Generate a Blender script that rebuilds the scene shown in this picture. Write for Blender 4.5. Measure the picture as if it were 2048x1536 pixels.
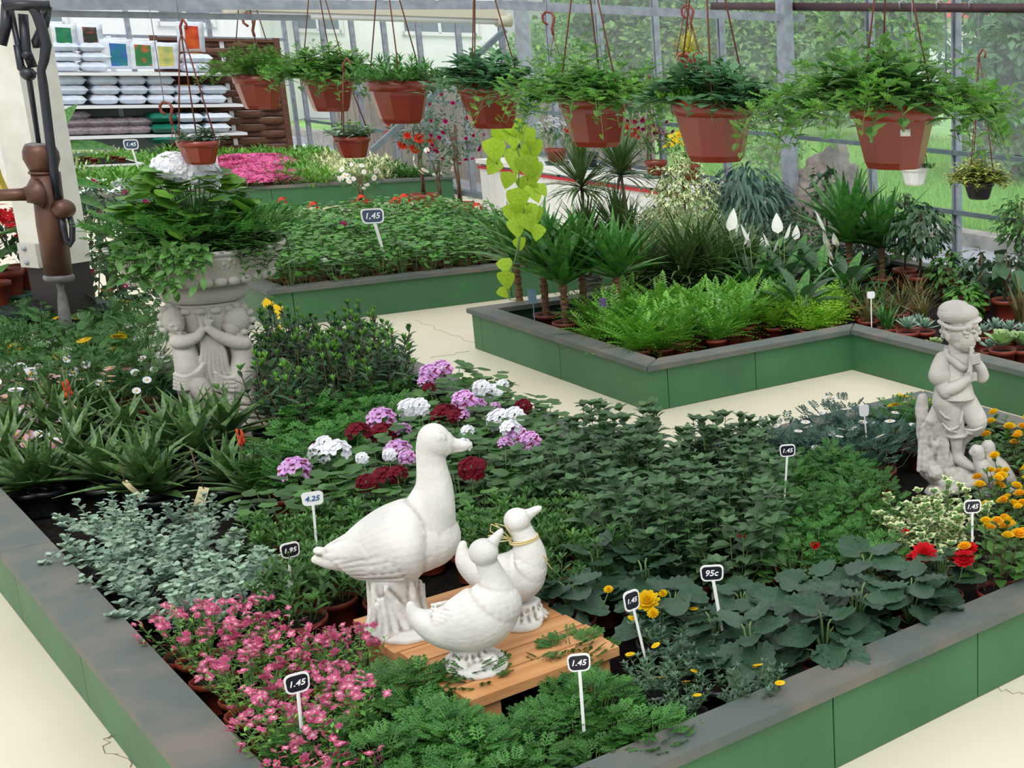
import bpy, math, random
import numpy as np
from mathutils import Vector, Matrix
for o in list(bpy.data.objects): bpy.data.objects.remove(o)
SC = bpy.context.scene
COL = SC.collection
# ------------------------------------------------------------------ camera
F, PPX, PPY = 2535., 2200., 768.
YAW, PIT, ROL, HC = .699, .255, .026, 1.8
def cam_axes():
    cy, sy, cp, sp, cr, sr = math.cos(YAW), math.sin(YAW), math.cos(PIT), math.sin(PIT), math.cos(ROL), math.sin(ROL)
    right = np.array([cy, sy, 0.]); fwd = np.array([-sy*cp, cy*cp, -sp]); up = np.cross(right, fwd)
    return right*cr+up*sr, -right*sr+up*cr, fwd
CR, CU, CF = cam_axes()
cam = bpy.data.cameras.new('camera'); camo = bpy.data.objects.new('camera', cam); COL.objects.link(camo)
cam.sensor_width = 36; cam.lens = F/2048*36; cam.shift_x = (1024-PPX)/2048; cam.shift_y = (PPY-768)/2048
cam.clip_end = 400; cam.clip_start = .05
mw = Matrix.Identity(4)
for i in range(3): mw[i][0], mw[i][1], mw[i][2] = CR[i], CU[i], -CF[i]
mw[2][3] = HC
camo.matrix_world = mw
SC.camera = camo
CAM = np.array([0, 0, HC])
# ------------------------------------------------------------------ sky, sun, exposure
W = bpy.data.worlds.new('overcast_sky'); SC.world = W; W.use_nodes = True
nt = W.node_tree; bg = nt.nodes['Background']
tc = nt.nodes.new('ShaderNodeTexCoord'); sx = nt.nodes.new('ShaderNodeSeparateXYZ'); rp = nt.nodes.new('ShaderNodeValToRGB')
nt.links.new(tc.outputs['Generated'], sx.inputs[0]); nt.links.new(sx.outputs[2], rp.inputs[0]); nt.links.new(rp.outputs[0], bg.inputs[0])
rp.color_ramp.elements[0].position = 0.; rp.color_ramp.elements[0].color = (.72, .78, .84, 1)
rp.color_ramp.elements[1].position = .6; rp.color_ramp.elements[1].color = (.96, .98, 1., 1)
bg.inputs[1].default_value = 1.0
sl = bpy.data.lights.new('sun', 'SUN'); sl.energy = 1.5; sl.angle = math.radians(35); sl.color = (1, .985, .96)
so = bpy.data.objects.new('sun', sl); COL.objects.link(so)
so.rotation_euler = Vector((.50, -.42, .80)).to_track_quat('Z', 'Y').to_euler()
SC.view_settings.view_transform = 'Standard'; SC.view_settings.look = 'None'
SC.view_settings.exposure = .16; SC.view_settings.gamma = 1; SC.view_settings.use_curve_mapping = False
# ------------------------------------------------------------------ pixel -> point on a real plane
def ray(px, py): return CR*(px-PPX)/F-CU*(py-PPY)/F+CF
def at(px, py, z): d = ray(px, py); return CAM+d*(z-HC)/d[2]
def atX(px, py, X): d = ray(px, py); return CAM+d*X/d[0]
def atY(px, py, Y): d = ray(px, py); return CAM+d*Y/d[1]
def atd(px, py, t): return CAM+ray(px, py)*t
E1 = np.array([math.cos(YAW), math.sin(YAW), 0.]); E2 = np.array([-math.sin(YAW), math.cos(YAW), 0.]); E3 = np.array([0, 0, 1.])
def pl(px, py, ref, v=0.):                         # point on the upright plane through ref that faces the viewer side, pushed back by v
    ref = np.asarray(ref, float)+E2*v
    d = ray(px, py); return CAM+d*np.dot(ref-CAM, E2)/np.dot(d, E2)
def depth(p): return float(np.dot(np.asarray(p)-CAM, CF))
def facing(p): return math.atan2(p[1], p[0])-math.pi/2+math.pi    # rot z so that local -Y looks at the camera
def face(p): return math.atan2(-p[0], p[1])        # rot z that turns local -Y toward the camera
# ------------------------------------------------------------------ materials
MATS = {}
def srgb(c): return tuple(((x/255)/12.92 if x/255 <= .04045 else ((x/255+.055)/1.055)**2.4) for x in c)
def mat(name, col, rough=.6, col2=None, scale=8., spec=.5, bump=0., bscale=60., metal=0., sub=0., island=0., trans=0., emit=0., stretch=None, detail=4., fac=None, coat=0.):
    """col, col2: sRGB 0-255"""
    if name in MATS: return MATS[name]
    m = bpy.data.materials.new(name); m.use_nodes = True; MATS[name] = m
    t = m.node_tree; n = t.nodes; L = t.links; b = n['Principled BSDF']
    b.inputs['Roughness'].default_value = rough; b.inputs['Metallic'].default_value = metal
    b.inputs['Specular IOR Level'].default_value = spec
    if coat: b.inputs['Coat Weight'].default_value = coat; b.inputs['Coat Roughness'].default_value = .15
    c1 = srgb(col)
    out = None
    co = n.new('ShaderNodeTexCoord'); vec = co.outputs['Object']
    if stretch:
        mp = n.new('ShaderNodeMapping'); mp.inputs['Scale'].default_value = stretch; L.new(vec, mp.inputs[0]); vec = mp.outputs[0]
    if col2 is not None:
        nz = n.new('ShaderNodeTexNoise'); nz.inputs['Scale'].default_value = scale; nz.inputs['Detail'].default_value = detail
        L.new(vec, nz.inputs['Vector'])
        r = n.new('ShaderNodeValToRGB'); a, z = fac or (.35, .65)
        r.color_ramp.elements[0].position = a; r.color_ramp.elements[1].position = z
        r.color_ramp.elements[0].color = (*c1, 1); r.color_ramp.elements[1].color = (*srgb(col2), 1)
        L.new(nz.outputs['Fac'], r.inputs[0]); out = r.outputs[0]
    if island:
        g = n.new('ShaderNodeNewGeometry'); mr = n.new('ShaderNodeMapRange'); mr.inputs[3].default_value = 1-island; mr.inputs[4].default_value = 1+island
        L.new(g.outputs['Random Per Island'], mr.inputs[0])
        oi = n.new('ShaderNodeObjectInfo'); mr2 = n.new('ShaderNodeMapRange'); mr2.inputs[3].default_value = 1-island*.6; mr2.inputs[4].default_value = 1+island*.6
        L.new(oi.outputs['Random'], mr2.inputs[0])
        mu = n.new('ShaderNodeMath'); mu.operation = 'MULTIPLY'; L.new(mr.outputs[0], mu.inputs[0]); L.new(mr2.outputs[0], mu.inputs[1])
        mx = n.new('ShaderNodeVectorMath'); mx.operation = 'SCALE'
        if out is None: mx.inputs[0].default_value = c1
        else: L.new(out, mx.inputs[0])
        L.new(mu.outputs[0], mx.inputs['Scale']); out = mx.outputs[0]
    if out is None: b.inputs['Base Color'].default_value = (*c1, 1)
    else: L.new(out, b.inputs['Base Color'])
    if bump:
        bn = n.new('ShaderNodeTexNoise'); bn.inputs['Scale'].default_value = bscale; bn.inputs['Detail'].default_value = 5
        L.new(vec, bn.inputs['Vector']); bp = n.new('ShaderNodeBump'); bp.inputs['Strength'].default_value = bump; bp.inputs['Distance'].default_value = .01
        L.new(bn.outputs['Fac'], bp.inputs['Height']); L.new(bp.outputs[0], b.inputs['Normal'])
    if trans:
        tl = n.new('ShaderNodeBsdfTranslucent'); ms = n.new('ShaderNodeMixShader'); ms.inputs[0].default_value = trans
        if out is None: tl.inputs[0].default_value = (*c1, 1)
        else: L.new(out, tl.inputs[0])
        L.new(b.outputs[0], ms.inputs[1]); L.new(tl.outputs[0], ms.inputs[2]); L.new(ms.outputs[0], n['Material Output'].inputs[0])
    return m
def leafm(name, col, col2=None, rough=.45, island=.28, trans=.22, spec=.45, scale=14.):
    return mat(name, col, rough, col2 or tuple(int(x*.72) for x in col), scale, spec, island=island, trans=trans)
def glassm():
    m = bpy.data.materials.new('greenhouse_glass'); m.use_nodes = True; n = m.node_tree.nodes; L = m.node_tree.links
    n.remove(n['Principled BSDF'])
    tr = n.new('ShaderNodeBsdfTransparent'); tr.inputs[0].default_value = (.98, .99, .99, 1)
    gl = n.new('ShaderNodeBsdfGlossy'); gl.inputs['Roughness'].default_value = .04
    mx = n.new('ShaderNodeMixShader'); mx.inputs[0].default_value = .05; L.new(tr.outputs[0], mx.inputs[1]); L.new(gl.outputs[0], mx.inputs[2])
    df = n.new('ShaderNodeBsdfDiffuse'); df.inputs[0].default_value = (.9, .93, .95, 1); tl = n.new('ShaderNodeBsdfTranslucent'); tl.inputs[0].default_value = (.95, .97, 1, 1)
    m1 = n.new('ShaderNodeMixShader'); m1.inputs[0].default_value = .5; L.new(df.outputs[0], m1.inputs[1]); L.new(tl.outputs[0], m1.inputs[2])
    m2 = n.new('ShaderNodeMixShader'); m2.inputs[0].default_value = .06; L.new(mx.outputs[0], m2.inputs[1]); L.new(m1.outputs[0], m2.inputs[2])  # faint dusty film, put in to haze and wash out the view beyond
    L.new(m2.outputs[0], n['Material Output'].inputs[0]); return m
# ------------------------------------------------------------------ mesh building (numpy blocks)
def unit(v): v = np.asarray(v, float); return v/np.maximum(np.linalg.norm(v, axis=-1, keepdims=True), 1e-9)
class MB:
    def __init__(s): s.V = []; s.F = []; s.n = 0
    def add(s, V, Fs, mi=0):
        V = np.asarray(V, float).reshape(-1, 3); s.V.append(V)
        for f in Fs:
            f = np.asarray(f)
            if f.size: s.F.append((f+s.n, mi))
        s.n += len(V); return s
    def box(s, c, d, mi=0, rz=0., R=None):
        v = np.array([[x, y, z] for x in (-.5, .5) for y in (-.5, .5) for z in (-.5, .5)])*np.array(d)
        if R is not None: v = v@np.asarray(R).T
        if rz: cc, ss = math.cos(rz), math.sin(rz); v = v@np.array([[cc, ss, 0], [-ss, cc, 0], [0, 0, 1]])
        return s.add(v+np.array(c), [[[0, 1, 3, 2], [4, 6, 7, 5], [0, 4, 5, 1], [2, 3, 7, 6], [0, 2, 6, 4], [1, 5, 7, 3]]], mi)
    def bar(s, a, b, w, h=None, mi=0, up=(0, 0, 1)):
        a = np.asarray(a, float); b = np.asarray(b, float); d = b-a; L = np.linalg.norm(d); d = d/L
        up = np.asarray(up, float)
        if abs(np.dot(d, up)) > .98: up = np.array([0, 1., 0])
        x = unit(np.cross(d, up)); z = np.cross(x, d); R = np.stack([x, d, z], 1)
        return s.box((a+b)/2, (w, L, h or w), mi, R=R)
    def tube(s, pts, r, seg=6, mi=0, cap=True):
        P = np.asarray(pts, float); n = len(P); r = np.broadcast_to(np.asarray(r, float), (n,))
        T = np.gradient(P, axis=0); T = unit(T)
        ref = np.array([0, 0, 1.]) if abs(T[0][2]) < .9 else np.array([1., 0, 0])
        x = unit(np.cross(T[0], ref)); X = [x]
        for i in range(1, n): x = unit(x-T[i]*np.dot(x, T[i])); X.append(x)
        X = np.array(X); Y = np.cross(T, X)
        a = np.arange(seg)*2*math.pi/seg
        V = P[:, None]+(X[:, None]*np.cos(a)[None, :, None]+Y[:, None]*np.sin(a)[None, :, None])*r[:, None, None]
        i = np.arange(n-1)[:, None]*seg; j = np.arange(seg)[None]; k = (j+1) % seg
        q = np.stack([i+j, i+k, i+seg+k, i+seg+j], -1).reshape(-1, 4)
        Fs = [q]
        if cap: Fs += [[list(range(seg))[::-1]], [list(range((n-1)*seg, n*seg))]]
        return s.add(V, Fs, mi)
    def lathe(s, prof, seg=16, c=(0, 0, 0), mi=0, cap=False, rot=0., squash=1.):
        P = np.asarray(prof, float); n = len(P); a = np.arange(seg)*2*math.pi/seg+rot
        V = np.stack([P[:, :1]*np.cos(a), P[:, :1]*np.sin(a)*squash, np.repeat(P[:, 1:], seg, 1)], -1)+np.array(c)
        i = np.arange(n-1)[:, None]*seg; j = np.arange(seg)[None]; k = (j+1) % seg
        q = np.stack([i+j, i+k, i+seg+k, i+seg+j], -1).reshape(-1, 4)
        Fs = [q]
        if cap: Fs += [[list(range(seg))[::-1]], [list(range((n-1)*seg, n*seg))]]
        return s.add(V, Fs, mi)
    def ball(s, c, r, seg=10, rings=6, mi=0, R=None):
        r = np.broadcast_to(np.asarray(r, float), (3,)); V = [[0, 0, 1.]]
        for i in range(1, rings):
            t = math.pi*i/rings
            V += [[math.sin(t)*math.cos(2*math.pi*j/seg), math.sin(t)*math.sin(2*math.pi*j/seg), math.cos(t)] for j in range(seg)]
        V += [[0, 0, -1.]]; V = np.array(V)*r
        if R is not None: V = V@np.asarray(R).T
        T = [[0, 1+j, 1+(j+1) % seg] for j in range(seg)]; e = 1+(rings-2)*seg
        T += [[e+j, len(V)-1, e+(j+1) % seg] for j in range(seg)]
        Q = [[1+i*seg+j, 1+(i+1)*seg+j, 1+(i+1)*seg+(j+1) % seg, 1+i*seg+(j+1) % seg] for i in range(rings-2) for j in range(seg)]
        return s.add(V+np.array(c), [T] + ([Q] if Q else []), mi)
    def capsule(s, a, b, ra, rb, mi=0):             # tapered limb with round ends
        a = np.asarray(a, float); b = np.asarray(b, float)
        n = 7; d = b-a; L = max(np.linalg.norm(d), 1e-6); u = d/L; pts = [a-u*ra*.95, a-u*ra*.7]; rr = [ra*.25, ra*.72]
        for i in range(n): t = i/(n-1); pts.append(a+d*t); rr.append(ra+(rb-ra)*t)
        pts += [b+u*rb*.7, b+u*rb*.95]; rr += [rb*.72, rb*.25]
        return s.tube(pts, rr, 14, mi)
    def place(s, T, P, D, N=None, S=1., mi=0):       # copies of template T=(V,F list) with +Y along D, +Z near N
        V, Fs = T[0], T[1]; mis = T[2] if len(T) > 2 else [mi]*len(Fs)
        P = np.atleast_2d(np.asarray(P, float)); k = len(P); D = unit(np.broadcast_to(np.asarray(D, float), (k, 3)))
        N = np.broadcast_to(np.asarray(N if N is not None else (0, 0, 1.), float), (k, 3))
        X = np.cross(D, N); bad = np.linalg.norm(X, axis=1) < 1e-3
        if bad.any(): X[bad] = np.cross(D[bad], np.array([1., .3, 0]))
        X = unit(X); Z = np.cross(X, D)
        S = np.asarray(S, float)
        if S.ndim == 1 and S.size == 3 and k == 1: S = S.reshape(1, 3)
        if S.ndim < 2: S = np.broadcast_to(S.reshape(-1, 1), (k, 3)) if S.ndim else np.full((k, 3), float(S))
        VV = V[None, :, :]*S[:, None, :]
        out = VV[..., 0:1]*X[:, None]+VV[..., 1:2]*D[:, None]+VV[..., 2:3]*Z[:, None]+P[:, None]
        nv = len(V); off = (np.arange(k)*nv)
        base = s.n; s.V.append(out.reshape(-1, 3)); s.n += nv*k
        for f, m_ in zip(Fs, mis):
            f = np.asarray(f); s.F.append(((f[None]+off[:, None, None]).reshape(-1, f.shape[1])+base, m_))
        return s
    def mesh(s, name, mats, smooth=True):
        me = bpy.data.meshes.new(name); V = np.concatenate(s.V) if s.V else np.zeros((0, 3))
        me.vertices.add(len(V)); me.vertices.foreach_set('co', V.astype(np.float32).ravel())
        li = np.concatenate([f.ravel() for f, _ in s.F]); cnt = np.concatenate([np.full(len(f), f.shape[1]) for f, _ in s.F])
        mi = np.concatenate([np.full(len(f), m_) for f, m_ in s.F])
        me.loops.add(len(li)); me.loops.foreach_set('vertex_index', li.astype(np.int32))
        me.polygons.add(len(cnt)); st = np.concatenate([[0], np.cumsum(cnt)[:-1]])
        me.polygons.foreach_set('loop_start', st.astype(np.int32)); me.polygons.foreach_set('loop_total', cnt.astype(np.int32))
        me.polygons.foreach_set('material_index', mi.astype(np.int32))
        me.polygons.foreach_set('use_smooth', np.full(len(cnt), bool(smooth)))
        for m_ in (mats if isinstance(mats, (list, tuple)) else [mats]): me.materials.append(m_)
        me.update(calc_edges=True); return me
# ------------------------------------------------------------------ objects
def tag(o, label=None, cat=None, group=None, kind=None):
    if label: o['label'] = label
    if cat: o['category'] = cat
    if group: o['group'] = group
    if kind: o['kind'] = kind
    return o
def link(name, me, parent=None, M=None):
    o = bpy.data.objects.new(name, me); COL.objects.link(o)
    if parent is not None: o.parent = parent
    if M is not None: o.matrix_basis = M
    return o
def root(name, label, cat, loc=(0, 0, 0), rz=0., group=None, scale=1., tilt=None):
    o = bpy.data.objects.new(name, None); COL.objects.link(o); o.empty_display_size = .05
    o.location = tuple(loc); o.rotation_euler = (*(tilt or (0, 0)), rz); o.scale = (scale,)*3
    return tag(o, label, cat, group)
def part(name, mb, mats, parent, M=None, kind=None, label=None, smooth=True):
    me = mb if isinstance(mb, bpy.types.Mesh) else mb.mesh(name, mats, smooth)
    o = link(name, me, parent, M); return tag(o, label, None, None, kind)
def struct(name, mb, mats, parent=None, smooth=False, kind='structure'):
    o = link(name, mb.mesh(name, mats, smooth), parent)
    if parent is None: o['kind'] = kind
    return o
def spawn(recipe, name, label, cat, loc, rz=0., group=None, scale=1., tilt=None):
    r = root(name, label, cat, loc, rz, group, scale, tilt)
    def go(items, par):
        for it in items:
            o = link(it['n'], it['m'], par, it.get('M'))
            if it.get('stuff'): o['kind'] = 'stuff'
            if it.get('label'): o['label'] = it['label']
            go(it.get('ch', ()), o)
    go(recipe, r); return r
def I(n, m, M=None, stuff=False, ch=(), label=None): return dict(n=n, m=m, M=M, stuff=stuff, ch=ch, label=label)
def TR(loc, rz=0., tilt=0., s=1., az=0.):
    return Matrix.Translation(Vector(loc))@Matrix.Rotation(rz, 4, 'Z')@Matrix.Rotation(tilt, 4, 'X')@Matrix.Diagonal((s, s, s, 1))
def frame(loc, d, n=(0, 0, 1), s=1.):
    d = unit(d); x = np.cross(d, n)
    if np.linalg.norm(x) < 1e-3: x = np.array([1., 0, 0])
    x = unit(x); z = np.cross(x, d); M = Matrix.Identity(4)
    for i in range(3): M[i][0], M[i][1], M[i][2], M[i][3] = x[i]*s, d[i]*s, z[i]*s, loc[i]
    return M

ORD = ['first', 'second', 'third', 'fourth', 'fifth', 'sixth', 'seventh', 'eighth', 'ninth', 'tenth', 'eleventh', 'twelfth', 'thirteenth', 'fourteenth', 'fifteenth', 'sixteenth', 'seventeenth', 'eighteenth', 'nineteenth', 'twentieth']
ORD += ['twenty-'+o for o in ORD[:9]]+['thirtieth']+['thirty-'+o for o in ORD[:9]]
def pix(p):
    d = np.asarray(p, float)-CAM; z = d@CF; return PPX+F*(d@CR)/z, PPY-F*(d@CU)/z
def place_names(C, z, sp):
    """for each spot: its row counted from the viewer and its place from the left in that row"""
    if len(C) < 2: return ['']*len(C)
    P = [pix((p[0], p[1], z)) for p in C]; D = [math.hypot(*p) for p in C]
    idx = sorted(range(len(C)), key=lambda i: D[i]); rows = []; cur = [idx[0]]
    for i in idx[1:]:
        if D[i]-D[cur[0]] > sp*.95: rows.append(cur); cur = []
        cur.append(i)
    rows.append(cur); out = [None]*len(C)
    for r_, row in enumerate(rows):
        row.sort(key=lambda i: P[i][0])
        rn = ('front' if r_ == 0 else ORD[r_])
        for k, i in enumerate(row):
            out[i] = ('only one in %s row' % rn) if len(row) == 1 else ('%s from left, %s row' % (ORD[k], rn))
    return out
# ================================================================== the setting
M_floor = mat('cream_painted_floor', (230, 221, 196), .38, (216, 207, 182), 1.3, .4, bump=.08, bscale=9., fac=(.3, .75))
M_apron = mat('grey_concrete', (178, 180, 190), .5, (160, 162, 172), 2.5)
M_kerb = mat('concrete_kerb', (176, 172, 164), .8, (140, 138, 130), 6., bump=.3)
M_lawn = mat('lawn_ground', (158, 204, 122), .95, (128, 180, 98), 1.4)
M_green = mat('green_board_paint', (66, 114, 76), .5, (58, 103, 68), 3., .4, bump=.05, bscale=30.)
M_ledge = mat('worn_dark_ledge_paint', (84, 95, 90), .55, (116, 108, 98), 4., .45, bump=.12, bscale=22., stretch=(1, 1, 1), fac=(.42, .7))
M_soil = mat('dark_compost', (38, 32, 28), .95, (20, 17, 15), 30., .2, bump=.6, bscale=90.)
M_galv = mat('galvanised_steel', (164, 170, 180), .42, (140, 146, 158), 14., .5, metal=.25)
M_galvd = mat('dull_alloy_rail', (108, 124, 128), .5, (92, 106, 112), 10.)
M_white = mat('white_paint', (232, 232, 228), .5)
M_red = mat('red_trim_paint', (190, 40, 55), .5)
M_glass = glassm()
m = MB(); m.box((-10.5, -.0, -.05), (30, 13.2, .1)); struct('floor', m, M_floor)
m = MB(); m.box((-10, 7.47, -.06), (26, 1.72, .1)); tag(struct('path', m, M_apron), kind='structure')
m = MB(); m.box((-12, 8.45, .0), (34, .24, .24)); tag(struct('kerb', m, M_kerb), kind='structure')
# hairline cracks of the painted floor
m = MB()
def crack(pts, w=.0035, seed=1):
    r = random.Random(seed); P = [at(x, y, .0008) for x, y in pts]; Q = []
    for a, b in zip(P, P[1:]):
        for i in range(6): Q.append(a+(b-a)*i/6+np.array([r.uniform(-.02, .02), r.uniform(-.02, .02), 0]))
    Q.append(P[-1]); m.tube(Q, w*.5, 3, cap=False)
crack([(1301, 823), (1278, 842), (1283, 850), (1268, 852), (1262, 870)]); crack([(1150, 836), (1215, 846), (1283, 850), (1345, 858), (1380, 875)], seed=2)
crack([(960, 690), (880, 660), (830, 640)], .003, 3); crack([(945, 702), (860, 715)], .003, 4)
crack([(250, 1536), (215, 1490), (232, 1462)], .003, 5); crack([(1960, 1365), (2000, 1380), (2048, 1385)], .0025, 6)
struct('floor_cracks', m, mat('crack_grey', (150, 140, 120), .9))
# ---- outside ground
m = MB(); n = 60
xs = np.linspace(-80, 30, n); ys = np.linspace(8.6, 90, n); X, Y = np.meshgrid(xs, ys)
Z = -.02+np.clip(Y-16, 0, 60)*.012+.05*np.sin(X*.7)*np.sin(Y*.5)
i = np.arange(n-1)[:, None]*n+np.arange(n-1)[None]; q = np.stack([i, i+1, i+n+1, i+n], -1).reshape(-1, 4)
m.add(np.stack([X, Y, Z], -1), [q]); tag(struct('lawn', m, M_lawn, smooth=True), kind='structure')
m = MB(); m.box((-52, -5, -.06), (52.8, 60, .1)); tag(struct('yard_ground', m, M_apron), kind='structure')

# ------------------------------------------------------------------ raised planting beds
LT = .028
def bed(label, loop, openings=(), top=.245, ledge_w=.125, joints=(), base=.07, skip=()):
    """loop: outer board corners anticlockwise seen from above"""
    r = root('raised_bed', label, 'planter bed', (0, 0, 0))
    P = [np.array(p, float) for p in loop]; n = len(P)
    bt = .018; over = .022
    for k in range(n):
        if k in skip: continue
        a, b = P[k], P[(k+1) % n]; d = unit(b-a); nin = np.array([-d[1], d[0]])
        L = np.linalg.norm(b-a)
        js = [0]+sorted(j for e, j in joints if e == k and 0 < j < L)+[L]
        dp = unit(a-P[k-1]); cvx = dp[0]*d[1]-dp[1]*d[0] > 0
        for s0, s1 in zip(js, js[1:]):
            if s0 == 0 and cvx: s0 = bt+.0004
            g = .0022; mb = MB(); s0 = s0+(g if s0 > bt+.001 else 0); s1 = s1-(g if s1 < L else 0); c = a+d*(s0+s1)/2+nin*bt/2
            mb.box((c[0], c[1], (top-LT)/2+.001), (s1-s0, bt, top-LT-.002), rz=math.atan2(d[1], d[0]))
            part('board_panel', mb, M_green, r, smooth=False)
    # ledge boards with mitred corners
    def off(k, t):                                   # corner k offset inwards by t
        a, b, c = P[k-1], P[k], P[(k+1) % n]; d1 = unit(b-a); d2 = unit(c-b)
        n1 = np.array([-d1[1], d1[0]]); n2 = np.array([-d2[1], d2[0]])
        A = np.array([n1, n2]); rhs = np.array([np.dot(n1, b)+t, np.dot(n2, b)+t])
        return np.linalg.solve(A, rhs)
    rnd = random.Random(len(label))
    for k in range(n):
        if k in skip: continue
        o1, o2, i1, i2 = off(k, -over), off((k+1) % n, -over), off(k, ledge_w-over), off((k+1) % n, ledge_w-over)
        L = np.linalg.norm(o2-o1); cuts = [0.]; 
        while L*(1-cuts[-1]) > 3.2: cuts.append(cuts[-1]+2.4/L)
        cuts.append(1.)
        for t0, t1 in zip(cuts, cuts[1:]):
            g = .002/L; q = [o1+(o2-o1)*(t0+g), o1+(o2-o1)*(t1-g), i1+(i2-i1)*(t1-g), i1+(i2-i1)*(t0+g)]
            cc = sum(q)/4; mb = MB(); bv = .006; dz = rnd.uniform(-.0015, .0015)
            lo = [np.array([*p, top-LT+dz]) for p in q]; mid = [np.array([*p, top-bv+dz]) for p in q]
            hi = [np.array([*(p+unit(cc-p)*bv*1.4), top+dz]) for p in q]
            mb.add(lo+mid+hi, [[[3, 2, 1, 0], [0, 1, 5, 4], [1, 2, 6, 5], [2, 3, 7, 6], [3, 0, 4, 7], [4, 5, 9, 8], [5, 6, 10, 9], [6, 7, 11, 10], [7, 4, 8, 11], [8, 9, 10, 11]]])
            part('ledge_board', mb, M_ledge, r, smooth=False)
    # compost bed fill
    mb = MB(); pts = [off(k, bt+.002) for k in range(n)]
    mb.add([np.array([*p, base]) for p in pts], [[list(range(n))]])
    part('soil', mb, M_soil, r, smooth=False)
    return r
FB = [(-2.37, .62), (-2.37, 3.85), (-4.32, 3.85), (-4.32, 2.45), (-7.25, 2.45), (-7.25, .62)]
bed('L-shaped green raised bed in front, with dark ledge, holding the geese statues', FB, joints=[(0, 1.18), (0, 1.69), (0, 2.6), (5, 2.38), (5, 3.16), (5, 4.06), (3, 1.2), (2, .7)], base=.09)
MBED = [(-5.65, 3.23), (-5.65, 4.5), (-2.6, 4.5), (-2.6, 6.35), (-7.6, 6.35), (-7.6, 3.23)]
bed('green raised bed of ferns and yuccas in the middle, notched at its corner', MBED, joints=[(5, .11), (5, 1.04), (0, .10), (0, .62), (1, 1.4)], base=.09)
GB = [(-8.96, 2.6), (-8.96, 5.1), (-12.2, 5.1), (-12.2, 2.6)]
bed('green raised bed crowded with leafy geranium seedlings', GB, joints=[(0, .12), (0, 1.5)], base=.09)
BB = [(-15.2, 3.15), (-15.2, 6.4), (-19.4, 6.4), (-19.4, 3.15)]
bed('farthest green raised bed, with pink blossom and low herbs', BB, joints=[(0, 1.4)], base=.1)

# ------------------------------------------------------------------ greenhouse side wall (Y = 6.6) with glass
YW = 6.6
wr = bpy.data.objects.new('wall_right', None); COL.objects.link(wr); wr['kind'] = 'structure'
mx_ = [-2.9, -3.9, -4.9, -5.95, -7.0, -7.97, -9.0, -9.98, -11.03, -12.05, -13.05, -14.1, -15.15, -16.2, -17.2, -18.2, -19.2, -20.15]
mull = MB()
for dx, w in ((-.022, .014), (.0, .02), (.024, .014)): mull.box((dx, 0 if dx else .01, 1.5), (w, .05 if dx else .03, 3.0))
mull = mull.mesh('mullion', [M_galv], False)
for x in mx_: part('mullion', mull, None, wr, TR((x, YW, 0)))
for z0, w in ((1.06, .035), (.62, .035)):
    for i in range(0, len(mx_)-1):
        mb = MB(); mb.box(((mx_[i]+mx_[i+1])/2, YW-.03, z0), (mx_[i]-mx_[i+1]-.01, .03, w)); part('rail', mb, M_galvd, wr, smooth=False)
mb = MB(); mb.box((-11.5, YW, .03), (17.4, .1, .06)); part('sill', mb, M_galvd, wr, smooth=False)
gp = {}
for i in range(len(mx_)-1):
    for z0, z1 in ((.06, .6), (.64, 1.04), (1.08, 3.0)):
        mb = MB(); mb.box(((mx_[i]+mx_[i+1])/2, YW+.012, (z0+z1)/2), (mx_[i]-mx_[i+1]-.05, .003, z1-z0)); part('glass_pane', mb, M_glass, wr, smooth=False)
# dark reddish heating pipe and its hangers
M_pipe = mat('dark_reddish_pipe', (84, 52, 58), .5, (66, 44, 50), 8.)
r = root('heating_pipe', 'long dark reddish pipe running along the glass wall at top right', 'pipe', (0, 0, 0))
mb = MB(); mb.bar((-9.9, YW-.12, 2.11), (-3., YW-.12, 2.06), .045, .06); part('pipe', mb, M_pipe, r)
for px in (1880, 1945, 1806):
    p = atY(px, 18, YW-.12); mb = MB(); P = [p+np.array([.0, -.03, .0]), p+np.array([0, -.035, .045]), p+np.array([.0, 0, .06]), p+np.array([.0, .035, .04]), p+np.array([.01, .045, -.05]), p+np.array([.012, .045, -.5])]
    mb.tube(P, .006, 5); part('wire_hook', mb, M_galv, r)
# structural column with braces
cx = -8.78
r = root('steel_column', 'galvanised steel column standing at the glass wall behind the rock', 'column', (cx, YW-.2, 0))
mb = MB(); mb.box((0, 0, 1.5), (.10, .09, 3.0)); part('column_shaft', mb, M_galv, r, smooth=False)
mb = MB(); mb.box((-.06, .02, 1.5), (.03, .1, 3.0)); part('flange', mb, M_galv, r, smooth=False)
def beam(name, label, a, b, w, h, m_, cat='beam', grp=None):
    mb = MB(); mb.bar(a, b, w, h); o = link(name, mb.mesh(name, m_, False)); tag(o, label, cat, grp); return o
beam('truss_beam', 'upper grey steel truss beam ending at the column behind the baskets', atX(1607, 37, -8.8), atX(1010, 10, -8.8), .05, .06, M_galv)
beam('truss_beam', 'long thin steel beam across the top left above the sacks', atX(1010, 10, -8.8), atX(80, 10, -8.8), .05, .055, M_galv)
beam('truss_beam', 'thin steel bar just below the long beam at top left', atX(620, 36, -8.85), atX(90, 27, -8.85), .03, .035, M_galv)
r = root('steel_column', 'galvanised steel column at the right end of the roller blind', 'column', (0, 0, 0))
a = atX(1040, 0, -13.9); b_ = (a[0], a[1], 0)
mb = MB(); mb.box((a[0], a[1], 1.4), (.14, .1, 2.8)); part('column_shaft', mb, M_galv, r, smooth=False)
y0 = a[1]-.08
for pa, pb in (((1010, 60), (745, 300)), ((828, 232), (905, 290))):
    mb = MB(); mb.bar(atX(*pa, a[0]), atX(*pb, a[0]), .05, .05); part('brace', mb, M_galv if pa[0] < 900 else M_galvd, r, smooth=False)
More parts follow.
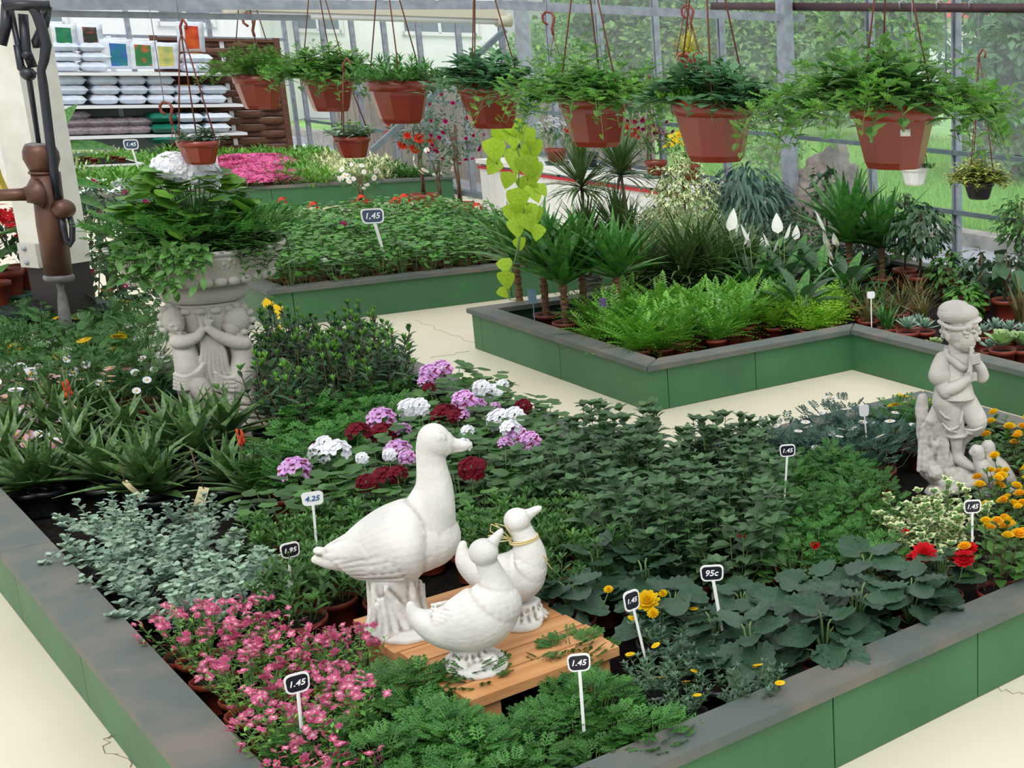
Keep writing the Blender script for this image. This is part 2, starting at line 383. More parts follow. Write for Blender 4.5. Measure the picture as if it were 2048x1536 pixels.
# roller blind (beige box, white tube, end caps)
M_beige = mat('beige_blind_box', (206, 200, 180), .6)
r = root('roller_blind', 'rolled up white blind with beige box under the roof at top', 'blind', (0, 0, 0))
xb = -9.6; A = atX(462, 6, xb); B = atX(1005, 26, xb)
mb = MB(); mb.bar(A, B, .12, .085); part('blind_box', mb, M_beige, r, smooth=False)
A = atX(478, 26, xb+.02); B = atX(1000, 42, xb+.02)
mb = MB(); mb.tube([A, B], .026, 12); part('roller_tube', mb, mat('white_roller', (240, 240, 244), .3), r)
for px, py in ((468, 23), (1006, 40)):
    p = atX(px, py, xb+.02); mb = MB(); mb.tube([p-np.array([0, .05, 0]), p+np.array([0, .05, 0])], .05, 14); part('end_cap', mb, M_beige, r)
A = atX(462, 14, xb+.01); B = atX(1005, 33, xb+.01)
mb = MB(); mb.bar(A+np.array([0, 0, -.012]), B+np.array([0, 0, -.012]), .05, .022); part('channel', mb, M_galv, r, smooth=False)

# ------------------------------------------------------------------ back wall: posts and glass
XB = -20.6
wb = bpy.data.objects.new('wall_back', None); COL.objects.link(wb); wb['kind'] = 'structure'
yb = [6.6, 5.7, 4.8, 3.9, 3.0, 2.1, 1.2, .3, -.6, -1.5]
mull2 = MB(); mull2.box((0, 0, 1.5), (.05, .05, 3.0)); mull2 = mull2.mesh('mullion', [M_galv], False)
for y in yb: part('mullion', mull2, None, wb, TR((XB, y, 0)))
for z0 in (1.7, 2.05):
    mb = MB(); mb.box((XB, 2.5, z0), (.04, 8.2, .04)); part('rail', mb, M_galv, wb, smooth=False)
for a, b in zip(yb, yb[1:]):
    mb = MB(); mb.box((XB-.01, (a+b)/2, 1.5), (.003, a-b-.06, 2.9)); part('glass_pane', mb, M_glass, wb, smooth=False)
# ================================================================== statues
def stone(name, col, dirt, amt=(.44, .52), bump=.25):
    m = mat(name, col, .75, tuple(int(c*.9) for c in col), 9., .3, bump=bump, bscale=60.)
    t = m.node_tree; n = t.nodes; L = t.links; b = n['Principled BSDF']; src = b.inputs['Base Color'].links[0].from_socket
    g = n.new('ShaderNodeNewGeometry'); r = n.new('ShaderNodeValToRGB'); r.color_ramp.elements[0].position = amt[0]; r.color_ramp.elements[1].position = amt[1]
    r.color_ramp.elements[0].color = (*srgb(dirt), 1); r.color_ramp.elements[1].color = (1, 1, 1, 1)
    mx = n.new('ShaderNodeMix'); mx.data_type = 'RGBA'; mx.blend_type = 'MULTIPLY'; mx.inputs[0].default_value = 1
    L.new(g.outputs['Pointiness'], r.inputs[0]); L.new(src, mx.inputs[6]); L.new(r.outputs[0], mx.inputs[7]); L.new(mx.outputs[2], b.inputs['Base Color'])
    return m
M_goose = stone('white_cast_stone', (228, 226, 220), (166, 158, 146), (.46, .505))
M_stone = stone('weathered_cast_stone', (206, 200, 190), (130, 120, 108), (.42, .50), .25)
M_boy = stone('pale_cast_stone', (214, 208, 200), (146, 136, 126), (.42, .50), .15)
def sculpt(mb, voxel, mats, smooth=3, name='body', rough=0.):
    me = mb.mesh(name, mats); o = bpy.data.objects.new('tmp', me); COL.objects.link(o)
    md = o.modifiers.new('r', 'REMESH'); md.mode = 'VOXEL'; md.voxel_size = voxel; md.use_smooth_shade = True
    if rough:
        tx = bpy.data.textures.new('n', 'CLOUDS'); tx.noise_scale = .035; dm = o.modifiers.new('d', 'DISPLACE'); dm.texture = tx; dm.strength = rough; dm.texture_coords = 'GLOBAL'
    if smooth: sm = o.modifiers.new('s', 'SMOOTH'); sm.factor = .5; sm.iterations = smooth
    dg = bpy.context.evaluated_depsgraph_get(); ev = o.evaluated_get(dg)
    out = bpy.data.meshes.new_from_object(ev, depsgraph=dg); bpy.data.objects.remove(o); out.materials.clear(); out.materials.append(mats)
    return out
class Trace:
    """sculpting coordinates (traced px, px, depth px) on an upright plane through ref that squarely faces the viewer"""
    def __init__(s, ref):
        s.ref = np.array(ref, float); h = unit(np.array([ref[0], ref[1], 0.])); s.e2 = h; s.e1 = np.array([h[1], -h[0], 0.])
        s.k = depth(ref)/F; s.kx = s.k*float(np.dot(h, E2))
    def __call__(s, x, y, v=0.):
        d = ray(x, y); return CAM+d*np.dot(s.ref-CAM, s.e2)/np.dot(d, s.e2)+s.e2*(v*s.kx)
    def r(s, px): return px*s.k
    def h(s, px): return px*s.kx
def chain(mb, T, pts, seg=14):
    seg = int(seg*1.6)
    P = np.array([T(*p[:2], p[3] if len(p) > 3 else 0) for p in pts]); R = np.array([p[2] for p in pts], float); n = len(P)
    if n > 2:
        Q, S = [], []
        for i in range(n-1):
            p0, p1, p2, p3 = P[max(i-1, 0)], P[i], P[i+1], P[min(i+2, n-1)]; r0, r1, r2, r3 = R[max(i-1, 0)], R[i], R[i+1], R[min(i+2, n-1)]
            for t in np.arange(0, 1, .25):
                c = (2*t**3-3*t**2+1, -2*t**3+3*t**2, t**3-2*t**2+t, t**3-t**2)
                Q.append(p1*c[0]+p2*c[1]+(p2-p0)*.5*c[2]+(p3-p1)*.5*c[3]); S.append(max(r1*c[0]+r2*c[1]+(r2-r0)*.5*c[2]+(r3-r1)*.5*c[3], 1))
        P = np.array(Q+[P[-1]]); R = np.array(S+[R[-1]])
    D = unit(np.gradient(P, axis=0)); up = np.abs(D[:, 2]); W = R*(T.k*(1-up)+T.kx*up)
    mb.tube(P, W, seg)
    for i in (0, -1): mb.ball(P[i], W[i]*.995, max(seg-2, 6), max(seg//2, 5))
def surf(pts, x, y):
    """depth in px of the near surface of a traced body at x, y"""
    xs = [p[0] for p in pts]; yc = np.interp(x, xs, [p[1] for p in pts]); r = np.interp(x, xs, [p[2] for p in pts])
    return math.sqrt(max(r*r-(y-yc)**2, (r*.25)**2))
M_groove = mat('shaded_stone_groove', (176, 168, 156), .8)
def eyes(T, par, rp, x, y, v, r_):
    for sd in (-1, 1):
        e = T(x, y, sd*v)-rp; mb = MB()
        for k_, rr in ((1., .20), (.62, .14)): mb.tube([e+(T.e1*math.cos(a)*1.25+E3*math.sin(a)*.75)*T.r(r_*k_)+T.e2*sd*T.r(.6) for a in np.linspace(0, 2*math.pi, 15)], T.r(r_*rr), 6)
        mb.ball(e, T.r(r_*.45), 8, 6); o = link('eye', mb.mesh('eye', M_groove), par); o['kind'] = 'stuff'
def scribe(T, par, rp, pts, spots, off):
    mb = MB()
    for sd in (-1, 1):
        for x, y, w in spots:
            P = []
            for t in np.linspace(-1, 1, 6):
                xx, yy = x-w*(1-t*t)*1., y+t*w*.55+w*.2*(1-t*t); P.append(T(xx, yy, sd*(surf(pts, xx, yy)+off))-rp)
            mb.tube(P, T.r(.75), 3, cap=False)
    o = link('feather_lines', mb.mesh('feather_lines', M_groove), par); o['kind'] = 'stuff'
# ---- pallet under the birds
ZP = .262
c0, c1, c2, c3 = at(700, 1240, ZP), at(935, 1405, ZP), at(1190, 1262, ZP), at(893, 1150, ZP)
PA = math.atan2(c0[1]-c1[1], c0[0]-c1[0])-math.pi; PLX = np.linalg.norm((c0-c1)[:2]); PLY = np.dot((c2-c1)[:2], [-math.sin(PA), math.cos(PA)]); PC = c1+np.array([math.cos(PA), math.sin(PA), 0])*-PLX/2+np.array([-math.sin(PA), math.cos(PA), 0])*PLY/2
M_wood = mat('fresh_pine_boards', (214, 160, 106), .55, (190, 132, 82), 5., .4, bump=.12, bscale=30., stretch=(6, .7, 6))
r = root('wooden_pallet', 'orange pine pallet carrying the goose and two ducks', 'pallet', (PC[0], PC[1], .2), PA)
nb = 7; bw = PLX/nb
for i in range(nb):
    mb = MB(); mb.box((-PLX/2+bw*(i+.5), 0, ZP-.2-.013), (bw-.007, PLY+.012*((i*7) % 3-1), .026)); part('board', mb, M_wood, r, smooth=False)
for y in (-.36, .36):
    mb = MB(); mb.box((0, y*PLY, -.025), (PLX*.94, .06, .12)); part('bearer', mb, M_wood, r, smooth=False)

# ---- big goose
ref = at(800, 1256, ZP); T = Trace(ref); gl = root('goose_statue', 'large white stone goose statue with folded wings, tallest bird on the pallet', 'statue', tuple(ref))
inv = Matrix.Translation(-Vector(ref))
def wpart(name, me, par, refp, **k):
    o = link(name, me, par, Matrix.Translation(-Vector(refp))); return tag(o, k.get('label'), None, None, k.get('kind'))
mb = MB()
GP = [(632, 1119, 9), (655, 1118, 20), (695, 1109, 38), (740, 1096, 60), (785, 1084, 76), (825, 1078, 82), (852, 1076, 64)]; chain(mb, T, GP, 20)
chain(mb, T, [(832, 1076, 80), (846, 1052, 70), (856, 1026, 59), (864, 998, 48), (868, 968, 38), (863, 930, 31), (862, 905, 31), (866, 885, 33), (868, 868, 20)], 20)
mb.ball(T(868, 882), (T.h(37), T.h(35), T.r(36)), 18, 12)
chain(mb, T, [(880, 884, 27), (900, 887, 16), (920, 889, 10), (934, 890, 8), (942, 890, 4)], 14)
chain(mb, T, [(885, 893, 22), (905, 897, 10), (925, 898, 6), (936, 897, 3)], 10)
mb.ball(T(638, 1100, -4), T.r(1)*np.array([16, 10, 7]), 12, 8)
# wings: one swelling each side, then rows of feathers lying over it
def on(x, y, sd, o=0): return (x, y, sd*(surf(GP, x, y)+o))
def feather(x0, y0, x1, y1, r0, r1, sd, o=-2.):
    P = []
    for t in (0, .35, .7, 1):
        x, y = x0+(x1-x0)*t, y0+(y1-y0)*t; P.append((x, y, r0+(r1-r0)*t, sd*(surf(GP, x, y)+o)))
    chain(mb, T, P, 8)
for sd in (-1, 1):
    for k in range(5): feather(812-6*k, 1034+19*k, 660+10*k, 1100+7*k, 16, 12, sd, -10)
    for k in range(8): feather(802-7*k, 1138-12*k, 712-8*k, 1150-7*k, 8, 5, sd, 1.5)
    for k in range(4): feather(735-4*k, 1092-5*k, 650+3*k, 1107-4*k, 9, 5, sd, 1)
    for row in range(6):
        for k in range(6):
            x, y = 842-17*row-3*k, 1030+17*k+4*row; feather(x, y, x-17, y+7, 6.5, 4, sd, 4 if k else 0)
for sd in (-1, 1):   # eye rims
    e = T(876, 869, sd*31); pts = [e+(T.e1*math.cos(a)*1.25+E3*math.sin(a)*.8)*T.r(8.5) for a in np.linspace(0, 2*math.pi, 13)]
    mb.tube(pts, T.r(2.2), 6); mb.ball(e, T.r(5), 8, 6)
body = sculpt(mb, .0036, M_goose, 4); bd_ = wpart('body', body, gl, ref)
eyes(T, bd_, ref, 876, 869, 35.5, 8.5)
scribe(T, bd_, ref, GP, [(838-16*i-6*j, 1028+17*j+3*i, 12) for i in range(9) for j in range(6)]+[(700-14*i, 1090+9*j+3*i, 13) for i in range(4) for j in range(4)], 7.)
mb = MB(); rnd = random.Random(3)
top = T(800, 1150); bot = T(798, 1258)
H_ = top[2]-ref[2]
mb.lathe([(0.001, .0), (T.h(70), .0), (T.h(73), .014), (T.h(64), .028), (T.h(50), H_*.35), (T.h(46), H_*.7), (T.h(52), H_+.01), (.001, H_+.02)], 22, (0, 0, 0))
mb.lathe([(.001, 0), (T.r(62), 0), (T.r(62), .012), (T.r(40), .022), (.001, .024)], 22, tuple(T.e1*T.r(22)-T.e2*T.r(30)))
for k in range(22):
    a = k/22*2*math.pi+rnd.uniform(-.1, .1); u = T.e1*math.cos(a)+T.e2*math.sin(a); w = np.cross(u, E3)
    h1 = H_*rnd.uniform(.62, 1.02); lean = rnd.uniform(-.02, .02)
    mb.tube([u*T.h(66)+E3*.016, u*T.h(54)+w*lean*.4+E3*h1*.35, u*T.h(48)+w*lean+E3*h1*.7, u*T.h(53)+w*lean*2+E3*h1], [.007, .010, .012, .004], 8)
part('grass_base', sculpt(mb, .0042, M_goose, 2), None, gl)

def duck(label, refp, body_pts, neck_pts, head, beak, base_c, base_r, stump, eye, wing, tilt=0.):
    ref = at(*refp, ZP); T = Trace(ref); rt = root('duck_statue', label, 'statue', tuple(ref), group=None)
    mb = MB(); chain(mb, T, body_pts, 18); chain(mb, T, neck_pts, 16)
    mb.ball(T(*head[:2]), T.r(head[2])*np.array([1.08, .96, .98]), 16, 10); chain(mb, T, beak, 12)
    for sd in (-1, 1):
        e = T(eye[0], eye[1], sd*head[2]*.86); mb.tube([e+(T.e1*math.cos(a)*1.2+E3*math.sin(a)*.6)*T.r(5) for a in np.linspace(0, 2*math.pi, 10)], T.r(1.5), 5)
        wx, wy, wl, wh, wv = wing
        for k in range(6):
            P = []; yy = wy+wh*.9-k*wh*.26
            for t in (0, .35, .7, 1):
                x, y = wx+wl*.45-wl*1.2*t-k*2, yy-wh*.45*t+2*k*t; P.append((x, y, 7-4*t, sd*(surf(body_pts, x, y)-3.2)))
            chain(mb, T, P, 8)
    bd_ = wpart('body', sculpt(mb, .0032, M_goose, 4), rt, ref); eyes(T, bd_, ref, eye[0], eye[1], head[2]*1.0, 5.5)
    scribe(T, bd_, ref, body_pts, [(wx+wl*.5-13*i-4*j, wy-wh*.5+10*j+2*i, 9) for i in range(7) for j in range(5)], 4.)
    mb = MB(); c = np.zeros(3); o_ = T(*base_c)-ref; o_[2] = 0
    R_ = T.h(base_r); top = T(*stump)[2]-ref[2]
    prof = [(.001, 0), (R_*.97, 0), (R_, .008), (R_*.93, .018), (R_*.5, .026), (.001, .028)]
    V0 = len(mb.V); mb.lathe(prof, 24, tuple(o_), squash=.72)
    so_ = T(*stump)-ref; so_[2] = 0
    mb.lathe([(.001, .0), (T.h(42), .012), (T.h(28), top*.5), (T.h(34), top+.008), (.001, top+.012)], 18, tuple(so_))
    for k in range(16):
        a = k/16*2*math.pi; u = T.e1*math.cos(a)+T.e2*math.sin(a)
        mb.tube([so_+u*T.r(44)+E3*.014, so_+u*T.r(31)+E3*top*.5, so_+u*T.r(33)+E3*top*rnd.uniform(.7, 1.05)], [.005, .007, .003], 6)
    for q in (-.5, .5): mb.ball(so_+T.e1*R_*.42*(1 if q > 0 else -.6)-T.e2*R_*.25+E3*.026, (R_*.35, R_*.2, .014), 10, 6)
    part('grass_base', sculpt(mb, .0036, M_goose, 2), None, rt)
    return rt, T, ref
duck('small white duck statue with raised beak, in front of the goose', (945, 1332),
     [(821, 1210, 9), (826, 1224, 15), (845, 1240, 26), (880, 1250, 43), (920, 1247, 58), (958, 1236, 67), (990, 1218, 58), (1008, 1202, 40), (1018, 1190, 20)],
     [(985, 1212, 62), (990, 1190, 47), (990, 1168, 34), (984, 1148, 26), (974, 1126, 23), (968, 1108, 22)], (967, 1104, 28), [(975, 1098, 20), (985, 1085, 14), (995, 1072, 10), (1002, 1062, 7), (1004, 1058, 3)],
     (952, 1330), 88, (938, 1296), (976, 1106), (925, 1232, 70, 34, 50))
rt, T, ref = duck('white duck statue with a straw bow around its neck, behind the others', (1043, 1246),
     [(926, 1088, 8), (925, 1100, 12), (932, 1122, 22), (960, 1142, 34), (1000, 1152, 48), (1032, 1152, 55), (1055, 1142, 46), (1066, 1130, 28)],
     [(1045, 1140, 50), (1055, 1118, 41), (1056, 1096, 32), (1050, 1076, 25), (1040, 1056, 23), (1035, 1042, 22)], (1034, 1040, 25), [(1044, 1036, 18), (1058, 1028, 12), (1070, 1021, 9), (1079, 1016, 7), (1082, 1014, 3)],
     (1040, 1246), 62, (1047, 1208), (1040, 1033), (1000, 1146, 50, 27, 42))
M_straw = mat('straw_raffia', (216, 196, 140), .7)
mb = MB(); c = T(1048, 1079); mb.tube([c+(T.e1*math.cos(a)+T.e2*math.sin(a)*.95)*T.r(26)+E3*(.004*math.cos(a)) for a in np.linspace(0, 2*math.pi, 20)], .0028, 5)
mb.tube([c+(T.e1*math.cos(a)+T.e2*math.sin(a)*.95)*T.r(25.5)+E3*(.004*math.cos(a)+.005) for a in np.linspace(0, 2*math.pi, 20)], .0024, 5)
for pts in ([(1022, 1074), (1000, 1050), (982, 1042), (980, 1056), (1005, 1070), (1022, 1072)], [(1020, 1072), (996, 1062), (975, 1066)], [(1022, 1074), (992, 1078), (968, 1086)], [(1020, 1070), (990, 1040), (1010, 1046), (1024, 1068)], [(1070, 1090), (1088, 1112), (1103, 1132)], [(1070, 1088), (1090, 1108), (1096, 1115)]):
    mb.tube([T(x, y, -20) for x, y in pts], .0018, 4)
wpart('straw_bow', mb.mesh('bow', [M_straw]), rt, ref)

# ---- flute-playing boy
ref = at(1918, 968, .2); T = Trace(ref); by = root('boy_statue', 'pale stone statue of a boy in a flat cap playing a flute', 'statue', tuple(ref))
mb = MB()
def ball(x, y, v, rx, ry, rz_, tilt=0., mb_=None, seg=16):
    R = np.stack([unit(T.e1*math.cos(tilt)-E3*math.sin(tilt)), T.e2, unit(E3*math.cos(tilt)+T.e1*math.sin(tilt))], 1)
    (mb_ or mb).ball(T(x, y, v), np.array([rx*T.kx, ry*T.kx, rz_*T.k]), seg, 10, R=R)
# cap
ball(1916, 627, 0, 41, 38, 20, -.02); ball(1908, 619, 4, 32, 34, 17, -.1); ball(1940, 641, -10, 24, 22, 7, -.3)
ball(1948, 640, -14, 17, 18, 5, -.28)
chain(mb, T, [(1878, 640, 4, -14), (1895, 647, 4.5, -30), (1915, 650, 4.5, -34), (1938, 646, 4.5, -30), (1955, 637, 4, -16)], 8)
# head and face (turned to the right and down)
ball(1921, 662, -2, 32, 32, 33); ball(1930, 674, -12, 23, 22, 25); ball(1933, 690, -12, 14, 14, 11); ball(1921, 682, -14, 17, 16, 14)
ball(1951, 667, -20, 5, 6, 9, .5); ball(1956, 674, -20, 5.5, 6, 5); ball(1946, 684, -18, 6, 7, 3); ball(1944, 689, -17, 6, 7, 3); ball(1942, 698, -14, 7, 7, 5)
ball(1946, 657, -22, 7, 8, 3.5, .2); ball(1932, 659, -33, 8, 4, 2.6, .1); ball(1933, 666, -31, 5, 5, 3.2, .1)
ball(1896, 668, -24, 6, 5, 9)
for k, (hx, hy, hv) in enumerate([(1889, 650, -16), (1891, 660, -22), (1902, 650, -28), (1914, 651, -31), (1927, 651, -31), (1939, 648, -29), (1950, 646, -24), (1885, 660, -6), (1888, 670, -8), (1955, 654, -12), (1957, 662, -8)]):
    ball(hx, hy, hv, 7, 5, 5.5, .4*k)
# neck, collar, torso, shirt hem
chain(mb, T, [(1915, 690, 17), (1910, 706, 18), (1908, 716, 22)])
for sd in (-1, 1): chain(mb, T, [(1893, 698, 5, 12*sd), (1893, 706, 6, -20 if sd < 0 else 14), (1908, 716, 7, -27 if sd < 0 else 10), (1922, 727, 7, -28 if sd < 0 else 0), (1934, 731, 5, -22 if sd < 0 else -6)], 10)
chain(mb, T, [(1890, 722, 20), (1908, 722, 26), (1930, 722, 22)])
chain(mb, T, [(1906, 722, 26), (1905, 745, 30), (1906, 768, 32), (1908, 788, 34)], 18)
mb.lathe([(.001, -.01), (T.r(40), -.006), (T.r(46), .0), (T.r(41), T.r(18)), (T.r(33), T.r(46)), (.001, T.r(52))], 20, tuple(T(1908, 792)), squash=.8)
# near arm: short sleeve, upper arm, bent elbow, forearm up to the flute
chain(mb, T, [(1886, 717, 17, -12), (1880, 733, 19, -20), (1879, 745, 22, -23)]); chain(mb, T, [(1882, 742, 14, -24), (1886, 766, 14, -28), (1892, 777, 13, -30)])
chain(mb, T, [(1890, 774, 13.5, -30), (1915, 764, 11.5, -36), (1935, 749, 8.5, -36)])
ball(1938, 744, -34, 10, 8, 8, .5)
# far arm
chain(mb, T, [(1938, 722, 17, 4), (1956, 738, 16, 0), (1964, 750, 14, -6)]); chain(mb, T, [(1964, 752, 12.5, -8), (1962, 736, 10, -16), (1954, 722, 8, -22)])
ball(1953, 714, -24, 8, 7, 9)
# fingers wrap the flute
for k in range(4):
    chain(mb, T, [(1942, 740+4.2*k, 2.6, -38), (1950, 736+4.3*k, 2.5, -42), (1952, 740+4.2*k, 2.2, -36)], 6)
    chain(mb, T, [(1958, 702+5.2*k, 2.8, -28), (1948, 703+5*k, 2.6, -36), (1942, 706+5*k, 2.3, -36)], 6)
chain(mb, T, [(1934, 742, 3, -38), (1936, 732, 2.6, -42)], 6)
chain(mb, T, [(1943, 690, 4, -26), (1941, 715, 4.6, -32), (1938, 752, 5, -38)], 10)
# knee breeches, cuffs, calves, feet
chain(mb, T, [(1893, 800, 29, -6), (1900, 822, 26, -8), (1907, 845, 22, -8), (1911, 862, 19, -8)], 16)
chain(mb, T, [(1925, 800, 26, 4), (1942, 822, 23, 0), (1954, 842, 21, -4), (1950, 858, 17, 2)], 16)
for x, y, v in ((1912, 868, -8), (1945, 864, 6)):
    c = T(x, y, v); R_ = T.r(19); mb.tube([c+(T.e1*math.cos(a)+T.e2*math.sin(a)*.85)*R_+E3*.002 for a in np.linspace(0, 2*math.pi, 16)], T.r(4.5), 8)
for fx, fy, tx, ty in ((1880, 815, 1905, 830), (1890, 850, 1920, 842), (1885, 838, 1912, 856), (1930, 850, 1965, 846), (1925, 815, 1918, 845)): chain(mb, T, [(fx, fy, 2, -30), ((fx+tx)/2, (fy+ty)/2+3, 3, -34), (tx, ty, 2, -30)], 6)
chain(mb, T, [(1912, 866, 15, -8), (1913, 885, 12.5, -6), (1914, 903, 11, -4), (1918, 915, 12, -6)]); chain(mb, T, [(1918, 916, 12, -6), (1935, 925, 10, -14), (1950, 930, 6, -20)])
chain(mb, T, [(1944, 862, 14, 8), (1934, 876, 12, 14), (1922, 892, 11, 18), (1918, 912, 11, 18)])
wpart('figure', sculpt(mb, .0023, M_boy, 3), by, ref)
# rocky base, gnarled tree stump and fence post
mb = MB(); rnd = random.Random(8)
for k in range(26):
    x = rnd.uniform(1862, 1968); y = 962-(1968-x)*.16+rnd.uniform(-14, 10); ball(x, y, rnd.uniform(-22, 26), rnd.uniform(14, 26), rnd.uniform(14, 22), rnd.uniform(10, 17), rnd.uniform(-.5, .5), seg=10)
ball(1920, 965, 0, 75, 46, 20, -.28); ball(1990, 978, -6, 50, 28, 12, -.1); ball(1870, 940, 0, 26, 30, 26)
chain(mb, T, [(1845, 800, 11, 10), (1843, 830, 12, 10), (1844, 870, 12, 10), (1848, 910, 12, 8), (1852, 945, 14, 8)], 10)
chain(mb, T, [(1876, 815, 13, 0), (1868, 838, 15, -4), (1872, 862, 15, -2), (1880, 890, 14, 0), (1888, 925, 24, 0)], 10)
chain(mb, T, [(1862, 838, 13, -10), (1858, 850, 10, -10), (1860, 858, 7, -10)]); chain(mb, T, [(1845, 858, 6, 4), (1860, 866, 8, 0), (1876, 880, 8, 0)]); chain(mb, T, [(1872, 885, 8, -14), (1862, 910, 9, -12), (1858, 935, 14, -8)])
for k in range(14): x = rnd.uniform(1840, 1895); chain(mb, T, [(x, rnd.uniform(820, 860), 3, -14), (x+rnd.uniform(-6, 6), rnd.uniform(880, 900), 4, -14), (x+rnd.uniform(-8, 10), 935, 4, -20)], 6)
wpart('stump_base', sculpt(mb, .0038, M_boy, 2, rough=.012), by, ref, label='rough stump and rock base')
for gx, gy, v in ((0, 0, -26), (22, -8, -12)):
    mb = MB(); chain(mb, T, [(1946+gx, 896+gy*.6, 9, v), (1953+gx, 893+gy*.6, 13.5, v), (1957+gx, 905+gy, 13, v)], 14)
    chain(mb, T, [(1954+gx, 898+gy*.7, 12, v), (1957+gx, 912+gy, 12, v), (1966+gx, 928+gy, 17, v), (1980+gx, 945+gy, 19, v), (1996+gx, 962+gy, 15, v), (2012+gx, 975+gy, 6, v)], 14)
    for k in range(4): chain(mb, T, [(1962+gx+3*k, 932+gy+k*3, 2.4, v-15), (1985+gx+3*k, 958+gy, 2.4, v-14)], 5)
    wpart('little_goose', sculpt(mb, .0026, M_boy, 1), by, ref, label='small preening stone goose')

# ---- birdbath planter carried by two cherubs
ref = at(450, 852, .12); T = Trace(ref); bb = root('birdbath_planter', 'grey stone birdbath carried by two cherubs, planted with white geranium', 'planter', tuple(ref))
def axx(y): return 392+(y-490)*.151
def zy(y): return pl(axx(y), y, ref)[2]-ref[2]
k = T.h(1)*1.0
# bowl
mb = MB()
zr = zy(488)
prof = [(60, zy(600)), (84, zy(596)), (90, zy(580)), (88, zy(566)), (112, zy(560)), (138, zy(550)), (146, zy(540)), (156, zy(524)), (168, zy(505)), (172, zy(500)), (170, zy(497)), (178, zy(494)), (180, zr), (176, zr+.006), (168, zr+.003), (158, zr-.012), (120, zr-.05), (5, zr-.06)]
mb.lathe([(a*k, b_) for a, b_ in prof], 56); bo = part('bowl', mb, M_stone, bb)
zb_ = zy(548); bead = MB(); bead.ball((0, 0, 0), (k*14, k*10, k*11), 12, 8); bead = bead.mesh('bead', [M_stone])
for i in range(32):
    a = i/32*2*math.pi; part('bead', bead, None, bo, Matrix.Translation((math.cos(a)*k*141, math.sin(a)*k*141, zb_))@Matrix.Rotation(a+math.pi/2, 4, 'Z'))
zs_ = zy(503); ros = MB(); ros.ball((0, 0, 0), k*6, 8, 6)
for q in range(5): an = q/5*math.pi-math.pi*.5; ros.ball((math.sin(q*1.05-2.1)*k*13, 0, -k*18+math.cos(q*1.05-2.1)*k*11), (k*5, k*5, k*9), 6, 5)
ros.ball((0, k*1, -k*20), (k*4, k*4, k*15), 6, 5)
ros = ros.mesh('rosette', [M_stone])
for i in range(16):
    a = i/16*2*math.pi+.1; part('acanthus_relief', ros, None, bo, Matrix.Translation((math.cos(a)*k*167, math.sin(a)*k*167, zs_))@Matrix.Rotation(a-math.pi/2, 4, 'Z')@Matrix.Rotation(math.radians(-32), 4, 'X'))
mb = MB()
for i in range(20):
    a0 = i/20*2*math.pi; pts = []
    for q in range(14):
        th = q*.45; rr = .9-q*.055; pts.append((math.cos(a0+.10*rr*math.cos(th))*(k*170+k*9*rr*math.sin(th)*.0-.002), math.sin(a0+.10*rr*math.cos(th))*(k*170-.002), zr-.0+.004+k*0*math.sin(th)))
for i in range(40):
    a0 = i/40*2*math.pi; mb.tube([(math.cos(a0+t*.05)*(k*171+k*3*math.sin(t*3+i)), math.sin(a0+t*.05)*(k*171+k*3*math.sin(t*3+i)), zr+.0035) for t in np.linspace(-1, 1, 6)], k*1.6, 5)
part('rim_scrolls', mb, M_stone, bo, kind='stuff')
# pedestal and cherubs
mb = MB(); T0 = T
mb.lathe([(.001, -.0), (k*88, 0), (k*90, k*14), (k*84, k*26), (k*66, k*60), (k*50, k*100), (k*44, k*160), (k*50, k*220), (k*72, zy(606)), (k*76, zy(600)), (.001, zy(598))], 28, tuple(ref))
def b2(x, y, v, rx, ry, rz_, tilt=0.): ball(x, y, v, rx, ry, rz_, tilt, mb, 14)
for i in range(14):
    a = i/14*2*math.pi; mb.ball(ref+np.array([math.cos(a)*k*66, math.sin(a)*k*66, zy(612)]), (k*13, k*13, k*9), 8, 6)
V1 = -44
# left cherub
b2(344, 630, V1, 25, 25, 27); b2(350, 640, V1-8, 19, 19, 19); b2(353, 648, V1-24, 4, 5, 4); b2(358, 655, V1-20, 7, 4, 2.2); b2(343, 640, V1-25, 5, 4, 2.4); b2(360, 636, V1-22, 4, 4, 2.4); b2(353, 664, V1-12, 8, 8, 6)
for i, (hx, hy) in enumerate([(326, 610), (338, 603), (352, 606), (322, 625), (321, 640), (332, 617), (345, 612), (327, 652), (362, 614)]): b2(hx, hy, V1-10+(i % 3)*4, 9, 7, 6, .5*i)
chain(mb, T, [(352, 660, 15, V1), (362, 672, 20, V1), (370, 695, 25, V1), (375, 722, 27, V1-2), (378, 742, 28, V1)], 14)
chain(mb, T, [(356, 674, 15, V1-12), (370, 672, 14, V1-22), (392, 662, 11, V1-26), (404, 648, 8, V1-24)], 12)
for kx in range(4): chain(mb, T, [(404, 648, 4, V1-24), (398+5*kx, 634-kx % 2*2, 3, V1-25), (396+7*kx, 622, 2.4, V1-22)], 6)
chain(mb, T, [(378, 745, 26, V1), (396, 762, 24, V1-14), (410, 785, 20, V1-16), (412, 820, 15, V1), (416, 850, 13, V1)], 14)
chain(mb, T, [(370, 745, 24, V1), (376, 780, 20, V1), (382, 830, 15, V1)], 12)
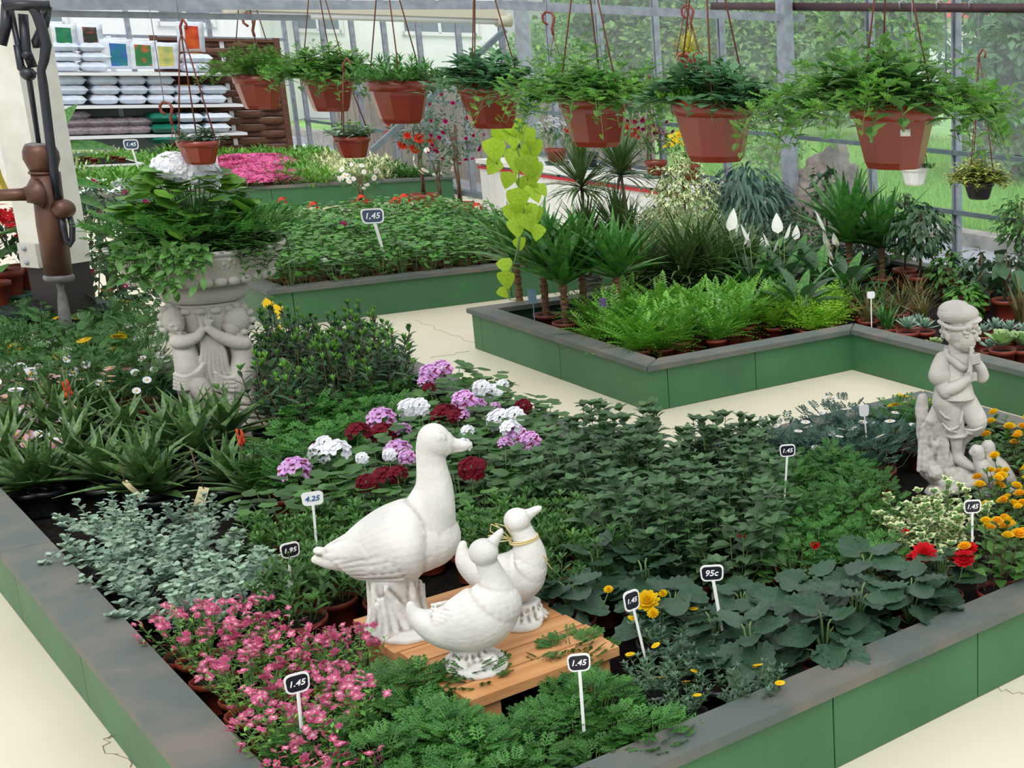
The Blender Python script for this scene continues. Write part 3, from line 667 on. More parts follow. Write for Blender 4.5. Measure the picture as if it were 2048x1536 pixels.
# right cherub seen from its back
b2(472, 630, V1, 31, 27, 27); b2(462, 646, V1-6, 20, 20, 17); b2(446, 640, V1-6, 6, 6, 4); b2(450, 650, V1-10, 6, 5, 3)
for i, (hx, hy) in enumerate([(455, 608), (470, 602), (486, 606), (498, 616), (503, 632), (500, 648), (486, 655), (478, 640), (488, 626), (470, 620), (460, 626), (450, 618)]): b2(hx, hy, V1-12+(i % 3)*4, 9, 8, 6, .6*i)
chain(mb, T, [(472, 662, 18, V1), (480, 684, 24, V1), (484, 705, 24, V1), (485, 725, 29, V1), (482, 745, 32, V1), (476, 765, 28, V1)], 14)
chain(mb, T, [(484, 678, 15, V1-14), (462, 672, 14, V1-24), (436, 660, 12, V1-30), (416, 646, 9, V1-30)], 12)
for kx in range(4): chain(mb, T, [(416, 646, 4, V1-32), (410+3*kx, 634, 3.2, V1-34), (407+6*kx, 626+kx, 2.4, V1-32)], 6)
chain(mb, T, [(486, 762, 24, V1), (490, 790, 22, V1), (498, 815, 18, V1+4), (505, 845, 16, V1)], 12); chain(mb, T, [(465, 765, 22, V1), (462, 800, 19, V1), (468, 845, 15, V1)], 12)
# drapery folds
for i in range(7):
    x0 = 400+i*6; chain(mb, T, [(x0-2, 655+i*3, 4, V1-16), (x0+4+i, 690, 5, V1-18), (x0+i*3, 730, 5.5, V1-14), (x0+8+i*5, 775, 5, V1-12), (x0+12+i*6, 815, 5, V1-8)], 8)
for i in range(5): chain(mb, T, [(349, 738+i*7, 4, V1-14), (370, 742+i*6, 5, V1-27), (395, 730+i*5, 5, V1-24), (408, 712+i*5, 4, V1-16)], 8)
for i in range(4): chain(mb, T, [(430, 735+6*i, 4, V1-20), (448, 745+7*i, 5, V1-20), (468, 742+9*i, 4, V1-26)], 8)
for i in range(5): chain(mb, T, [(478-i*2, 790+i*12, 6, V1-20), (500, 796+i*12, 6, V1-14), (518+i*3, 806+i*11, 5, V1+6)], 8)
wpart('cherub_pedestal', sculpt(mb, .0034, M_stone, 3), bb, ref, label='pedestal with two embracing cherubs')
mb = MB(); mb.lathe([(k*160, zr-.012), (k*100, zr+.01), (.001, zr+.02)], 24); part('soil', mb, M_soil, bb)
BATH = ref; BZ = zr
# stone slab beneath
sl_ = at(585, 872, .13); r = root('stone_slab', 'flat grey stone slab under the birdbath', 'slab', tuple(sl_)); mb = MB(); mb.box((-.1, -.1, -.015), (.5, .42, .05)); part('slab', mb, mat('grey_slab', (150, 142, 128), .8, (128, 120, 108), 8., bump=.3), r, smooth=False)
# ================================================================== plant building blocks
RND = random.Random(11); NR = np.random.RandomState(5)
def leafT(prof, ns=4, curl=.5, fold=.18, L=1., W=.5, wave=0.):
    """leaf along +Y: centre rib bends down by curl; prof(t) half width"""
    V = []; x = y = 0; a = curl*.35; py_, pz_ = 0., 0.
    for i in range(ns+1):
        t = i/ns; w = max(prof(t)*W*.5, .004)
        wz = wave*math.sin(t*14)
        V += [[-w, py_, pz_+w*fold+wz], [0, py_, pz_], [w, py_, pz_+w*fold-wz]]
        a -= curl/ns; py_ += L/ns*math.cos(a); pz_ += L/ns*math.sin(a)
    q = []
    for i in range(ns): b = i*3; q += [[b, b+1, b+4, b+3], [b+1, b+2, b+5, b+4]]
    return np.array(V), [q]
ovate = lambda t: math.sin(math.pi*min(t**.72, 1))**.8
ellip = lambda t: math.sin(math.pi*t)**.7
spoon = lambda t: .22+.78*math.sin(math.pi*max(0, (t-.25)/.75))**.8 if t > .25 else .22
lance = lambda t: math.sin(math.pi*min(t**.6, 1))
strap = lambda t: min(1, 4*t+.4)*(1-t**3)
sword = lambda t: (.55+.45*math.sin(math.pi*min(1, t*1.2)))*(1-t**4)
heart = lambda t: math.sin(math.pi*min(t**.5, 1))**.85
def discT(n=12, lob=5, amp=.14, cup=.25, notch=.5, ser=0., rough=0.):
    """rounded lobed blade in the XY plane, stalk joins at the notch, +Y outward; radius 1 around (0,.7)"""
    V = [[0, .55, 0]]; 
    for i in range(n):
        a = 2*math.pi*(i+.5)/n-math.pi/2
        r = 1+amp*math.cos(lob*(a-math.pi/2))+ser*(-1)**i
        if i == 0 or i == n-1: r *= 1-notch*.5
        V.append([r*math.cos(a), .7+r*math.sin(a), cup*r*r*.35+rough*math.sin(3*a)])
    T = [[0, 1+i, 1+(i+1) % n] for i in range(n)]
    return np.array(V)*np.array([.5, .5, .5]), [T]
def pinnT(pairs=5, L=1., lw=.10, ll=.34, curl=.4, tip=True, droop=.1, taper=True):
    V = []; q = []; a = curl*.3; y = z = 0; 
    for i in range(pairs):
        a -= curl/pairs; y += L/pairs*math.cos(a); z += L/pairs*math.sin(a); t = (i+.5)/pairs
        l = ll*(math.sin(math.pi*(.12+.82*t))**.7 if taper else 1)
        for s in (-1, 1):
            b = len(V); V += [[0, y-lw*.4, z], [s*l*.55, y-lw*.35+l*.12, z-l*droop*.3], [s*l, y+lw*.25+l*.28, z-l*droop], [s*l*.5, y+lw*.7+l*.2, z-l*droop*.3]]
            q.append([b, b+1, b+2, b+3] if s > 0 else [b+3, b+2, b+1, b])
    b = len(V); V += [[0, y, z], [lw*.5, y+lw*.8, z], [0, y+lw*2.2, z-.03], [-lw*.5, y+lw*.8, z]]; q.append([b, b+1, b+2, b+3])
    b = len(V); V += [[-.008, 0, 0], [.008, 0, 0], [.006, y, z], [-.006, y, z]]; q.append([b, b+1, b+2, b+3])
    return np.array(V), [q]
def cutT(seed=0, n=9, lw=.07):
    """feathery cut leaf: rachis with forked side lobes"""
    r = random.Random(seed); V = []; q = []
    def seg(x, y, a, l, w):
        b = len(V); dx, dy = math.sin(a), math.cos(a); nx, ny = dy, -dx
        V.extend([[x-nx*w*.3, y-ny*w*.3, 0], [x+dx*l*.6+nx*w*.6, y+dy*l*.6+ny*w*.6, .02], [x+dx*l, y+dy*l, -.03], [x+dx*l*.6-nx*w*.6, y+dy*l*.6-ny*w*.6, .02]]); q.append([b, b+1, b+2, b+3])
        return x+dx*l, y+dy*l
    seg(0, 0, 0, 1., lw*.8)
    for i in range(n//2):
        y = .22+.7*i/(n//2); l = .42*(1-abs(y-.5)*.9)
        for s in (-1, 1):
            x2, y2 = seg(0, y, s*.95, l, lw); seg(x2*.5, y+(y2-y)*.5, s*.35, l*.45, lw*.8); seg(x2*.55, y+(y2-y)*.55, s*1.5, l*.4, lw*.8)
    return np.array(V), [q]
def petalsT(n=5, L=1., W=.7, cup=.35, ns=2, notch=0., mi=0, curl=.4, z0=0.):
    """flat flower facing +Z: n petals radiating; returned as leaf templates merged"""
    b = MB(); t = leafT(lambda t: math.sin(math.pi*min(1, .18+.72*t))**.7, ns, curl, .15, L, W)
    a = np.arange(n)*2*math.pi/n
    D = np.stack([np.cos(a)*math.cos(cup), np.sin(a)*math.cos(cup), np.full(n, math.sin(cup))], 1)
    b.place(t, np.array([0, 0, z0])+D*(L*.06), D, (0, 0, 1), 1.)
    V = np.concatenate(b.V); return V, [f for f, _ in b.F]
def sph(n, seed=0, zmin=-1):
    r = np.random.RandomState(seed); v = r.normal(size=(n*4, 3)); v = unit(v); v = v[v[:, 2] > zmin][:n]; return v
def az(a, el): return np.stack([np.cos(a)*np.cos(el), np.sin(a)*np.cos(el), np.sin(el)], -1)
G = {}                                              # leaf materials
G['dark'] = leafm('dark_leaf', (52, 84, 54), (70, 104, 68))
G['mid'] = leafm('mid_green_leaf', (88, 138, 62), (62, 106, 46))
G['fresh'] = leafm('fresh_green_leaf', (122, 180, 70), (82, 140, 52))
G['gera'] = leafm('geranium_leaf', (100, 164, 62), (64, 120, 46))
G['fern'] = leafm('fern_frond_green', (122, 182, 60), (84, 146, 44))
G['lime'] = leafm('lime_leaf', (178, 208, 60), (148, 186, 44), trans=.4)
G['aloe'] = leafm('aloe_leaf', (96, 130, 66), (58, 90, 50), .35, trans=.05)
G['silver'] = leafm('felted_silver_leaf', (160, 184, 160), (132, 160, 138), .8, trans=.15)
G['grey'] = leafm('grey_green_leaf', (92, 124, 96), (70, 102, 76))
G['beg'] = leafm('begonia_leaf', (64, 94, 70), (44, 72, 52), .36, trans=.14, scale=20.)
G['fine'] = leafm('feathery_leaf', (90, 138, 72), (62, 108, 52))
G['lacy'] = leafm('lacy_leaf', (86, 146, 62), (58, 112, 48))
G['fuch'] = leafm('dull_green_leaf', (92, 126, 82), (64, 98, 62))
G['yucca'] = leafm('yucca_leaf', (84, 142, 58), (54, 104, 48), .35, trans=.15)
G['drac'] = leafm('narrow_dark_leaf', (74, 104, 52), (96, 126, 66), .4, trans=.15)
G['cream'] = leafm('cream_leaf_edge', (222, 226, 180), (200, 208, 150))
G['bright'] = leafm('bright_yellow_green_leaf', (150, 196, 56), (110, 168, 44))
G['succ'] = leafm('blue_green_succulent_leaf', (150, 180, 158), (122, 154, 136), .5, trans=.05)
G['blue'] = leafm('blue_green_leaf', (92, 128, 110), (70, 104, 90))
G['bask'] = leafm('petunia_leaf', (120, 168, 88), (82, 130, 64), .6, trans=.35)
G['pel'] = leafm('pelargonium_leaf', (82, 128, 60), (60, 102, 48))
G['tree'] = leafm('tree_leaf', (128, 168, 104), (96, 140, 84), .6, trans=.35)
M_stem = mat('green_stem', (98, 130, 72), .6); M_bstem = mat('brown_stem', (104, 82, 58), .8, (80, 62, 46), 30.)
M_terra = mat('terracotta_plastic', (142, 62, 42), .45, (124, 52, 36), 6., .4); M_tdark = mat('brown_nursery_pot', (128, 62, 46), .5, (112, 52, 40), 8.)
M_black = mat('black_nursery_pot', (34, 38, 40), .4, (26, 28, 30), 8.)
def fl(name, c, c2=None, rough=.6, island=.12, trans=.3): return leafm(name, c, c2 or tuple(int(x*.9) for x in c), rough, island, trans, .2, 30.)
P_ = dict(pink=fl('pink_petal', (222, 118, 156), (206, 88, 132)), white=fl('white_petal', (246, 246, 248), (236, 236, 244), island=.03, trans=.2), lilac=fl('lilac_petal', (240, 200, 244), (228, 164, 232)), maroon=fl('maroon_petal', (128, 24, 42), (96, 14, 30)),
          red=fl('red_petal', (226, 34, 44), (200, 24, 36)), yellow=fl('yellow_petal', (246, 212, 30), (236, 190, 16)), orange=fl('orange_yellow_petal', (236, 172, 24), (246, 200, 40)), coral=fl('coral_petal', (232, 92, 60), (218, 72, 46)),
          magenta=fl('magenta_petal', (190, 40, 110)), hot=fl('hot_pink_petal', (236, 130, 180), (222, 100, 158)), blush=fl('blush_petal', (240, 200, 206), (230, 164, 176)))
M_eye = mat('yellow_flower_eye', (224, 180, 50), .8); M_eye2 = mat('dark_flower_blotch', (120, 20, 60), .7)

POTS = {}
def potmesh(kind, R=.06, H=.10, seg=16):
    key = (kind, R, H)
    if key not in POTS:
        m = MB(); m.lathe([(R*.72, 0), (R*.92, H*.80), (R*1.0, H*.80), (R*1.03, H), (R*.95, H), (R*.9, H*.86)], seg); m.lathe([(.001, 0), (R*.72, 0)], seg)
        s = MB(); s.lathe([(R*.93, H*.86), (R*.5, H*.9), (.001, H*.88)], 10)
        POTS[key] = (m.mesh('pot', {'t': M_terra, 'd': M_tdark, 'b': M_black}[kind]), s.mesh('soil', M_soil))
    return POTS[key]
def P0(kind='d', R=.055, H=.09):
    a, b = potmesh(kind, R, H); return I('pot', a, ch=[I('soil', b)])
def rot(k, seed):                                   # k random unit azimuth/elevations
    r = np.random.RandomState(seed); return r
# ---- bushes: leaves along stems
def stems_bush(seed, n, h, spread, T, LS, per, mats, up=.5, stem_r=.0018, z0=.09, tipgap=.0, droop=0., whorl=False, jitter=.35, lean0=0., base_r=.25, tips=None, mi_tip=None, inner=.25):
    """n stems from the pot, each with `per` leaves; returns MB (slot 0 leaves, slot 1 stems) and the tip points"""
    r = np.random.RandomState(seed); m = MB(); tipsP = []
    for i in range(n):
        a = r.uniform(0, 2*math.pi); q = math.sqrt(r.uniform(0, 1)); rad = spread*q; hh = h*(1-.35*q*q)*r.uniform(.82, 1.08)
        b = np.array([math.cos(a)*rad*base_r, math.sin(a)*rad*base_r, z0]); e = np.array([math.cos(a)*rad, math.sin(a)*rad, z0+hh])
        if droop: e[2] -= droop*q*q
        mid = (b+e)/2+np.array([math.cos(a), math.sin(a), .6])*hh*.08+(np.array([math.cos(a), math.sin(a), 1.2])*droop*.35*q if droop else 0)
        ts = np.linspace(0, 1, 4); pts = [(1-t)**2*b+2*t*(1-t)*mid+t*t*e for t in ts]
        if stem_r: m.tube(pts, [stem_r, stem_r, stem_r*.8, stem_r*.6], 3, 1, cap=False)
        t = inner+(1-inner)*np.arange(per)/max(per-1, 1) if per > 1 else np.array([1.])
        Pp = ((1-t)**2)[:, None]*b+(2*t*(1-t))[:, None]*mid+(t*t)[:, None]*e
        aa = np.arange(per)*(math.pi if not whorl else 2.4)+(np.arange(per)//2)*1.57*(0 if whorl else 1)+r.uniform(0, 6)+r.uniform(-jitter, jitter, per)
        el = up*np.ones(per)+.5*t**4+r.uniform(-.3, .3, per)
        m.place(T, Pp, az(aa, el), (0, 0, 1), (LS*r.uniform(.7, 1.15, per)*(1-.45*t**3)), 0)
        if tips: k = tips; a3 = np.arange(k)*2*math.pi/k+r.uniform(0, 6); m.place(T, np.repeat(e[None], k, 0), az(a3, np.full(k, .75)), (0, 0, 1), LS*.55, 0 if mi_tip is None else mi_tip)
        tipsP.append(e)
    return m, np.array(tipsP)
# ================================================================== front bed crops
ZB = .10                                            # pots stand here
def inside(p, poly):
    c = False; n = len(poly)
    for i in range(n):
        a, b = poly[i], poly[(i+1) % n]
        if (a[1] > p[1]) != (b[1] > p[1]) and p[0] < (b[0]-a[0])*(p[1]-a[1])/(b[1]-a[1])+a[0]: c = not c
    return c
KEEP = [(ref_, r_) for ref_, r_ in ((BATH, .22), (at(1918, 968, .2), .20), (at(1980, 975, .2), .12))]
TAKEN = []
def pallet_hit(p, mg=.05):
    q = np.array([p[0]-PC[0], p[1]-PC[1]]); u = np.array([math.cos(PA), math.sin(PA)]); w = np.array([-math.sin(PA), math.cos(PA)])
    return abs(q@u) < PLX/2+mg and abs(q@w) < PLY/2+mg
def cells(poly_px, zc, sp, seed, bedpoly=None, inset=.13, jit=.2, world=None):
    poly = world or [tuple(at(x, y, zc)[:2]) for x, y in poly_px]
    r = random.Random(seed); xs = [p[0] for p in poly]; ys = [p[1] for p in poly]; out = []
    y = min(ys)+sp*.3; k = 0
    while y < max(ys):
        x = min(xs)+(sp*.5 if k % 2 else 0)+sp*.3
        while x < max(xs):
            p = (x+r.uniform(-jit, jit)*sp, y+r.uniform(-jit, jit)*sp)
            ok = inside(p, poly)
            if ok and bedpoly:
                for dx, dy in ((inset, 0), (-inset, 0), (0, inset), (0, -inset)): ok = ok and inside((p[0]+dx, p[1]+dy), bedpoly)
            if ok and not any(math.hypot(p[0]-q[0], p[1]-q[1]) < rr for q, rr in KEEP) and not pallet_hit(p) and not any(math.hypot(p[0]-q[0], p[1]-q[1]) < sp*.62 for q in TAKEN):
                out.append(p)
            x += sp
        y += sp*.87; k += 1
    TAKEN.extend(out); return out
def fill(poly_px, zc, sp, variants, name, label, cat, group, seed=1, s=(.9, 1.12), bedpoly=FB, inset=.13, z=ZB, world=None, tilt=.12, jit=.2):
    r = random.Random(seed*7+1); C = cells(poly_px, zc, sp, seed, bedpoly, inset, jit, world)
    for p, pn in zip(C, place_names(C, z, sp)):
        spawn(variants[r.randrange(len(variants))], name, label+', '+pn if pn else label, cat, (p[0], p[1], z), r.uniform(0, 6.28), group, r.uniform(*s), (r.uniform(-tilt, tilt), r.uniform(-tilt, tilt)))
    return C
LF = 'foliage'
# ---- flower head meshes
def mb_mesh(fn, name, mats): m = MB(); fn(m); return m.mesh(name, mats)
def daisy(col, R=.02, n=14, eye=M_eye, name='daisy_flower'):
    def f(m):
        m.place(petalsT(n, R, R*.36, .12, 2, curl=.25), [0, 0, 0], (0, 1, 0), (0, 0, 1), 1., 0); m.ball((0, 0, R*.08), (R*.3, R*.3, R*.16), 8, 5, 1)
    return mb_mesh(f, name, [col, eye])
def pom(col, R=.02, layers=4, name='double_flower'):
    def f(m):
        for k in range(layers):
            el = .1+1.25*k/layers; m.place(petalsT(max(5, 11-2*k), R*(1-.16*k), R*.55, el, 2, curl=-.6), [0, 0, R*.1*k], (0, 1, 0), (0, 0, 1), 1., 0)
        m.ball((0, 0, R*.25), (R*.35, R*.35, R*.3), 7, 5, 0)
    return mb_mesh(f, name, [col])
def umbel(col, R=.035, nf=9, pr=.017, eye=None, name='flower_head', seed=1, npet=5):
    r = np.random.RandomState(seed)
    def f(m):
        d = sph(nf, seed, -.1); T = petalsT(npet, pr, pr*.85, .35, 2, curl=.55)
        for i in range(nf):
            n = unit(d[i]+np.array([0, 0, .35])); p = d[i]*R*np.array([1, 1, .6]); t = unit(np.cross(n, [.3, 1, .2]))
            m.place(T, p, t, n, r.uniform(.85, 1.15), 0)
            if eye: m.place(petalsT(3, pr*.62, pr*.4, .42, 1, curl=.2), p+n*pr*.06, t, n, 1., 1)
    return mb_mesh(f, name, [col]+([eye] if eye else []))

# ---- 1 pink nemesia, front left corner
def nemesia(seed):
    T = leafT(ovate, 2, .5, .2, 1, .5); m, tp = stems_bush(seed, 26, .13, .10, T, .022, 7, 0, .4, .0012, .09, base_r=.4)
    f = MB(); r = np.random.RandomState(seed); P = []
    for t in tp:
        for k in range(r.randint(1, 4)): P.append(t+np.array([r.uniform(-.012, .012), r.uniform(-.012, .012), r.uniform(-.008, .018)]))
    P = np.array(P); n = unit(r.normal(size=(len(P), 3))*.5+np.array([.3, -.4, .7])); tt = np.cross(n, [0.2, 1, .1])
    f.place(petalsT(4, .0085, .008, .3, 1, curl=.4), P, tt, n, r.uniform(.8, 1.25, len(P)), 0)
    f.place(petalsT(3, .003, .003, .4, 1), P+n*.001, tt, n, 1., 1)
    return [P0('t'), I(LF, m.mesh('nemesia_leaves', [G['fresh'], M_stem]), stuff=True), I('blossom', f.mesh('nemesia_blossom', [P_['pink'], P_['blush']]), stuff=True)]
NEM = [nemesia(i) for i in range(4)]
fill([(225, 1190), (480, 1200), (690, 1200), (760, 1290), (770, 1400), (700, 1536), (480, 1536), (300, 1330)], .30, .135, NEM, 'potted_nemesia', 'pot of small pink flowers in the front left corner', 'plant', 'pink flowering pots in the front left corner', 1)
# ---- 2 ferny low green along the front edge
cutA, cutB = cutT(1, 8, .09), cutT(2, 10, .08)
def ferny(seed, h=.10, sp=.10, n=110, S=.040, matn='lacy', pot='b'):
    r = np.random.RandomState(seed); m = MB(); k = n; a = r.uniform(0, 6.28, k); q = np.sqrt(r.uniform(0, 1, k)); P = np.stack([np.cos(a)*q*sp*.75, np.sin(a)*q*sp*.75, .085+h*(1-.5*q*q)*r.uniform(.45, 1, k)], 1)
    m.place(cutA, P[:k//2], az(a[:k//2]+r.uniform(-.6, .6, k//2), r.uniform(.0, .8, k//2)), (0, 0, 1), S*r.uniform(.8, 1.25, k//2), 0)
    m.place(cutB, P[k//2:], az(a[k//2:]+r.uniform(-.6, .6, k-k//2), r.uniform(.0, .8, k-k//2)), (0, 0, 1), S*r.uniform(.8, 1.25, k-k//2), 0)
    for i in range(0, k, 4): m.tube([(0, 0, .08), tuple(P[i]*.6), tuple(P[i])], .0012, 3, 1, cap=False)
    return [P0(pot), I(LF, m.mesh('ferny_leaves', [G[matn], M_stem]), stuff=True)]
FER = [ferny(i, .085) for i in range(4)]
fill([(560, 1490), (790, 1330), (860, 1390), (935, 1440), (1200, 1280), (1320, 1450), (1180, 1560), (1000, 1640), (640, 1700)], .26, .12, FER, 'potted_lacy_plant', 'low lacy-leaved pot along the front edge', 'plant', 'lacy-leaved pots along the front edge', 2, inset=.095)
# ---- 3 silver trailing helichrysum
def heli(seed):
    T = leafT(lambda t: math.sin(math.pi*min(1, t*.93+.05))**.55, 3, .3, .25, 1, .85); m, tp = stems_bush(seed, 16, .15, .17, T, .030, 12, 0, .35, .0016, .09, base_r=.15, droop=.05, tips=3, jitter=.2)
    return [P0('b'), I(LF, m.mesh('felted_leaves', [G['silver'], G['silver']]), stuff=True)]
HEL = [heli(i) for i in range(4)]
fill([(30, 1040), (200, 985), (420, 1010), (570, 1130), (560, 1190), (330, 1210), (230, 1210)], .30, .17, HEL, 'potted_helichrysum', 'trailing plant with round silvery leaves', 'plant', 'silver-leaved trailing pots on the left', 3)
# ---- 4 aloe rosettes (each leaf a part)
al = [mb_mesh(lambda m, c=c: m.place(leafT(lambda t: (1-t)**.55*(.75+.5*math.sin(math.pi*min(1, t*1.4)))*.8, 6, c, .45, 1, .26), [0, 0, 0], (0, 1, 0), (0, 0, 1), 1., 0), 'leaf', [G['aloe']]) for c in (-.5, -.25, .1, .4)]
alspike = mb_mesh(lambda m: (m.tube([(0, 0, 0), (.005, 0, .12), (0, .01, .2)], .002, 4, 0), [m.ball((math.cos(i*2)*.008, math.sin(i*2)*.008, .16+.006*i), (.004, .004, .012), 6, 4, 1) for i in range(8)]), 'flower_spike', [M_bstem, P_['coral']])
def aloe(seed, n=26, R=.22, spike=False):
    r = random.Random(seed); it = [P0('b')]
    for i in range(n):
        t = i/n; el = .12+1.15*t+r.uniform(-.1, .1); a = i*2.4+r.uniform(-.2, .2); L = R*(1.05-.35*t)*r.uniform(.88, 1.1)
        it.append(I('leaf', al[r.randrange(4)], frame((0, 0, .10+.05*t), az(np.array(a), np.array(el)), (0, 0, 1), L)))
    if spike: it.append(I('flower_spike', alspike, TR((0, 0, .12))))
    return it
ALO = [aloe(i, 24+i, .215, False) for i in range(3)]+[aloe(9, 22, .2, True)]
apx = [(20, 900), (110, 850), (95, 935), (215, 930), (170, 860), (300, 900), (250, 855), (400, 880), (330, 950), (395, 830), (460, 850), (450, 930), (505, 960), (30, 860), (205, 800), (150, 900), (290, 950), (60, 940), (350, 860), (130, 810)]
for i, (x, y) in enumerate(apx):
    p = at(x, y+55, .17); TAKEN.append((p[0], p[1]))
    spawn(ALO[3 if i in (4, 12) else i % 3], 'aloe', 'dark green aloe rosette with stiff pointed leaves, %s from the left' % ORD[sorted(apx).index((x, y))], 'plant', (p[0], p[1], ZB), i*1.3, 'aloes on the left of the front bed', [1.08, 1.18, 1.][i % 3], (0, .05))
# ---- 5 marguerite bushes with white, pink and yellow daisies
def marg(seed, h=.22, S=.05, col='fine', n=90, sp=.15):
    r = np.random.RandomState(seed); m = MB(); a = r.uniform(0, 6.28, n); q = np.sqrt(r.uniform(0, 1, n)); zz = r.uniform(.35, 1, n)
    P = np.stack([np.cos(a)*q*sp, np.sin(a)*q*sp, .09+h*(1-.35*q*q)*zz], 1)
    for T, sl in ((cutA, slice(0, n//2)), (cutB, slice(n//2, n))): k = len(P[sl]); m.place(T, P[sl], az(a[sl]+r.uniform(-.9, .9, k), r.uniform(.1, 1.1, k)), (0, 0, 1), S*r.uniform(.8, 1.3, k), 0)
    for i in range(0, n, 6): m.tube([(P[i][0]*.2, P[i][1]*.2, .08), tuple(P[i]*np.array([.7, .7, .7])), tuple(P[i])], .0016, 3, 1, cap=False)
    return m
def margR(seed, fcol=None, nf=6, h=.22, R=.02, col='fine'):
    m = marg(seed, h, col=col); it = [P0('d'), I(LF, m.mesh('marguerite_leaves', [G[col], M_stem]), stuff=True)]
    r = random.Random(seed)
    if fcol:
        me = DA[fcol]
        for i in range(nf):
            a = r.uniform(0, 6.28); q = math.sqrt(r.random())*.14; zt = .09+h*(1.05-.3*(q/.14)**2)+.015
            it.append(I('flower', me, TR((math.cos(a)*q, math.sin(a)*q, zt), r.uniform(0, 6), r.uniform(-.2, .5), R/.02*r.uniform(.85, 1.2))))
    return it
DA = dict(white=daisy(P_['white']), yellow=daisy(P_['yellow'], .026, 16), blush=daisy(P_['blush'], .018, 13))
MW = [margR(i, 'white', 7, .2, .02) for i in range(3)]; MW = [margR(90+i, 'white', 14, .2, .02) for i in range(3)]; MG = [margR(10+i, None, 0, .27) for i in range(3)]; MP = [margR(20+i, 'blush', 12, .17, .018, 'fine') for i in range(3)]; MY = [margR(30+i, 'yellow', 2, .23, .024) for i in range(2)]
fill([(-60, 620), (60, 640), (190, 600), (310, 650), (350, 740), (345, 800), (250, 790), (120, 760), (-60, 790)], .33, .2, MG+[MY[0]], 'potted_marguerite', 'feathery marguerite bush between pump and birdbath', 'plant', 'green marguerite bushes at the back left', 5, bedpoly=None)
fill([(-80, 740), (110, 730), (240, 720), (250, 820), (100, 830), (-80, 870)], .28, .19, MW+MP, 'potted_daisy', 'daisy bush with white or pinkish flowers at left edge', 'plant', 'daisy bushes at the left edge', 6, bedpoly=None)
_r = random.Random(77)
for x, y, c, s in [(_r.uniform(-5, 150), _r.uniform(735, 890), _r.choice(['blush', 'blush', 'white']), _r.uniform(.6, .95)) for _ in range(46)]+[(_r.uniform(50, 330), _r.uniform(650, 790), 'white', _r.uniform(.5, .9)) for _ in range(26)]+[((30), 700, 'yellow', 1.1), (222, 700, 'yellow', 1.1), (165, 685, 'yellow', .8), (118, 712, 'yellow', .75), (240, 672, 'yellow', .9), (170, 712, 'yellow', .6), (110, 676, 'white', .9), (85, 692, 'white', .9), (130, 710, 'white', .9), (62, 748, 'white', 1.3), (95, 772, 'blush', 1.1), (30, 785, 'blush', 1.1), (78, 668, 'white', .9), (190, 660, 'white', .8), (40, 735, 'white', 1.), (10, 735, 'white', 1.), (5, 820, 'blush', 1.), (130, 838, 'white', .8), (270, 745, 'white', .7)]:
    p = at(x, y, .34 if y < 760 else .31); me = DA[c]; near = min((o for o in COL.objects if o.type == 'EMPTY' and o.name.split('.')[0] in ('potted_marguerite', 'potted_daisy')), key=lambda o: (o.location.x-p[0])**2+(o.location.y-p[1])**2)
    M = Matrix.LocRotScale(near.location, near.rotation_euler, near.scale).inverted(); link('flower', me, near, M@frame(p, (p[1], -p[0], .3), (-p[0]*.2, -p[1]*.2, 1), s*1.15))
# ---- 6 skimmia-like glossy shrubs
def shrub(seed):
    T = leafT(ellip, 3, .45, .3, 1, .36); m, tp = stems_bush(seed, 14, .32, .17, T, .075, 13, 0, .45, .003, .09, whorl=True, base_r=.3)
    r = np.random.RandomState(seed); k = 5
    for t in tp: m.place(leafT(ellip, 2, -.3, .4, 1, .4), np.repeat(t[None], k, 0), az(np.arange(k)*1.26+r.uniform(0, 6), np.full(k, 1.05)), (0, 0, 1), .032, 2)
    return [P0('b', .07, .12), I(LF, m.mesh('glossy_leaves', [G['dark'], M_bstem, G['fresh']]), stuff=True)]
SHR = [shrub(i) for i in range(3)]
fill([(500, 720), (560, 680), (650, 665), (760, 680), (800, 720), (740, 770), (600, 830), (540, 800)], .36, .21, SHR, 'potted_glossy_shrub', 'dark glossy shrub behind the pelargoniums', 'plant', 'glossy shrubs behind the pelargoniums', 7, bedpoly=None)
# ---- 7 scented pelargonium with cut leaves
FP = [ferny(40+i, .20, .12, 90, .062, 'lacy', 't') for i in range(3)]
fill([(560, 900), (600, 830), (740, 770), (830, 770), (840, 840), (720, 860), (660, 900), (600, 950), (540, 930)], .33, .16, FP, 'potted_scented_geranium', 'bright ferny plant between birdbath and pelargoniums', 'plant', 'ferny-leaved pots between birdbath and pelargoniums', 8, bedpoly=None)
# ---- 8 regal pelargoniums with big flower heads
pdisc = discT(12, 5, .08, .35, .6, .03)
def regal(seed):
    r = np.random.RandomState(seed); n = 46; m = MB(); a = r.uniform(0, 6.28, n); q = np.sqrt(r.uniform(0, 1, n)); P = np.stack([np.cos(a)*q*.13, np.sin(a)*q*.13, .10+.2*(1-.45*q*q)*r.uniform(.3, 1, n)], 1)
    N = unit(np.stack([np.cos(a)*.5*q, np.sin(a)*.5*q, np.ones(n)], 1)+r.normal(size=(n, 3))*.22); m.place(pdisc, P, az(a+r.uniform(-.7, .7, n), np.zeros(n)), N, .048*r.uniform(.75, 1.25, n), 0)
    for i in range(0, n, 3): m.tube([(0, 0, .08), tuple(P[i]*.7), tuple(P[i])], .0018, 3, 1, cap=False)
    return [P0('t', .06, .10), I(LF, m.mesh('pelargonium_leaves', [G['pel'], M_stem]), stuff=True)]
REG = [regal(i) for i in range(4)]
UM = {c: [umbel(P_[c], .036, 11, .029, e, 'flower_head', k+1) for k in range(2)] for c, e in (('lilac', M_eye2), ('white', None), ('maroon', None))}
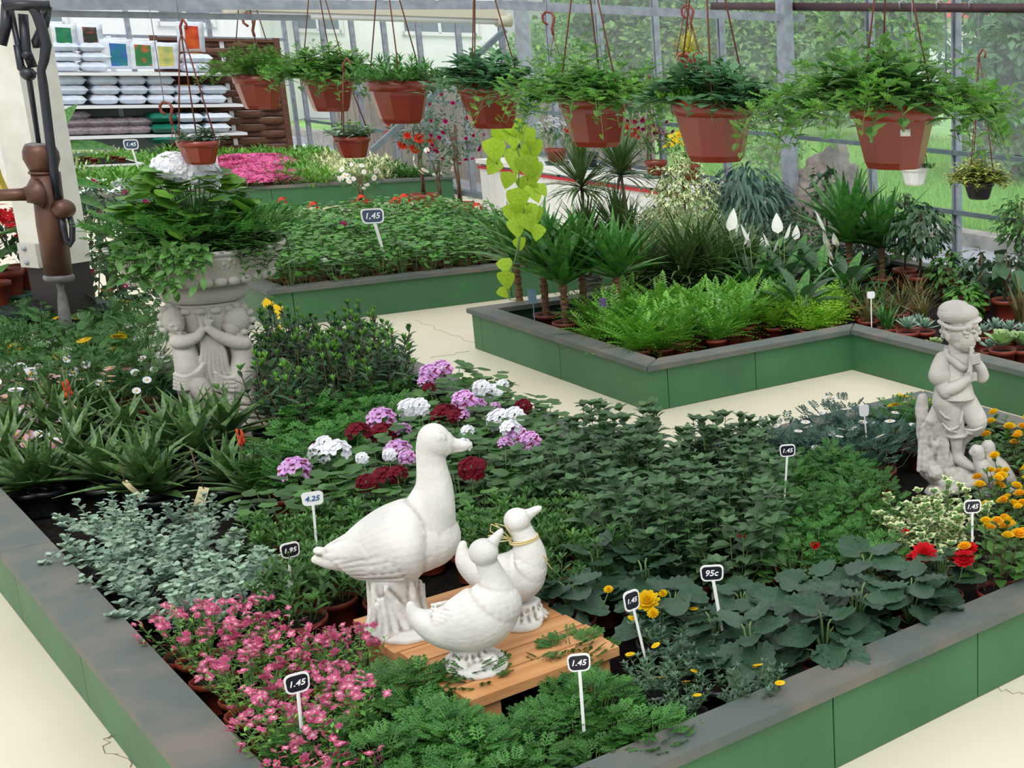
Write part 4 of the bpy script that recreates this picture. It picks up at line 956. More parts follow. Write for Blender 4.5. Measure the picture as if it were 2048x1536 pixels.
RC = fill([(540, 985), (640, 920), (720, 860), (830, 765), (900, 740), (1010, 765), (1120, 840), (1080, 930), (1000, 990), (880, 1030), (700, 1000), (640, 1010)], .36, .17, REG, 'regal_pelargonium', 'leafy potted pelargonium behind the big goose', 'plant', 'pelargonium pots behind the goose', 9, bedpoly=None)
heads = [(590, 938, 'lilac', 1.), (640, 905, 'white', .8), (672, 900, 'white', .9), (650, 885, 'white', .6), (637, 898, 'lilac', .6), (762, 836, 'lilac', 1.), (716, 862, 'maroon', .8), (765, 865, 'maroon', .9), (806, 858, 'lilac', .55), (820, 815, 'white', .9), (840, 812, 'white', .8), (890, 828, 'maroon', 1.), (915, 832, 'maroon', .7),
         (860, 745, 'lilac', .9), (885, 738, 'lilac', 1.), (850, 762, 'lilac', .6), (858, 775, 'maroon', .5), (930, 800, 'lilac', 1.), (952, 812, 'lilac', .8), (925, 832, 'lilac', .5), (965, 775, 'white', .8), (985, 785, 'white', .9), (1005, 768, 'white', .5), (990, 812, 'lilac', .4), (1048, 812, 'maroon', .7), (1000, 838, 'white', 1.), (1030, 832, 'white', .9), (1020, 855, 'white', .7),
         (1035, 870, 'lilac', .9), (1062, 880, 'lilac', .8), (1010, 885, 'lilac', .5), (935, 860, 'white', .45), (795, 900, 'lilac', .9), (780, 908, 'white', .5), (815, 912, 'lilac', .6), (770, 955, 'maroon', .9), (735, 965, 'maroon', .7), (795, 945, 'maroon', .6), (945, 935, 'maroon', .9), (960, 928, 'maroon', .5), (925, 890, 'white', .6), (725, 915, 'white', .45)]
FH = []
for i, (x, y, c, s) in enumerate(heads):           # every head grows from the nearest plant of its kind
    zt = .37+.05*((i*37) % 7)/7; p = at(x, y, zt); FH.append((p, c, s))
def attach_heads(rn, FHs, meshes, stalk=True):
    plants = [o for o in COL.objects if o.type == 'EMPTY' and o.name.split('.')[0] == rn]
    r = random.Random(4)
    for p, c, s in FHs:
        o = min(plants, key=lambda q: (q.location.x-p[0])**2+(q.location.y-p[1])**2)
        M = Matrix.LocRotScale(o.location, o.rotation_euler, o.scale).inverted()
        tow = -unit(np.array([p[0], p[1], 0])); n = unit(np.array([tow[0]*.6, tow[1]*.6, .9])); d = np.cross([0, 0, 1], n)
        W_ = frame(p, unit(np.cross(n, [.3, .4, .1])), n, s)
        ms = meshes[c]; h = link('flower_head', ms[r.randrange(len(ms))], o, M@W_); h['kind'] = 'stuff'
        if stalk:
            b = M@Vector(p); mb = MB(); mb.tube([(b.x*.3, b.y*.3, .12), (b.x*.8, b.y*.8, b.z*.7), (b.x, b.y, b.z-.004)], .0018, 4); link('flower_stalk', mb.mesh('stalk', [M_stem]), o)
    bpy.context.view_layer.update()
attach_heads('regal_pelargonium', FH, UM)
# ---- 9 bushy green plants left and right of the birds
def oste(seed, matn='mid', S=.045, h=.17, n=16, per=14, W=.36, sp=.11, pot='t', tips=5):
    T = leafT(spoon, 3, .3, .2, 1, W); m, tp = stems_bush(seed, n, h, sp, T, S, per, 0, .7, .002, .09, whorl=True, base_r=.4, tips=tips)
    return [P0(pot), I(LF, m.mesh('leaves', [G[matn], M_stem]), stuff=True)]
OST = [oste(i) for i in range(4)]
fill([(480, 1010), (600, 1000), (760, 1010), (760, 1120), (700, 1180), (560, 1190), (500, 1120)], .31, .15, OST, 'potted_green_bush', 'bushy green pot left of the goose', 'plant', 'green bushy pots left of the goose', 10)
fill([(880, 1000), (1010, 960), (1120, 960), (1190, 1040), (1200, 1120), (1120, 1180), (960, 1160), (900, 1090)], .31, .15, OST, 'potted_green_bush', 'bushy green pot behind the ducks', 'plant', 'green bushy pots behind the ducks', 11)
# ---- 10 taller dull green plants
def fuch(seed, h=.25):
    T = leafT(ovate, 4, .7, .25, 1, .62); m, tp = stems_bush(seed, 9, h, .12, T, .076, 10, 0, .25, .0026, .09, base_r=.35, tips=4, jitter=.15)
    return [P0('d', .06, .10), I(LF, m.mesh('opposite_leaves', [G['fuch'], M_stem]), stuff=True)]
FU = [fuch(i, .24+.02*(i % 3)) for i in range(5)]
fill([(1040, 960), (1080, 870), (1150, 845), (1350, 870), (1500, 870), (1560, 930), (1560, 1030), (1480, 1100), (1350, 1090), (1200, 1050), (1100, 980)], .35, .155, FU, 'potted_leafy_plant', 'upright oval-leaved pot right of the pelargoniums', 'plant', 'leafy upright pots in the middle of the front bed', 12, bedpoly=FB, inset=.1)
# ---- 11 fine light green tagetes
TA = [ferny(60+i, .17, .11, 120, .036, 'lacy', 't') for i in range(4)]
fill([(1540, 950), (1600, 890), (1700, 900), (1790, 960), (1800, 1030), (1760, 1090), (1600, 1110), (1520, 1090), (1560, 1010)], .33, .135, TA, 'potted_fine_leaf_plant', 'fine-leaved green pot before the boy statue', 'plant', 'fine-leaved pots before the boy statue', 13)
# ---- 12 white and yellow daisies at the far edge
MR = [margR(70+i, 'white', 2, .15, .015, 'blue') for i in range(3)]; MYY = [margR(80+i, 'yellow', 4, .15, .014, 'lacy') for i in range(2)]
fill([(1450, 905), (1560, 865), (1700, 830), (1800, 830), (1800, 900), (1700, 930), (1600, 900), (1500, 920)], .30, .16, MR, 'potted_marguerite', 'blue-green marguerite with white buds at far ledge', 'plant', 'marguerite pots at the far ledge', 14)
fill([(1760, 815), (1850, 800), (1850, 870), (1780, 870)], .30, .15, MYY, 'potted_yellow_daisy', 'small yellow-flowered pot left of boy statue', 'plant', 'small yellow-flowered pots left of the boy statue', 15)
# ---- 13 variegated plectranthus
def plec(seed):
    T1 = leafT(lambda t: math.sin(math.pi*min(1, t*.95+.04))**.6, 3, .4, .15, 1, .8); T2 = (T1[0]*np.array([.68, .82, 1])+np.array([0, .05, .012]), T1[1])
    TT = (np.concatenate([T1[0], T2[0]]), [T1[1][0] if not isinstance(T1[1][0], list) else np.array(T1[1][0]), np.array(T2[1][0])+len(T1[0])], [2, 0])
    m, tp = stems_bush(seed, 11, .17, .13, TT, .042, 10, 0, .35, .0022, .09, base_r=.3, tips=4)
    return [P0('t'), I(LF, m.mesh('variegated_leaves', [G['mid'], M_stem, G['cream']]), stuff=True)]
PLE = [plec(i) for i in range(3)]
fill([(1690, 920), (1780, 930), (1860, 1000), (1950, 1040), (1940, 1100), (1870, 1110), (1800, 1080), (1780, 1000)], .30, .16, PLE, 'potted_plectranthus', 'white-edged leafy pot near the boy statue', 'plant', 'white-edged leafy pots near the boy statue', 16)
# ---- 14 lantana with yellow heads
def lant(seed):
    T = leafT(ovate, 3, .5, .25, 1, .6); m, tp = stems_bush(seed, 10, .2, .13, T, .055, 9, 0, .3, .0025, .09, base_r=.3)
    me = POM; r = random.Random(seed); it = [P0('t'), I(LF, m.mesh('lantana_leaves', [G['mid'], M_bstem]), stuff=True)]
    for t in tp[:7]: it.append(I('flower', me[r.randrange(2)], TR(tuple(t+np.array([0, 0, .012])), r.uniform(0, 6), r.uniform(-.2, .4), r.uniform(.8, 1.15))))
    return it
POM = [pom(P_['orange'], .021, 4, 'flower'), pom(P_['yellow'], .021, 4, 'flower')]
LAN = [lant(i) for i in range(3)]
fill([(1985, 830), (2120, 850), (2200, 1000), (2150, 1100), (2060, 1130), (1990, 1120), (1960, 1020), (2000, 960), (1970, 890)], .32, .17, LAN, 'potted_lantana', 'pot with round yellow-orange flowers at right edge', 'plant', 'yellow-orange flowered pots at the right edge', 17)
# ---- 15 begonias, every leaf a part
def begT(k):
    V, Fs = discT(26, [3, 2, 4][k], [.10, .14, .08][k], [.45, -.3, .25][k], .75, .05, .05); V = V.copy(); V[1::2, 2] += .05; V[:, 1] = np.where(V[:, 1] > .6, V[:, 1]*1.12, V[:, 1]); return V, Fs
BL = [mb_mesh(lambda m, s=s: m.place(begT(s), [0, 0, 0], (0, 1, 0), (0, 0, 1), (1.05, 1.2, 1), 0), 'leaf', [G['beg']]) for s in range(3)]
def begonia(seed, n=15):
    r = random.Random(seed); it = [P0('t' if seed % 2 else 'd', .065, .10)]; st = MB()
    for i in range(n):
        t = i/n; a = i*2.4+r.uniform(-.3, .3); R = .11*(1-.75*t)*r.uniform(.8, 1.1); z = .11+.12*t+r.uniform(-.015, .025); el = -.55+.6*t+r.uniform(-.35, .35)
        p = np.array([math.cos(a)*R*.55, math.sin(a)*R*.55, z]); d = az(np.array(a), np.array(el)); st.tube([(0, 0, .09), tuple(p*np.array([.6, .6, .95])), tuple(p)], .003, 5)
        it.append(I('leaf', BL[r.randrange(3)], frame(p, d, (r.uniform(-.4, .4), r.uniform(-.4, .4), 1), r.uniform(.078, .11)*(1-.3*t))))
    it.append(I('stalks', st.mesh('stalks', [M_stem]))); return it
BEG = [begonia(i) for i in range(4)]
BC = fill([(1100, 1130), (1240, 1090), (1420, 1090), (1560, 1110), (1750, 1100), (1860, 1100), (2000, 1130), (1960, 1180), (1700, 1300), (1560, 1350), (1430, 1290), (1260, 1220), (1160, 1230)], .27, .185, BEG, 'potted_begonia', 'potted begonia with large toothed dark leaves', 'plant', 'begonias along the front of the bed', 18, inset=.11, jit=.12)
for i, (x, y) in enumerate([(1195, 1150), (1262, 1135), (1140, 1200), (1330, 1120)]):
    p = at(x, y, .26); TAKEN.append((p[0], p[1])); spawn(BEG[i], 'potted_begonia', 'big-leaved begonia beside the ducks, '+['between pallet and price sign', 'behind the yellow flower', 'touching the pallet corner', 'farthest of the group'][i], 'plant', (p[0], p[1], ZB), i*1.7, 'begonias beside the ducks')
ROSE = dict(red=[pom(P_['red'], .036, 5, 'flower_head')], yellow=[pom(P_['yellow'], .033, 5, 'flower_head')])
attach_heads('potted_begonia', [(at(x, y, z), c, s) for x, y, c, s, z in ((1848, 1110, 'red', 1.1, .33), (1822, 1118, 'red', .5, .31), (1928, 1120, 'red', .95, .33), (1942, 1098, 'red', .6, .34), (1486, 1070, 'red', .5, .34), (1630, 1092, 'red', .42, .34), (1700, 1082, 'red', .42, .34), (1810, 1066, 'red', .4, .34), (1294, 1205, 'yellow', 1.05, .31), (1306, 1228, 'yellow', .5, .29), (1326, 1188, 'yellow', .38, .31), (1217, 1180, 'yellow', .4, .31))], ROSE)
# ---- 16 sanvitalia in black pots
def sanv(seed, nf=3):
    T = leafT(ellip, 2, .35, .3, 1, .42); m, tp = stems_bush(seed, 20, .08, .09, T, .028, 11, 0, .5, .0015, .09, base_r=.4, tips=4, jitter=.2)
    it = [P0('b', .062, .095), I(LF, m.mesh('small_leaves', [G['grey'], M_stem]), stuff=True)]; r = random.Random(seed)
    for t in tp[:nf]: it.append(I('flower', SF, TR(tuple(t+np.array([0, 0, .012])), r.uniform(0, 6), r.uniform(-.1, .5))))
    return it
SF = daisy(P_['yellow'], .0105, 10, P_['orange'], 'flower')
SAN = [sanv(i, 1+i) for i in range(3)]
fill([(1180, 1240), (1240, 1230), (1400, 1270), (1500, 1310), (1600, 1340), (1400, 1440), (1250, 1440), (1170, 1390)], .24, .15, SAN, 'potted_sanvitalia', 'tiny yellow-flowered black pot near front ledge', 'plant', 'tiny yellow-flowered black pots near the front ledge', 19, inset=.10, jit=.1)
for i, (x, y) in enumerate([(1150, 1275), (845, 1345), (960, 1330), (905, 1440)]):
    p = at(x, y+10, .24); spawn(FER[i % 4], 'potted_lacy_plant', 'lacy-leaved plant leaning over the pallet '+['at its right end', 'before the big goose', 'under the front duck', 'at its nearest corner'][i], 'plant', (p[0]+.05, p[1]-.03, ZB), i, 'lacy plants leaning over the pallet edge', 1.1)
# ================================================================== middle bed
KEEP = []; 
def put(var, name, label, px, py, z=ZB, zc=None, rz=0., scale=1., group=None, cat='plant', tilt=(0, 0)):
    """stands at pixel (px, py) read at height zc"""
    p = at(px, py, zc if zc is not None else z); TAKEN.append((p[0], p[1]))
    return spawn(var, name, label, cat, (p[0], p[1], z), rz, group, scale, tilt)
# ---- yuccas: stem, every leaf a part
ytp = [mb_mesh(lambda m, c=c: m.place(leafT(sword, 6, c, .5, 1, .15), [0, 0, 0], (0, 1, 0), (0, 0, 1), 1., 0), 'leaf', [G['yucca']]) for c in (.15, .45, -.05)]
M_trunk = mat('yucca_trunk_bark', (150, 112, 78), .85, (96, 66, 46), 26., bump=.6, bscale=40., stretch=(1, 1, 4))
def yucca(seed, H=.26, n=26, L=.36, pot=True, heads=((0, 0, 1.),)):
    r = random.Random(seed); it = [P0('d', .075, .11)] if pot else []
    for hx, hy, sc in heads:
        m = MB(); pts = [(hx*t*.6, hy*t*.6, .08+(H*sc)*t) for t in np.linspace(0, 1, 9)]
        m.tube(pts, [(.021+.004*math.sin(i*2.6+seed))*(1-.012*i) for i in range(9)], 10)
        for i in range(7):
            a = r.uniform(0, 6.28); z = .11+H*sc*(i+.5)/8; m.tube([(hx*.6*(z-.08)/H+math.cos(a+t)*.0235, hy*.6*(z-.08)/H+math.sin(a+t)*.0235, z+.003*math.sin(t)) for t in np.linspace(0, 5.2, 9)], .0028, 4)
        it.append(I('trunk', m.mesh('trunk', M_trunk)))
        top = np.array([hx*.6, hy*.6, .08+H*sc])
        for i in range(n):
            t = i/n; el = .25+1.25*t+r.uniform(-.12, .12); a = i*2.4+r.uniform(-.25, .25); l = L*sc*(.72+.4*math.sin(math.pi*(.2+.7*t)))*r.uniform(.85, 1.1)
            it.append(I('leaf', ytp[r.randrange(3)], frame(top+np.array([0, 0, .03*t-.02]), az(np.array(a), np.array(el)), (0, 0, 1), l)))
    return it
Y1, Y2, Y3 = yucca(1, .29, 34, .38), yucca(2, .31, 36, .40), yucca(3, .26, 34, .38)
M_ytag = mat('bluish_plant_tag', (120, 150, 170), .5)
put(Y1, 'potted_yucca', 'leftmost yucca with bare trunk in brown pot, at the bed corner', 1040, 608, zc=.205, rz=.4)
put(Y2, 'potted_yucca', 'second yucca from the left, with thick ringed trunk', 1093, 629, zc=.205, rz=1.9)
put(Y3, 'potted_yucca', 'third yucca from the left, partly behind the fern fronds', 1132, 645, zc=.205, rz=3.1)
put(Y1, 'potted_yucca', 'yucca with short trunk behind the third one', 1170, 628, zc=.205, rz=5.)
put(Y2, 'potted_yucca', 'yucca with broad upright leaves right of the trunk group', 1238, 640, zc=.205, rz=2.2, scale=.95)
# ---- boston ferns
def boston(seed, n=34, L=.25, matn='fern'):
    r = np.random.RandomState(seed); m = MB(); T = [pinnT(13, 1, .045, .13, c, True, .1) for c in (1.1, .7)]
    for k in (0, 1):
        q = n//2; a = r.uniform(0, 6.28, q); el = r.uniform(.15, 1.25, q); m.place(T[k], np.array([[0, 0, .10]])+az(a, el*0)*.015, az(a, el), (0, 0, 1), np.stack([np.full(q, L*.95), L*r.uniform(.7, 1.15, q), np.full(q, L)], 1), 0)
    return [P0('t', .06, .10), I('fronds', m.mesh('fern_fronds', [G[matn]]), stuff=True)]
BO = [boston(i, 36, .24) for i in range(4)]
fill([(1150, 660), (1300, 690), (1480, 660), (1560, 630), (1540, 600), (1300, 610), (1180, 620)], .24, .175, BO, 'potted_fern', 'bright green fern in middle bed', 'plant', 'ferns at the corner of the middle bed', 30, bedpoly=MBED, inset=.12)
for i, (x0, y0, x1, y1, w_, c_, lb) in enumerate([(1062, 578, 1066, 606, 17, M_ytag, 'bluish folded tag on the leftmost yucca trunk'), (1205, 596, 1207, 628, 14, mat('purple_plant_tag', (104, 84, 132), .5), 'purple plant tag standing between yuccas and ferns'), (1392, 616, 1396, 645, 9, M_white, 'small white tag standing in the ferns'), (1436, 597, 1440, 625, 9, M_white, 'second white tag farther right in the ferns')]):
    b = at(x1, y1, .30 if i < 2 else .27); Tg = Trace(b); r = root('plant_tag', lb, 'tag', tuple(b)); mb = MB(); mb.bar(np.zeros(3), Tg(x0, y0)-b, Tg.h(w_), .002, up=tuple(Tg.e2)); part('card', mb, c_, r, smooth=False)
    mb = MB(); mb.bar((0, 0, -.16), (0, 0, 0), .006, .002, up=tuple(Tg.e2)); part('spike', mb, c_, r, smooth=False)
# ---- bright yellow-green fine plants
def asp(seed):
    r = np.random.RandomState(seed); m = MB(); T = pinnT(7, 1, .05, .22, .9); q = 46; a = r.uniform(0, 6.28, q); m.place(T, np.repeat([[0, 0, .09]], q, 0), az(a, r.uniform(.2, 1.4, q)), (0, 0, 1), .15*r.uniform(.7, 1.2, q), 0)
    return [P0('t', .05, .09), I('fronds', m.mesh('feather_fronds', [G['bright']]), stuff=True)]
AS = [asp(i) for i in range(3)]
fill([(1545, 650), (1560, 600), (1650, 590), (1680, 630), (1640, 655)], .22, .13, AS, 'potted_feather_plant', 'yellow-green feathery pot right of ferns', 'plant', 'yellow-green feathery pots in the middle bed', 31, bedpoly=MBED, inset=.11)
# ---- grassy dracaenas
def grassy(seed, L=.36, n=90, matn='drac', W=.028, h=.02, curl=.9, pot='b', lo=.25):
    r = np.random.RandomState(seed); m = MB(); T = leafT(sword, 5, curl, .3, 1, W); a = r.uniform(0, 6.28, n); el = r.uniform(lo, 1.45, n)
    m.place(T, np.stack([r.normal(0, .012, n), r.normal(0, .012, n), .09+h*r.uniform(0, 1, n)], 1), az(a, el), (0, 0, 1), np.stack([np.full(n, L), L*r.uniform(.65, 1.1, n), np.full(n, L)], 1), 0)
    return [P0(pot, .06, .1), I('leaves', m.mesh('narrow_leaves', [G[matn]]), stuff=True)]
GR = [grassy(i, .58, 170, W=.042, h=.08) for i in range(3)]
fill([(1270, 590), (1290, 545), (1400, 530), (1490, 540), (1500, 590), (1400, 600)], .22, .24, GR, 'potted_grassy_plant', 'arching narrow-leaved plant behind ferns', 'plant', 'arching grassy plants behind the ferns', 32, bedpoly=MBED)
# ---- two tall marginata dracaenas with two tufts each
def marginata(seed, tufts, L=.36):
    r = np.random.RandomState(seed); m = MB(); st = MB(); T = [leafT(sword, 5, c, .3, 1, .055) for c in (.2, .8)]
    for (x, y, z) in tufts:
        st.tube([(0, 0, .08), (x*.4, y*.4, z*.5), (x, y, z)], [.012, .010, .009], 7)
        n = 120; a = r.uniform(0, 6.28, n); el = np.sort(r.uniform(-.25, 1.5, n)); k = el > .55
        for q, t in ((k, T[0]), (~k, T[1])): c = int(q.sum()); m.place(t, np.array([x, y, z])+np.stack([np.zeros(c), np.zeros(c), el[q]*.03], 1), az(a[q], el[q]), (0, 0, 1), np.stack([np.full(c, L), L*r.uniform(.75, 1.12, c), np.full(c, L)], 1), 0)
    return [P0('b', .08, .13), I('stem', st.mesh('stem', M_bstem)), I('leaves', m.mesh('narrow_leaves', [G['drac']]), stuff=True)]
def marg_at(px, py, seed, tufts, label):
    b = at(px, py, ZB); TAKEN.append((b[0], b[1])); return spawn(marginata(seed, [tuple(pl(x, y, b)-b) for x, y in tufts]), 'potted_dracaena', label, 'plant', (b[0], b[1], ZB), 0)
marg_at(1185, 590, 1, [(1163, 378), (1176, 492)], 'left tall dracaena with two tufts of narrow leaves')
marg_at(1268, 590, 2, [(1243, 352), (1236, 478), (1262, 500)], 'right tall dracaena with stacked tufts of narrow leaves')
# ---- peace lilies
lilyleaf = mb_mesh(lambda m: m.place(leafT(ovate, 6, .8, .3, 1, .32), [0, 0, 0], (0, 1, 0), (0, 0, 1), 1., 0), 'leaf', [G['dark']])
lilyleaf2 = mb_mesh(lambda m: m.place(leafT(ovate, 6, .3, .3, 1, .3), [0, 0, 0], (0, 1, 0), (0, 0, 1), 1., 0), 'leaf', [G['yucca']])
def spathe(m):
    m.place(leafT(lambda t: math.sin(math.pi*min(t**.62, 1))**.9, 6, -.35, .55, 1, .52), [0, 0, 0], (0, 1, 0), (0, 0, 1), 1., 0); m.tube([(0, .08, .05), (0, .5, .09)], [.05, .035], 8, 1)
SPA = mb_mesh(spathe, 'flower', [mat('white_spathe', (246, 246, 238), .5, trans=.2, col2=(236, 240, 226), scale=6.), mat('cream_spadix', (226, 216, 160), .8)])
def lily(seed, n=18, fl_=()):
    r = random.Random(seed); it = [P0('t', .07, .11)]; st = MB()
    for i in range(n):
        a = i*2.4+r.uniform(-.3, .3); t = i/n; el = .2+.95*t; b = np.array([math.cos(a)*.07*(1-t*.4), math.sin(a)*.07*(1-t*.4), .16+.10*t]); st.tube([(0, 0, .09), tuple(b)], .003, 5)
        it.append(I('leaf', lilyleaf if i % 2 else lilyleaf2, frame(b, az(np.array(a), np.array(el*.85)), (0, 0, 1), r.uniform(.20, .27))))
    for (x, y, z, s, ra) in fl_:
        st.tube([(0, 0, .1), (x*.6, y*.6, z*.6), (x, y, z)], .0028, 5)
        it.append(I('flower', SPA, frame((x, y, z), (math.cos(ra)*.35, math.sin(ra)*.35, .9), (math.cos(ra), math.sin(ra), -.3), s*1.25)))
    it.append(I('stalks', st.mesh('stalks', [M_stem]))); return it
def lily_at(px, py, seed, flowers, label, zc=.2):
    base = at(px, py, zc); fl_ = []
    for fx, fy, s, ra in flowers:
        q = pl(fx, fy, base); q = q-base; fl_.append((q[0], q[1], q[2]+zc-ZB, s, ra))
    TAKEN.append((base[0], base[1])); return spawn(lily(seed, 18, fl_), 'potted_peace_lily', label, 'plant', (base[0], base[1], ZB), 0)
lily_at(1510, 600, 1, [(1458, 462, .125, 2.), (1487, 490, .08, 1.), (1500, 482, .10, 4.)], 'leftmost peace lily, with a single high white flower')
lily_at(1570, 590, 2, [(1556, 467, .115, 2.6), (1568, 478, .09, 1.2), (1540, 492, .08, 4.)], 'second peace lily with clustered white flowers')
lily_at(1640, 590, 3, [(1652, 462, .125, 4.2), (1664, 500, .12, 4.6), (1676, 492, .085, 5.), (1669, 522, .10, 4.4)], 'peace lily with white flowers right of the others')
lily_at(1600, 640, 4, [], 'flowerless peace lily behind the feathery pots')
lily_at(1540, 560, 5, [(1530, 500, .08, 3.)], 'peace lily at the back with a small bud')
lily_at(1500, 575, 6, [(1470, 480, .09, 2.), (1505, 500, .09, 3.5), (1545, 505, .08, 1.)], 'peace lily between weeping fig and ferns with three small flowers')
lily_at(1695, 600, 7, [(1672, 545, .08, 4.)], 'peace lily just left of the right-hand yuccas')
lily_at(1590, 560, 8, [(1590, 480, .09, 2.2), (1578, 500, .07, 5.)], 'peace lily under the rock with two flowers')
# ---- weeping dark ficus (long hanging leaves), tall
def ficus(seed, H, R, n, T, LS, matn, sc=(1, 1, 1), trunk=.012, stemc=M_bstem, hang=.6, crown0=.35, pot='t'):
    r = np.random.RandomState(seed); m = MB(); v = sph(n, seed); q = r.uniform(.35, 1, len(v))**.6
    P = v*q[:, None]*np.array([R, R, (H*(1-crown0))/2])*np.array(sc)+np.array([0, 0, H*(1+crown0)/2]); D = unit(v*np.array([1, 1, .3])+np.array([0, 0, -hang])+r.normal(size=v.shape)*.3)
    m.place(T, P, D, unit(v+np.array([0, 0, .6])), LS*r.uniform(.7, 1.2, len(v)), 0)
    s = MB(); s.tube([(0, 0, .08), (.01, 0, H*.5), (0, .01, H*.9)], [trunk, trunk*.8, trunk*.4], 7)
    for i in range(14): s.tube([(0, 0, H*(.3+.04*i)), tuple(P[i*7 % len(P)]*np.array([.6, .6, 1])), tuple(P[i*7 % len(P)])], .003, 4)
    return [P0(pot, .09, .14), I('trunk', s.mesh('trunk', stemc)), I('foliage', m.mesh('crown_leaves', [G[matn]]), stuff=True)]
put(ficus(1, .80, .36, 950, leafT(lance, 4, .8, .3, 1, .15), .19, 'blue', hang=.9, crown0=.1), 'potted_willow_fig', 'dark weeping fig with long hanging leaves beside the rock', 1500, 520, rz=.5, cat='plant')
T1 = leafT(ovate, 2, .5, .2, 1, .42); T2 = (T1[0]*np.array([.6, .8, 1])+np.array([0, .06, .015]), T1[1]); VT = (np.concatenate([T1[0], T2[0]]), [np.array(T1[1][0]), np.array(T2[1][0])+len(T1[0])], [0, 1])
def vficus(seed, H=.8, R=.28, n=900):
    it = ficus(seed, H, R, 10, T1, .05, 'cream', hang=.7); r = np.random.RandomState(seed); m = MB(); v = sph(n, seed); q = r.uniform(.2, 1, len(v))**.6
    P = v*q[:, None]*np.array([R, R, H*.42])+np.array([0, 0, H*.56]); m.place(VT, P, unit(v*np.array([1, 1, .3])+np.array([0, 0, -.6])+r.normal(size=v.shape)*.4), unit(v+np.array([0, 0, .5])), .075*r.uniform(.7, 1.2, len(v)), 0)
    it[2] = I('foliage', m.mesh('variegated_crown', [G['cream'], G['mid']]), stuff=True); return it
put(vficus(3, .95, .28), 'potted_variegated_fig', 'cream and green variegated fig between dracaena and weeping fig', 1375, 540, rz=.2)
put(vficus(4, .6, .26, 700), 'potted_variegated_fig', 'lower cream and green fig right of the tall dracaenas', 1330, 560, rz=2.)
put(ficus(5, .52, .22, 420, leafT(ovate, 3, .4, .2, 1, .5), .055, 'dark', hang=.5, crown0=.15), 'potted_dark_fig', 'dark small-leaved bush below the rock', 1600, 545, rz=.5)
put(ficus(6, .66, .26, 420, leafT(ovate, 3, .5, .2, 1, .42), .075, 'dark', hang=.9, crown0=.45), 'potted_weeping_fig', 'weeping fig with dark hanging leaves at the right glass wall', 1840, 590, rz=.5)
put(ficus(7, .85, .13, 70, leafT(ovate, 3, .5, .2, 1, .5), .085, 'dark', hang=.6, crown0=.5, trunk=.008), 'potted_sparse_fig', 'sparse tall fig with few dark leaves before the rock', 1655, 540, rz=.5)
put(ficus(8, .75, .15, 60, leafT(ovate, 3, .5, .2, 1, .5), .08, 'dark', hang=.6, crown0=.5, trunk=.008), 'potted_sparse_fig', 'sparse tall fig below the white hanging pot', 1810, 575, rz=.5)
put(yucca(7, .28, 38, .50, True, ((0, 0, 1.), )), 'potted_yucca', 'big yucca with bright leaves in front of the rock', 1700, 585, rz=.4, scale=1.05)
put(yucca(8, .25, 36, .46, True), 'potted_yucca', 'rightmost big yucca, leaning toward the weeping fig', 1765, 585, rz=2., scale=1.)
# ---- bronze grassy plants right of the notch
GB2 = [grassy(20+i, .22, 46, 'yucca', .05, .02, .7, 't') for i in range(2)]; bz = leafm('bronze_grass_leaf', (122, 110, 62), (96, 100, 56)); G['bronze'] = bz
GB3 = [grassy(30+i, .24, 60, 'bronze', .03, .02, .6, 't', .5) for i in range(2)]
for i, (x, y, v) in enumerate([(1735, 640, 1), (1775, 655, 0), (1800, 625, 1), (1845, 640, 1), (1760, 610, 0), (1830, 610, 1), (1720, 610, 0)]):
    put((GB3 if v else GB2)[i % 2], 'potted_bromeliad', '%s grassy plant right of the notch, %s' % ('bronze' if v else 'green', ['nearest the corner', 'in front centre', 'behind the centre one', 'beside the succulents', 'under the yucca', 'at the back right', 'at the back left'][i]), x, y, zc=.2, rz=i)
# ---- succulents along the ledge
sl1 = mb_mesh(lambda m: m.place(leafT(lambda t: (1-t)**.5*(.5+t*.9), 4, -.4, .35, 1, .34), [0, 0, 0], (0, 1, 0), (0, 0, 1), 1., 0), 'leaf', [G['succ']])
sl2 = mb_mesh(lambda m: m.place(leafT(lambda t: math.sin(math.pi*min(1, .1+t*.85))**.6, 4, -.3, .3, 1, .8), [0, 0, 0], (0, 1, 0), (0, 0, 1), 1., 0), 'leaf', [leafm('pale_jade_leaf', (164, 190, 130), (140, 172, 112), .5, trans=.05)])
def rosette(n, R, me, z0=.10, lo=.15, hi=1.3, pot=('t', .05, .09), seed=1):
    r = random.Random(seed); it = [P0(*pot)]
    for i in range(n):
        t = i/n; it.append(I('leaf', me, frame((0, 0, z0+.012*t), az(np.array(i*2.4), np.array(lo+(hi-lo)*t+r.uniform(-.08, .08))), (0, 0, 1), R*(1.05-.5*t))))
    return it
RS1 = rosette(26, .075, sl1); RS2 = rosette(12, .085, sl2, lo=.3, hi=1.2)
for i, (x, y, v, s) in enumerate([(1815, 660, 0, 1.), (1850, 655, 0, .9), (1870, 672, 1, .55), (1835, 640, 0, .8), (1990, 655, 0, .9), (2020, 660, 0, .9), (2005, 700, 1, 1.1), (2045, 695, 1, 1.), (1980, 690, 0, .8), (2050, 665, 0, .9), (1965, 660, 0, .8)]):
    put([RS1, RS2][v], 'potted_succulent', '%s succulent rosette on the ledge side, %s' % (['spiky blue-green', 'broad pale green'][v], ORD[i]+' from the left'), x, y+6, zc=.21, rz=i*.9, scale=s*1.35, cat='succulent')
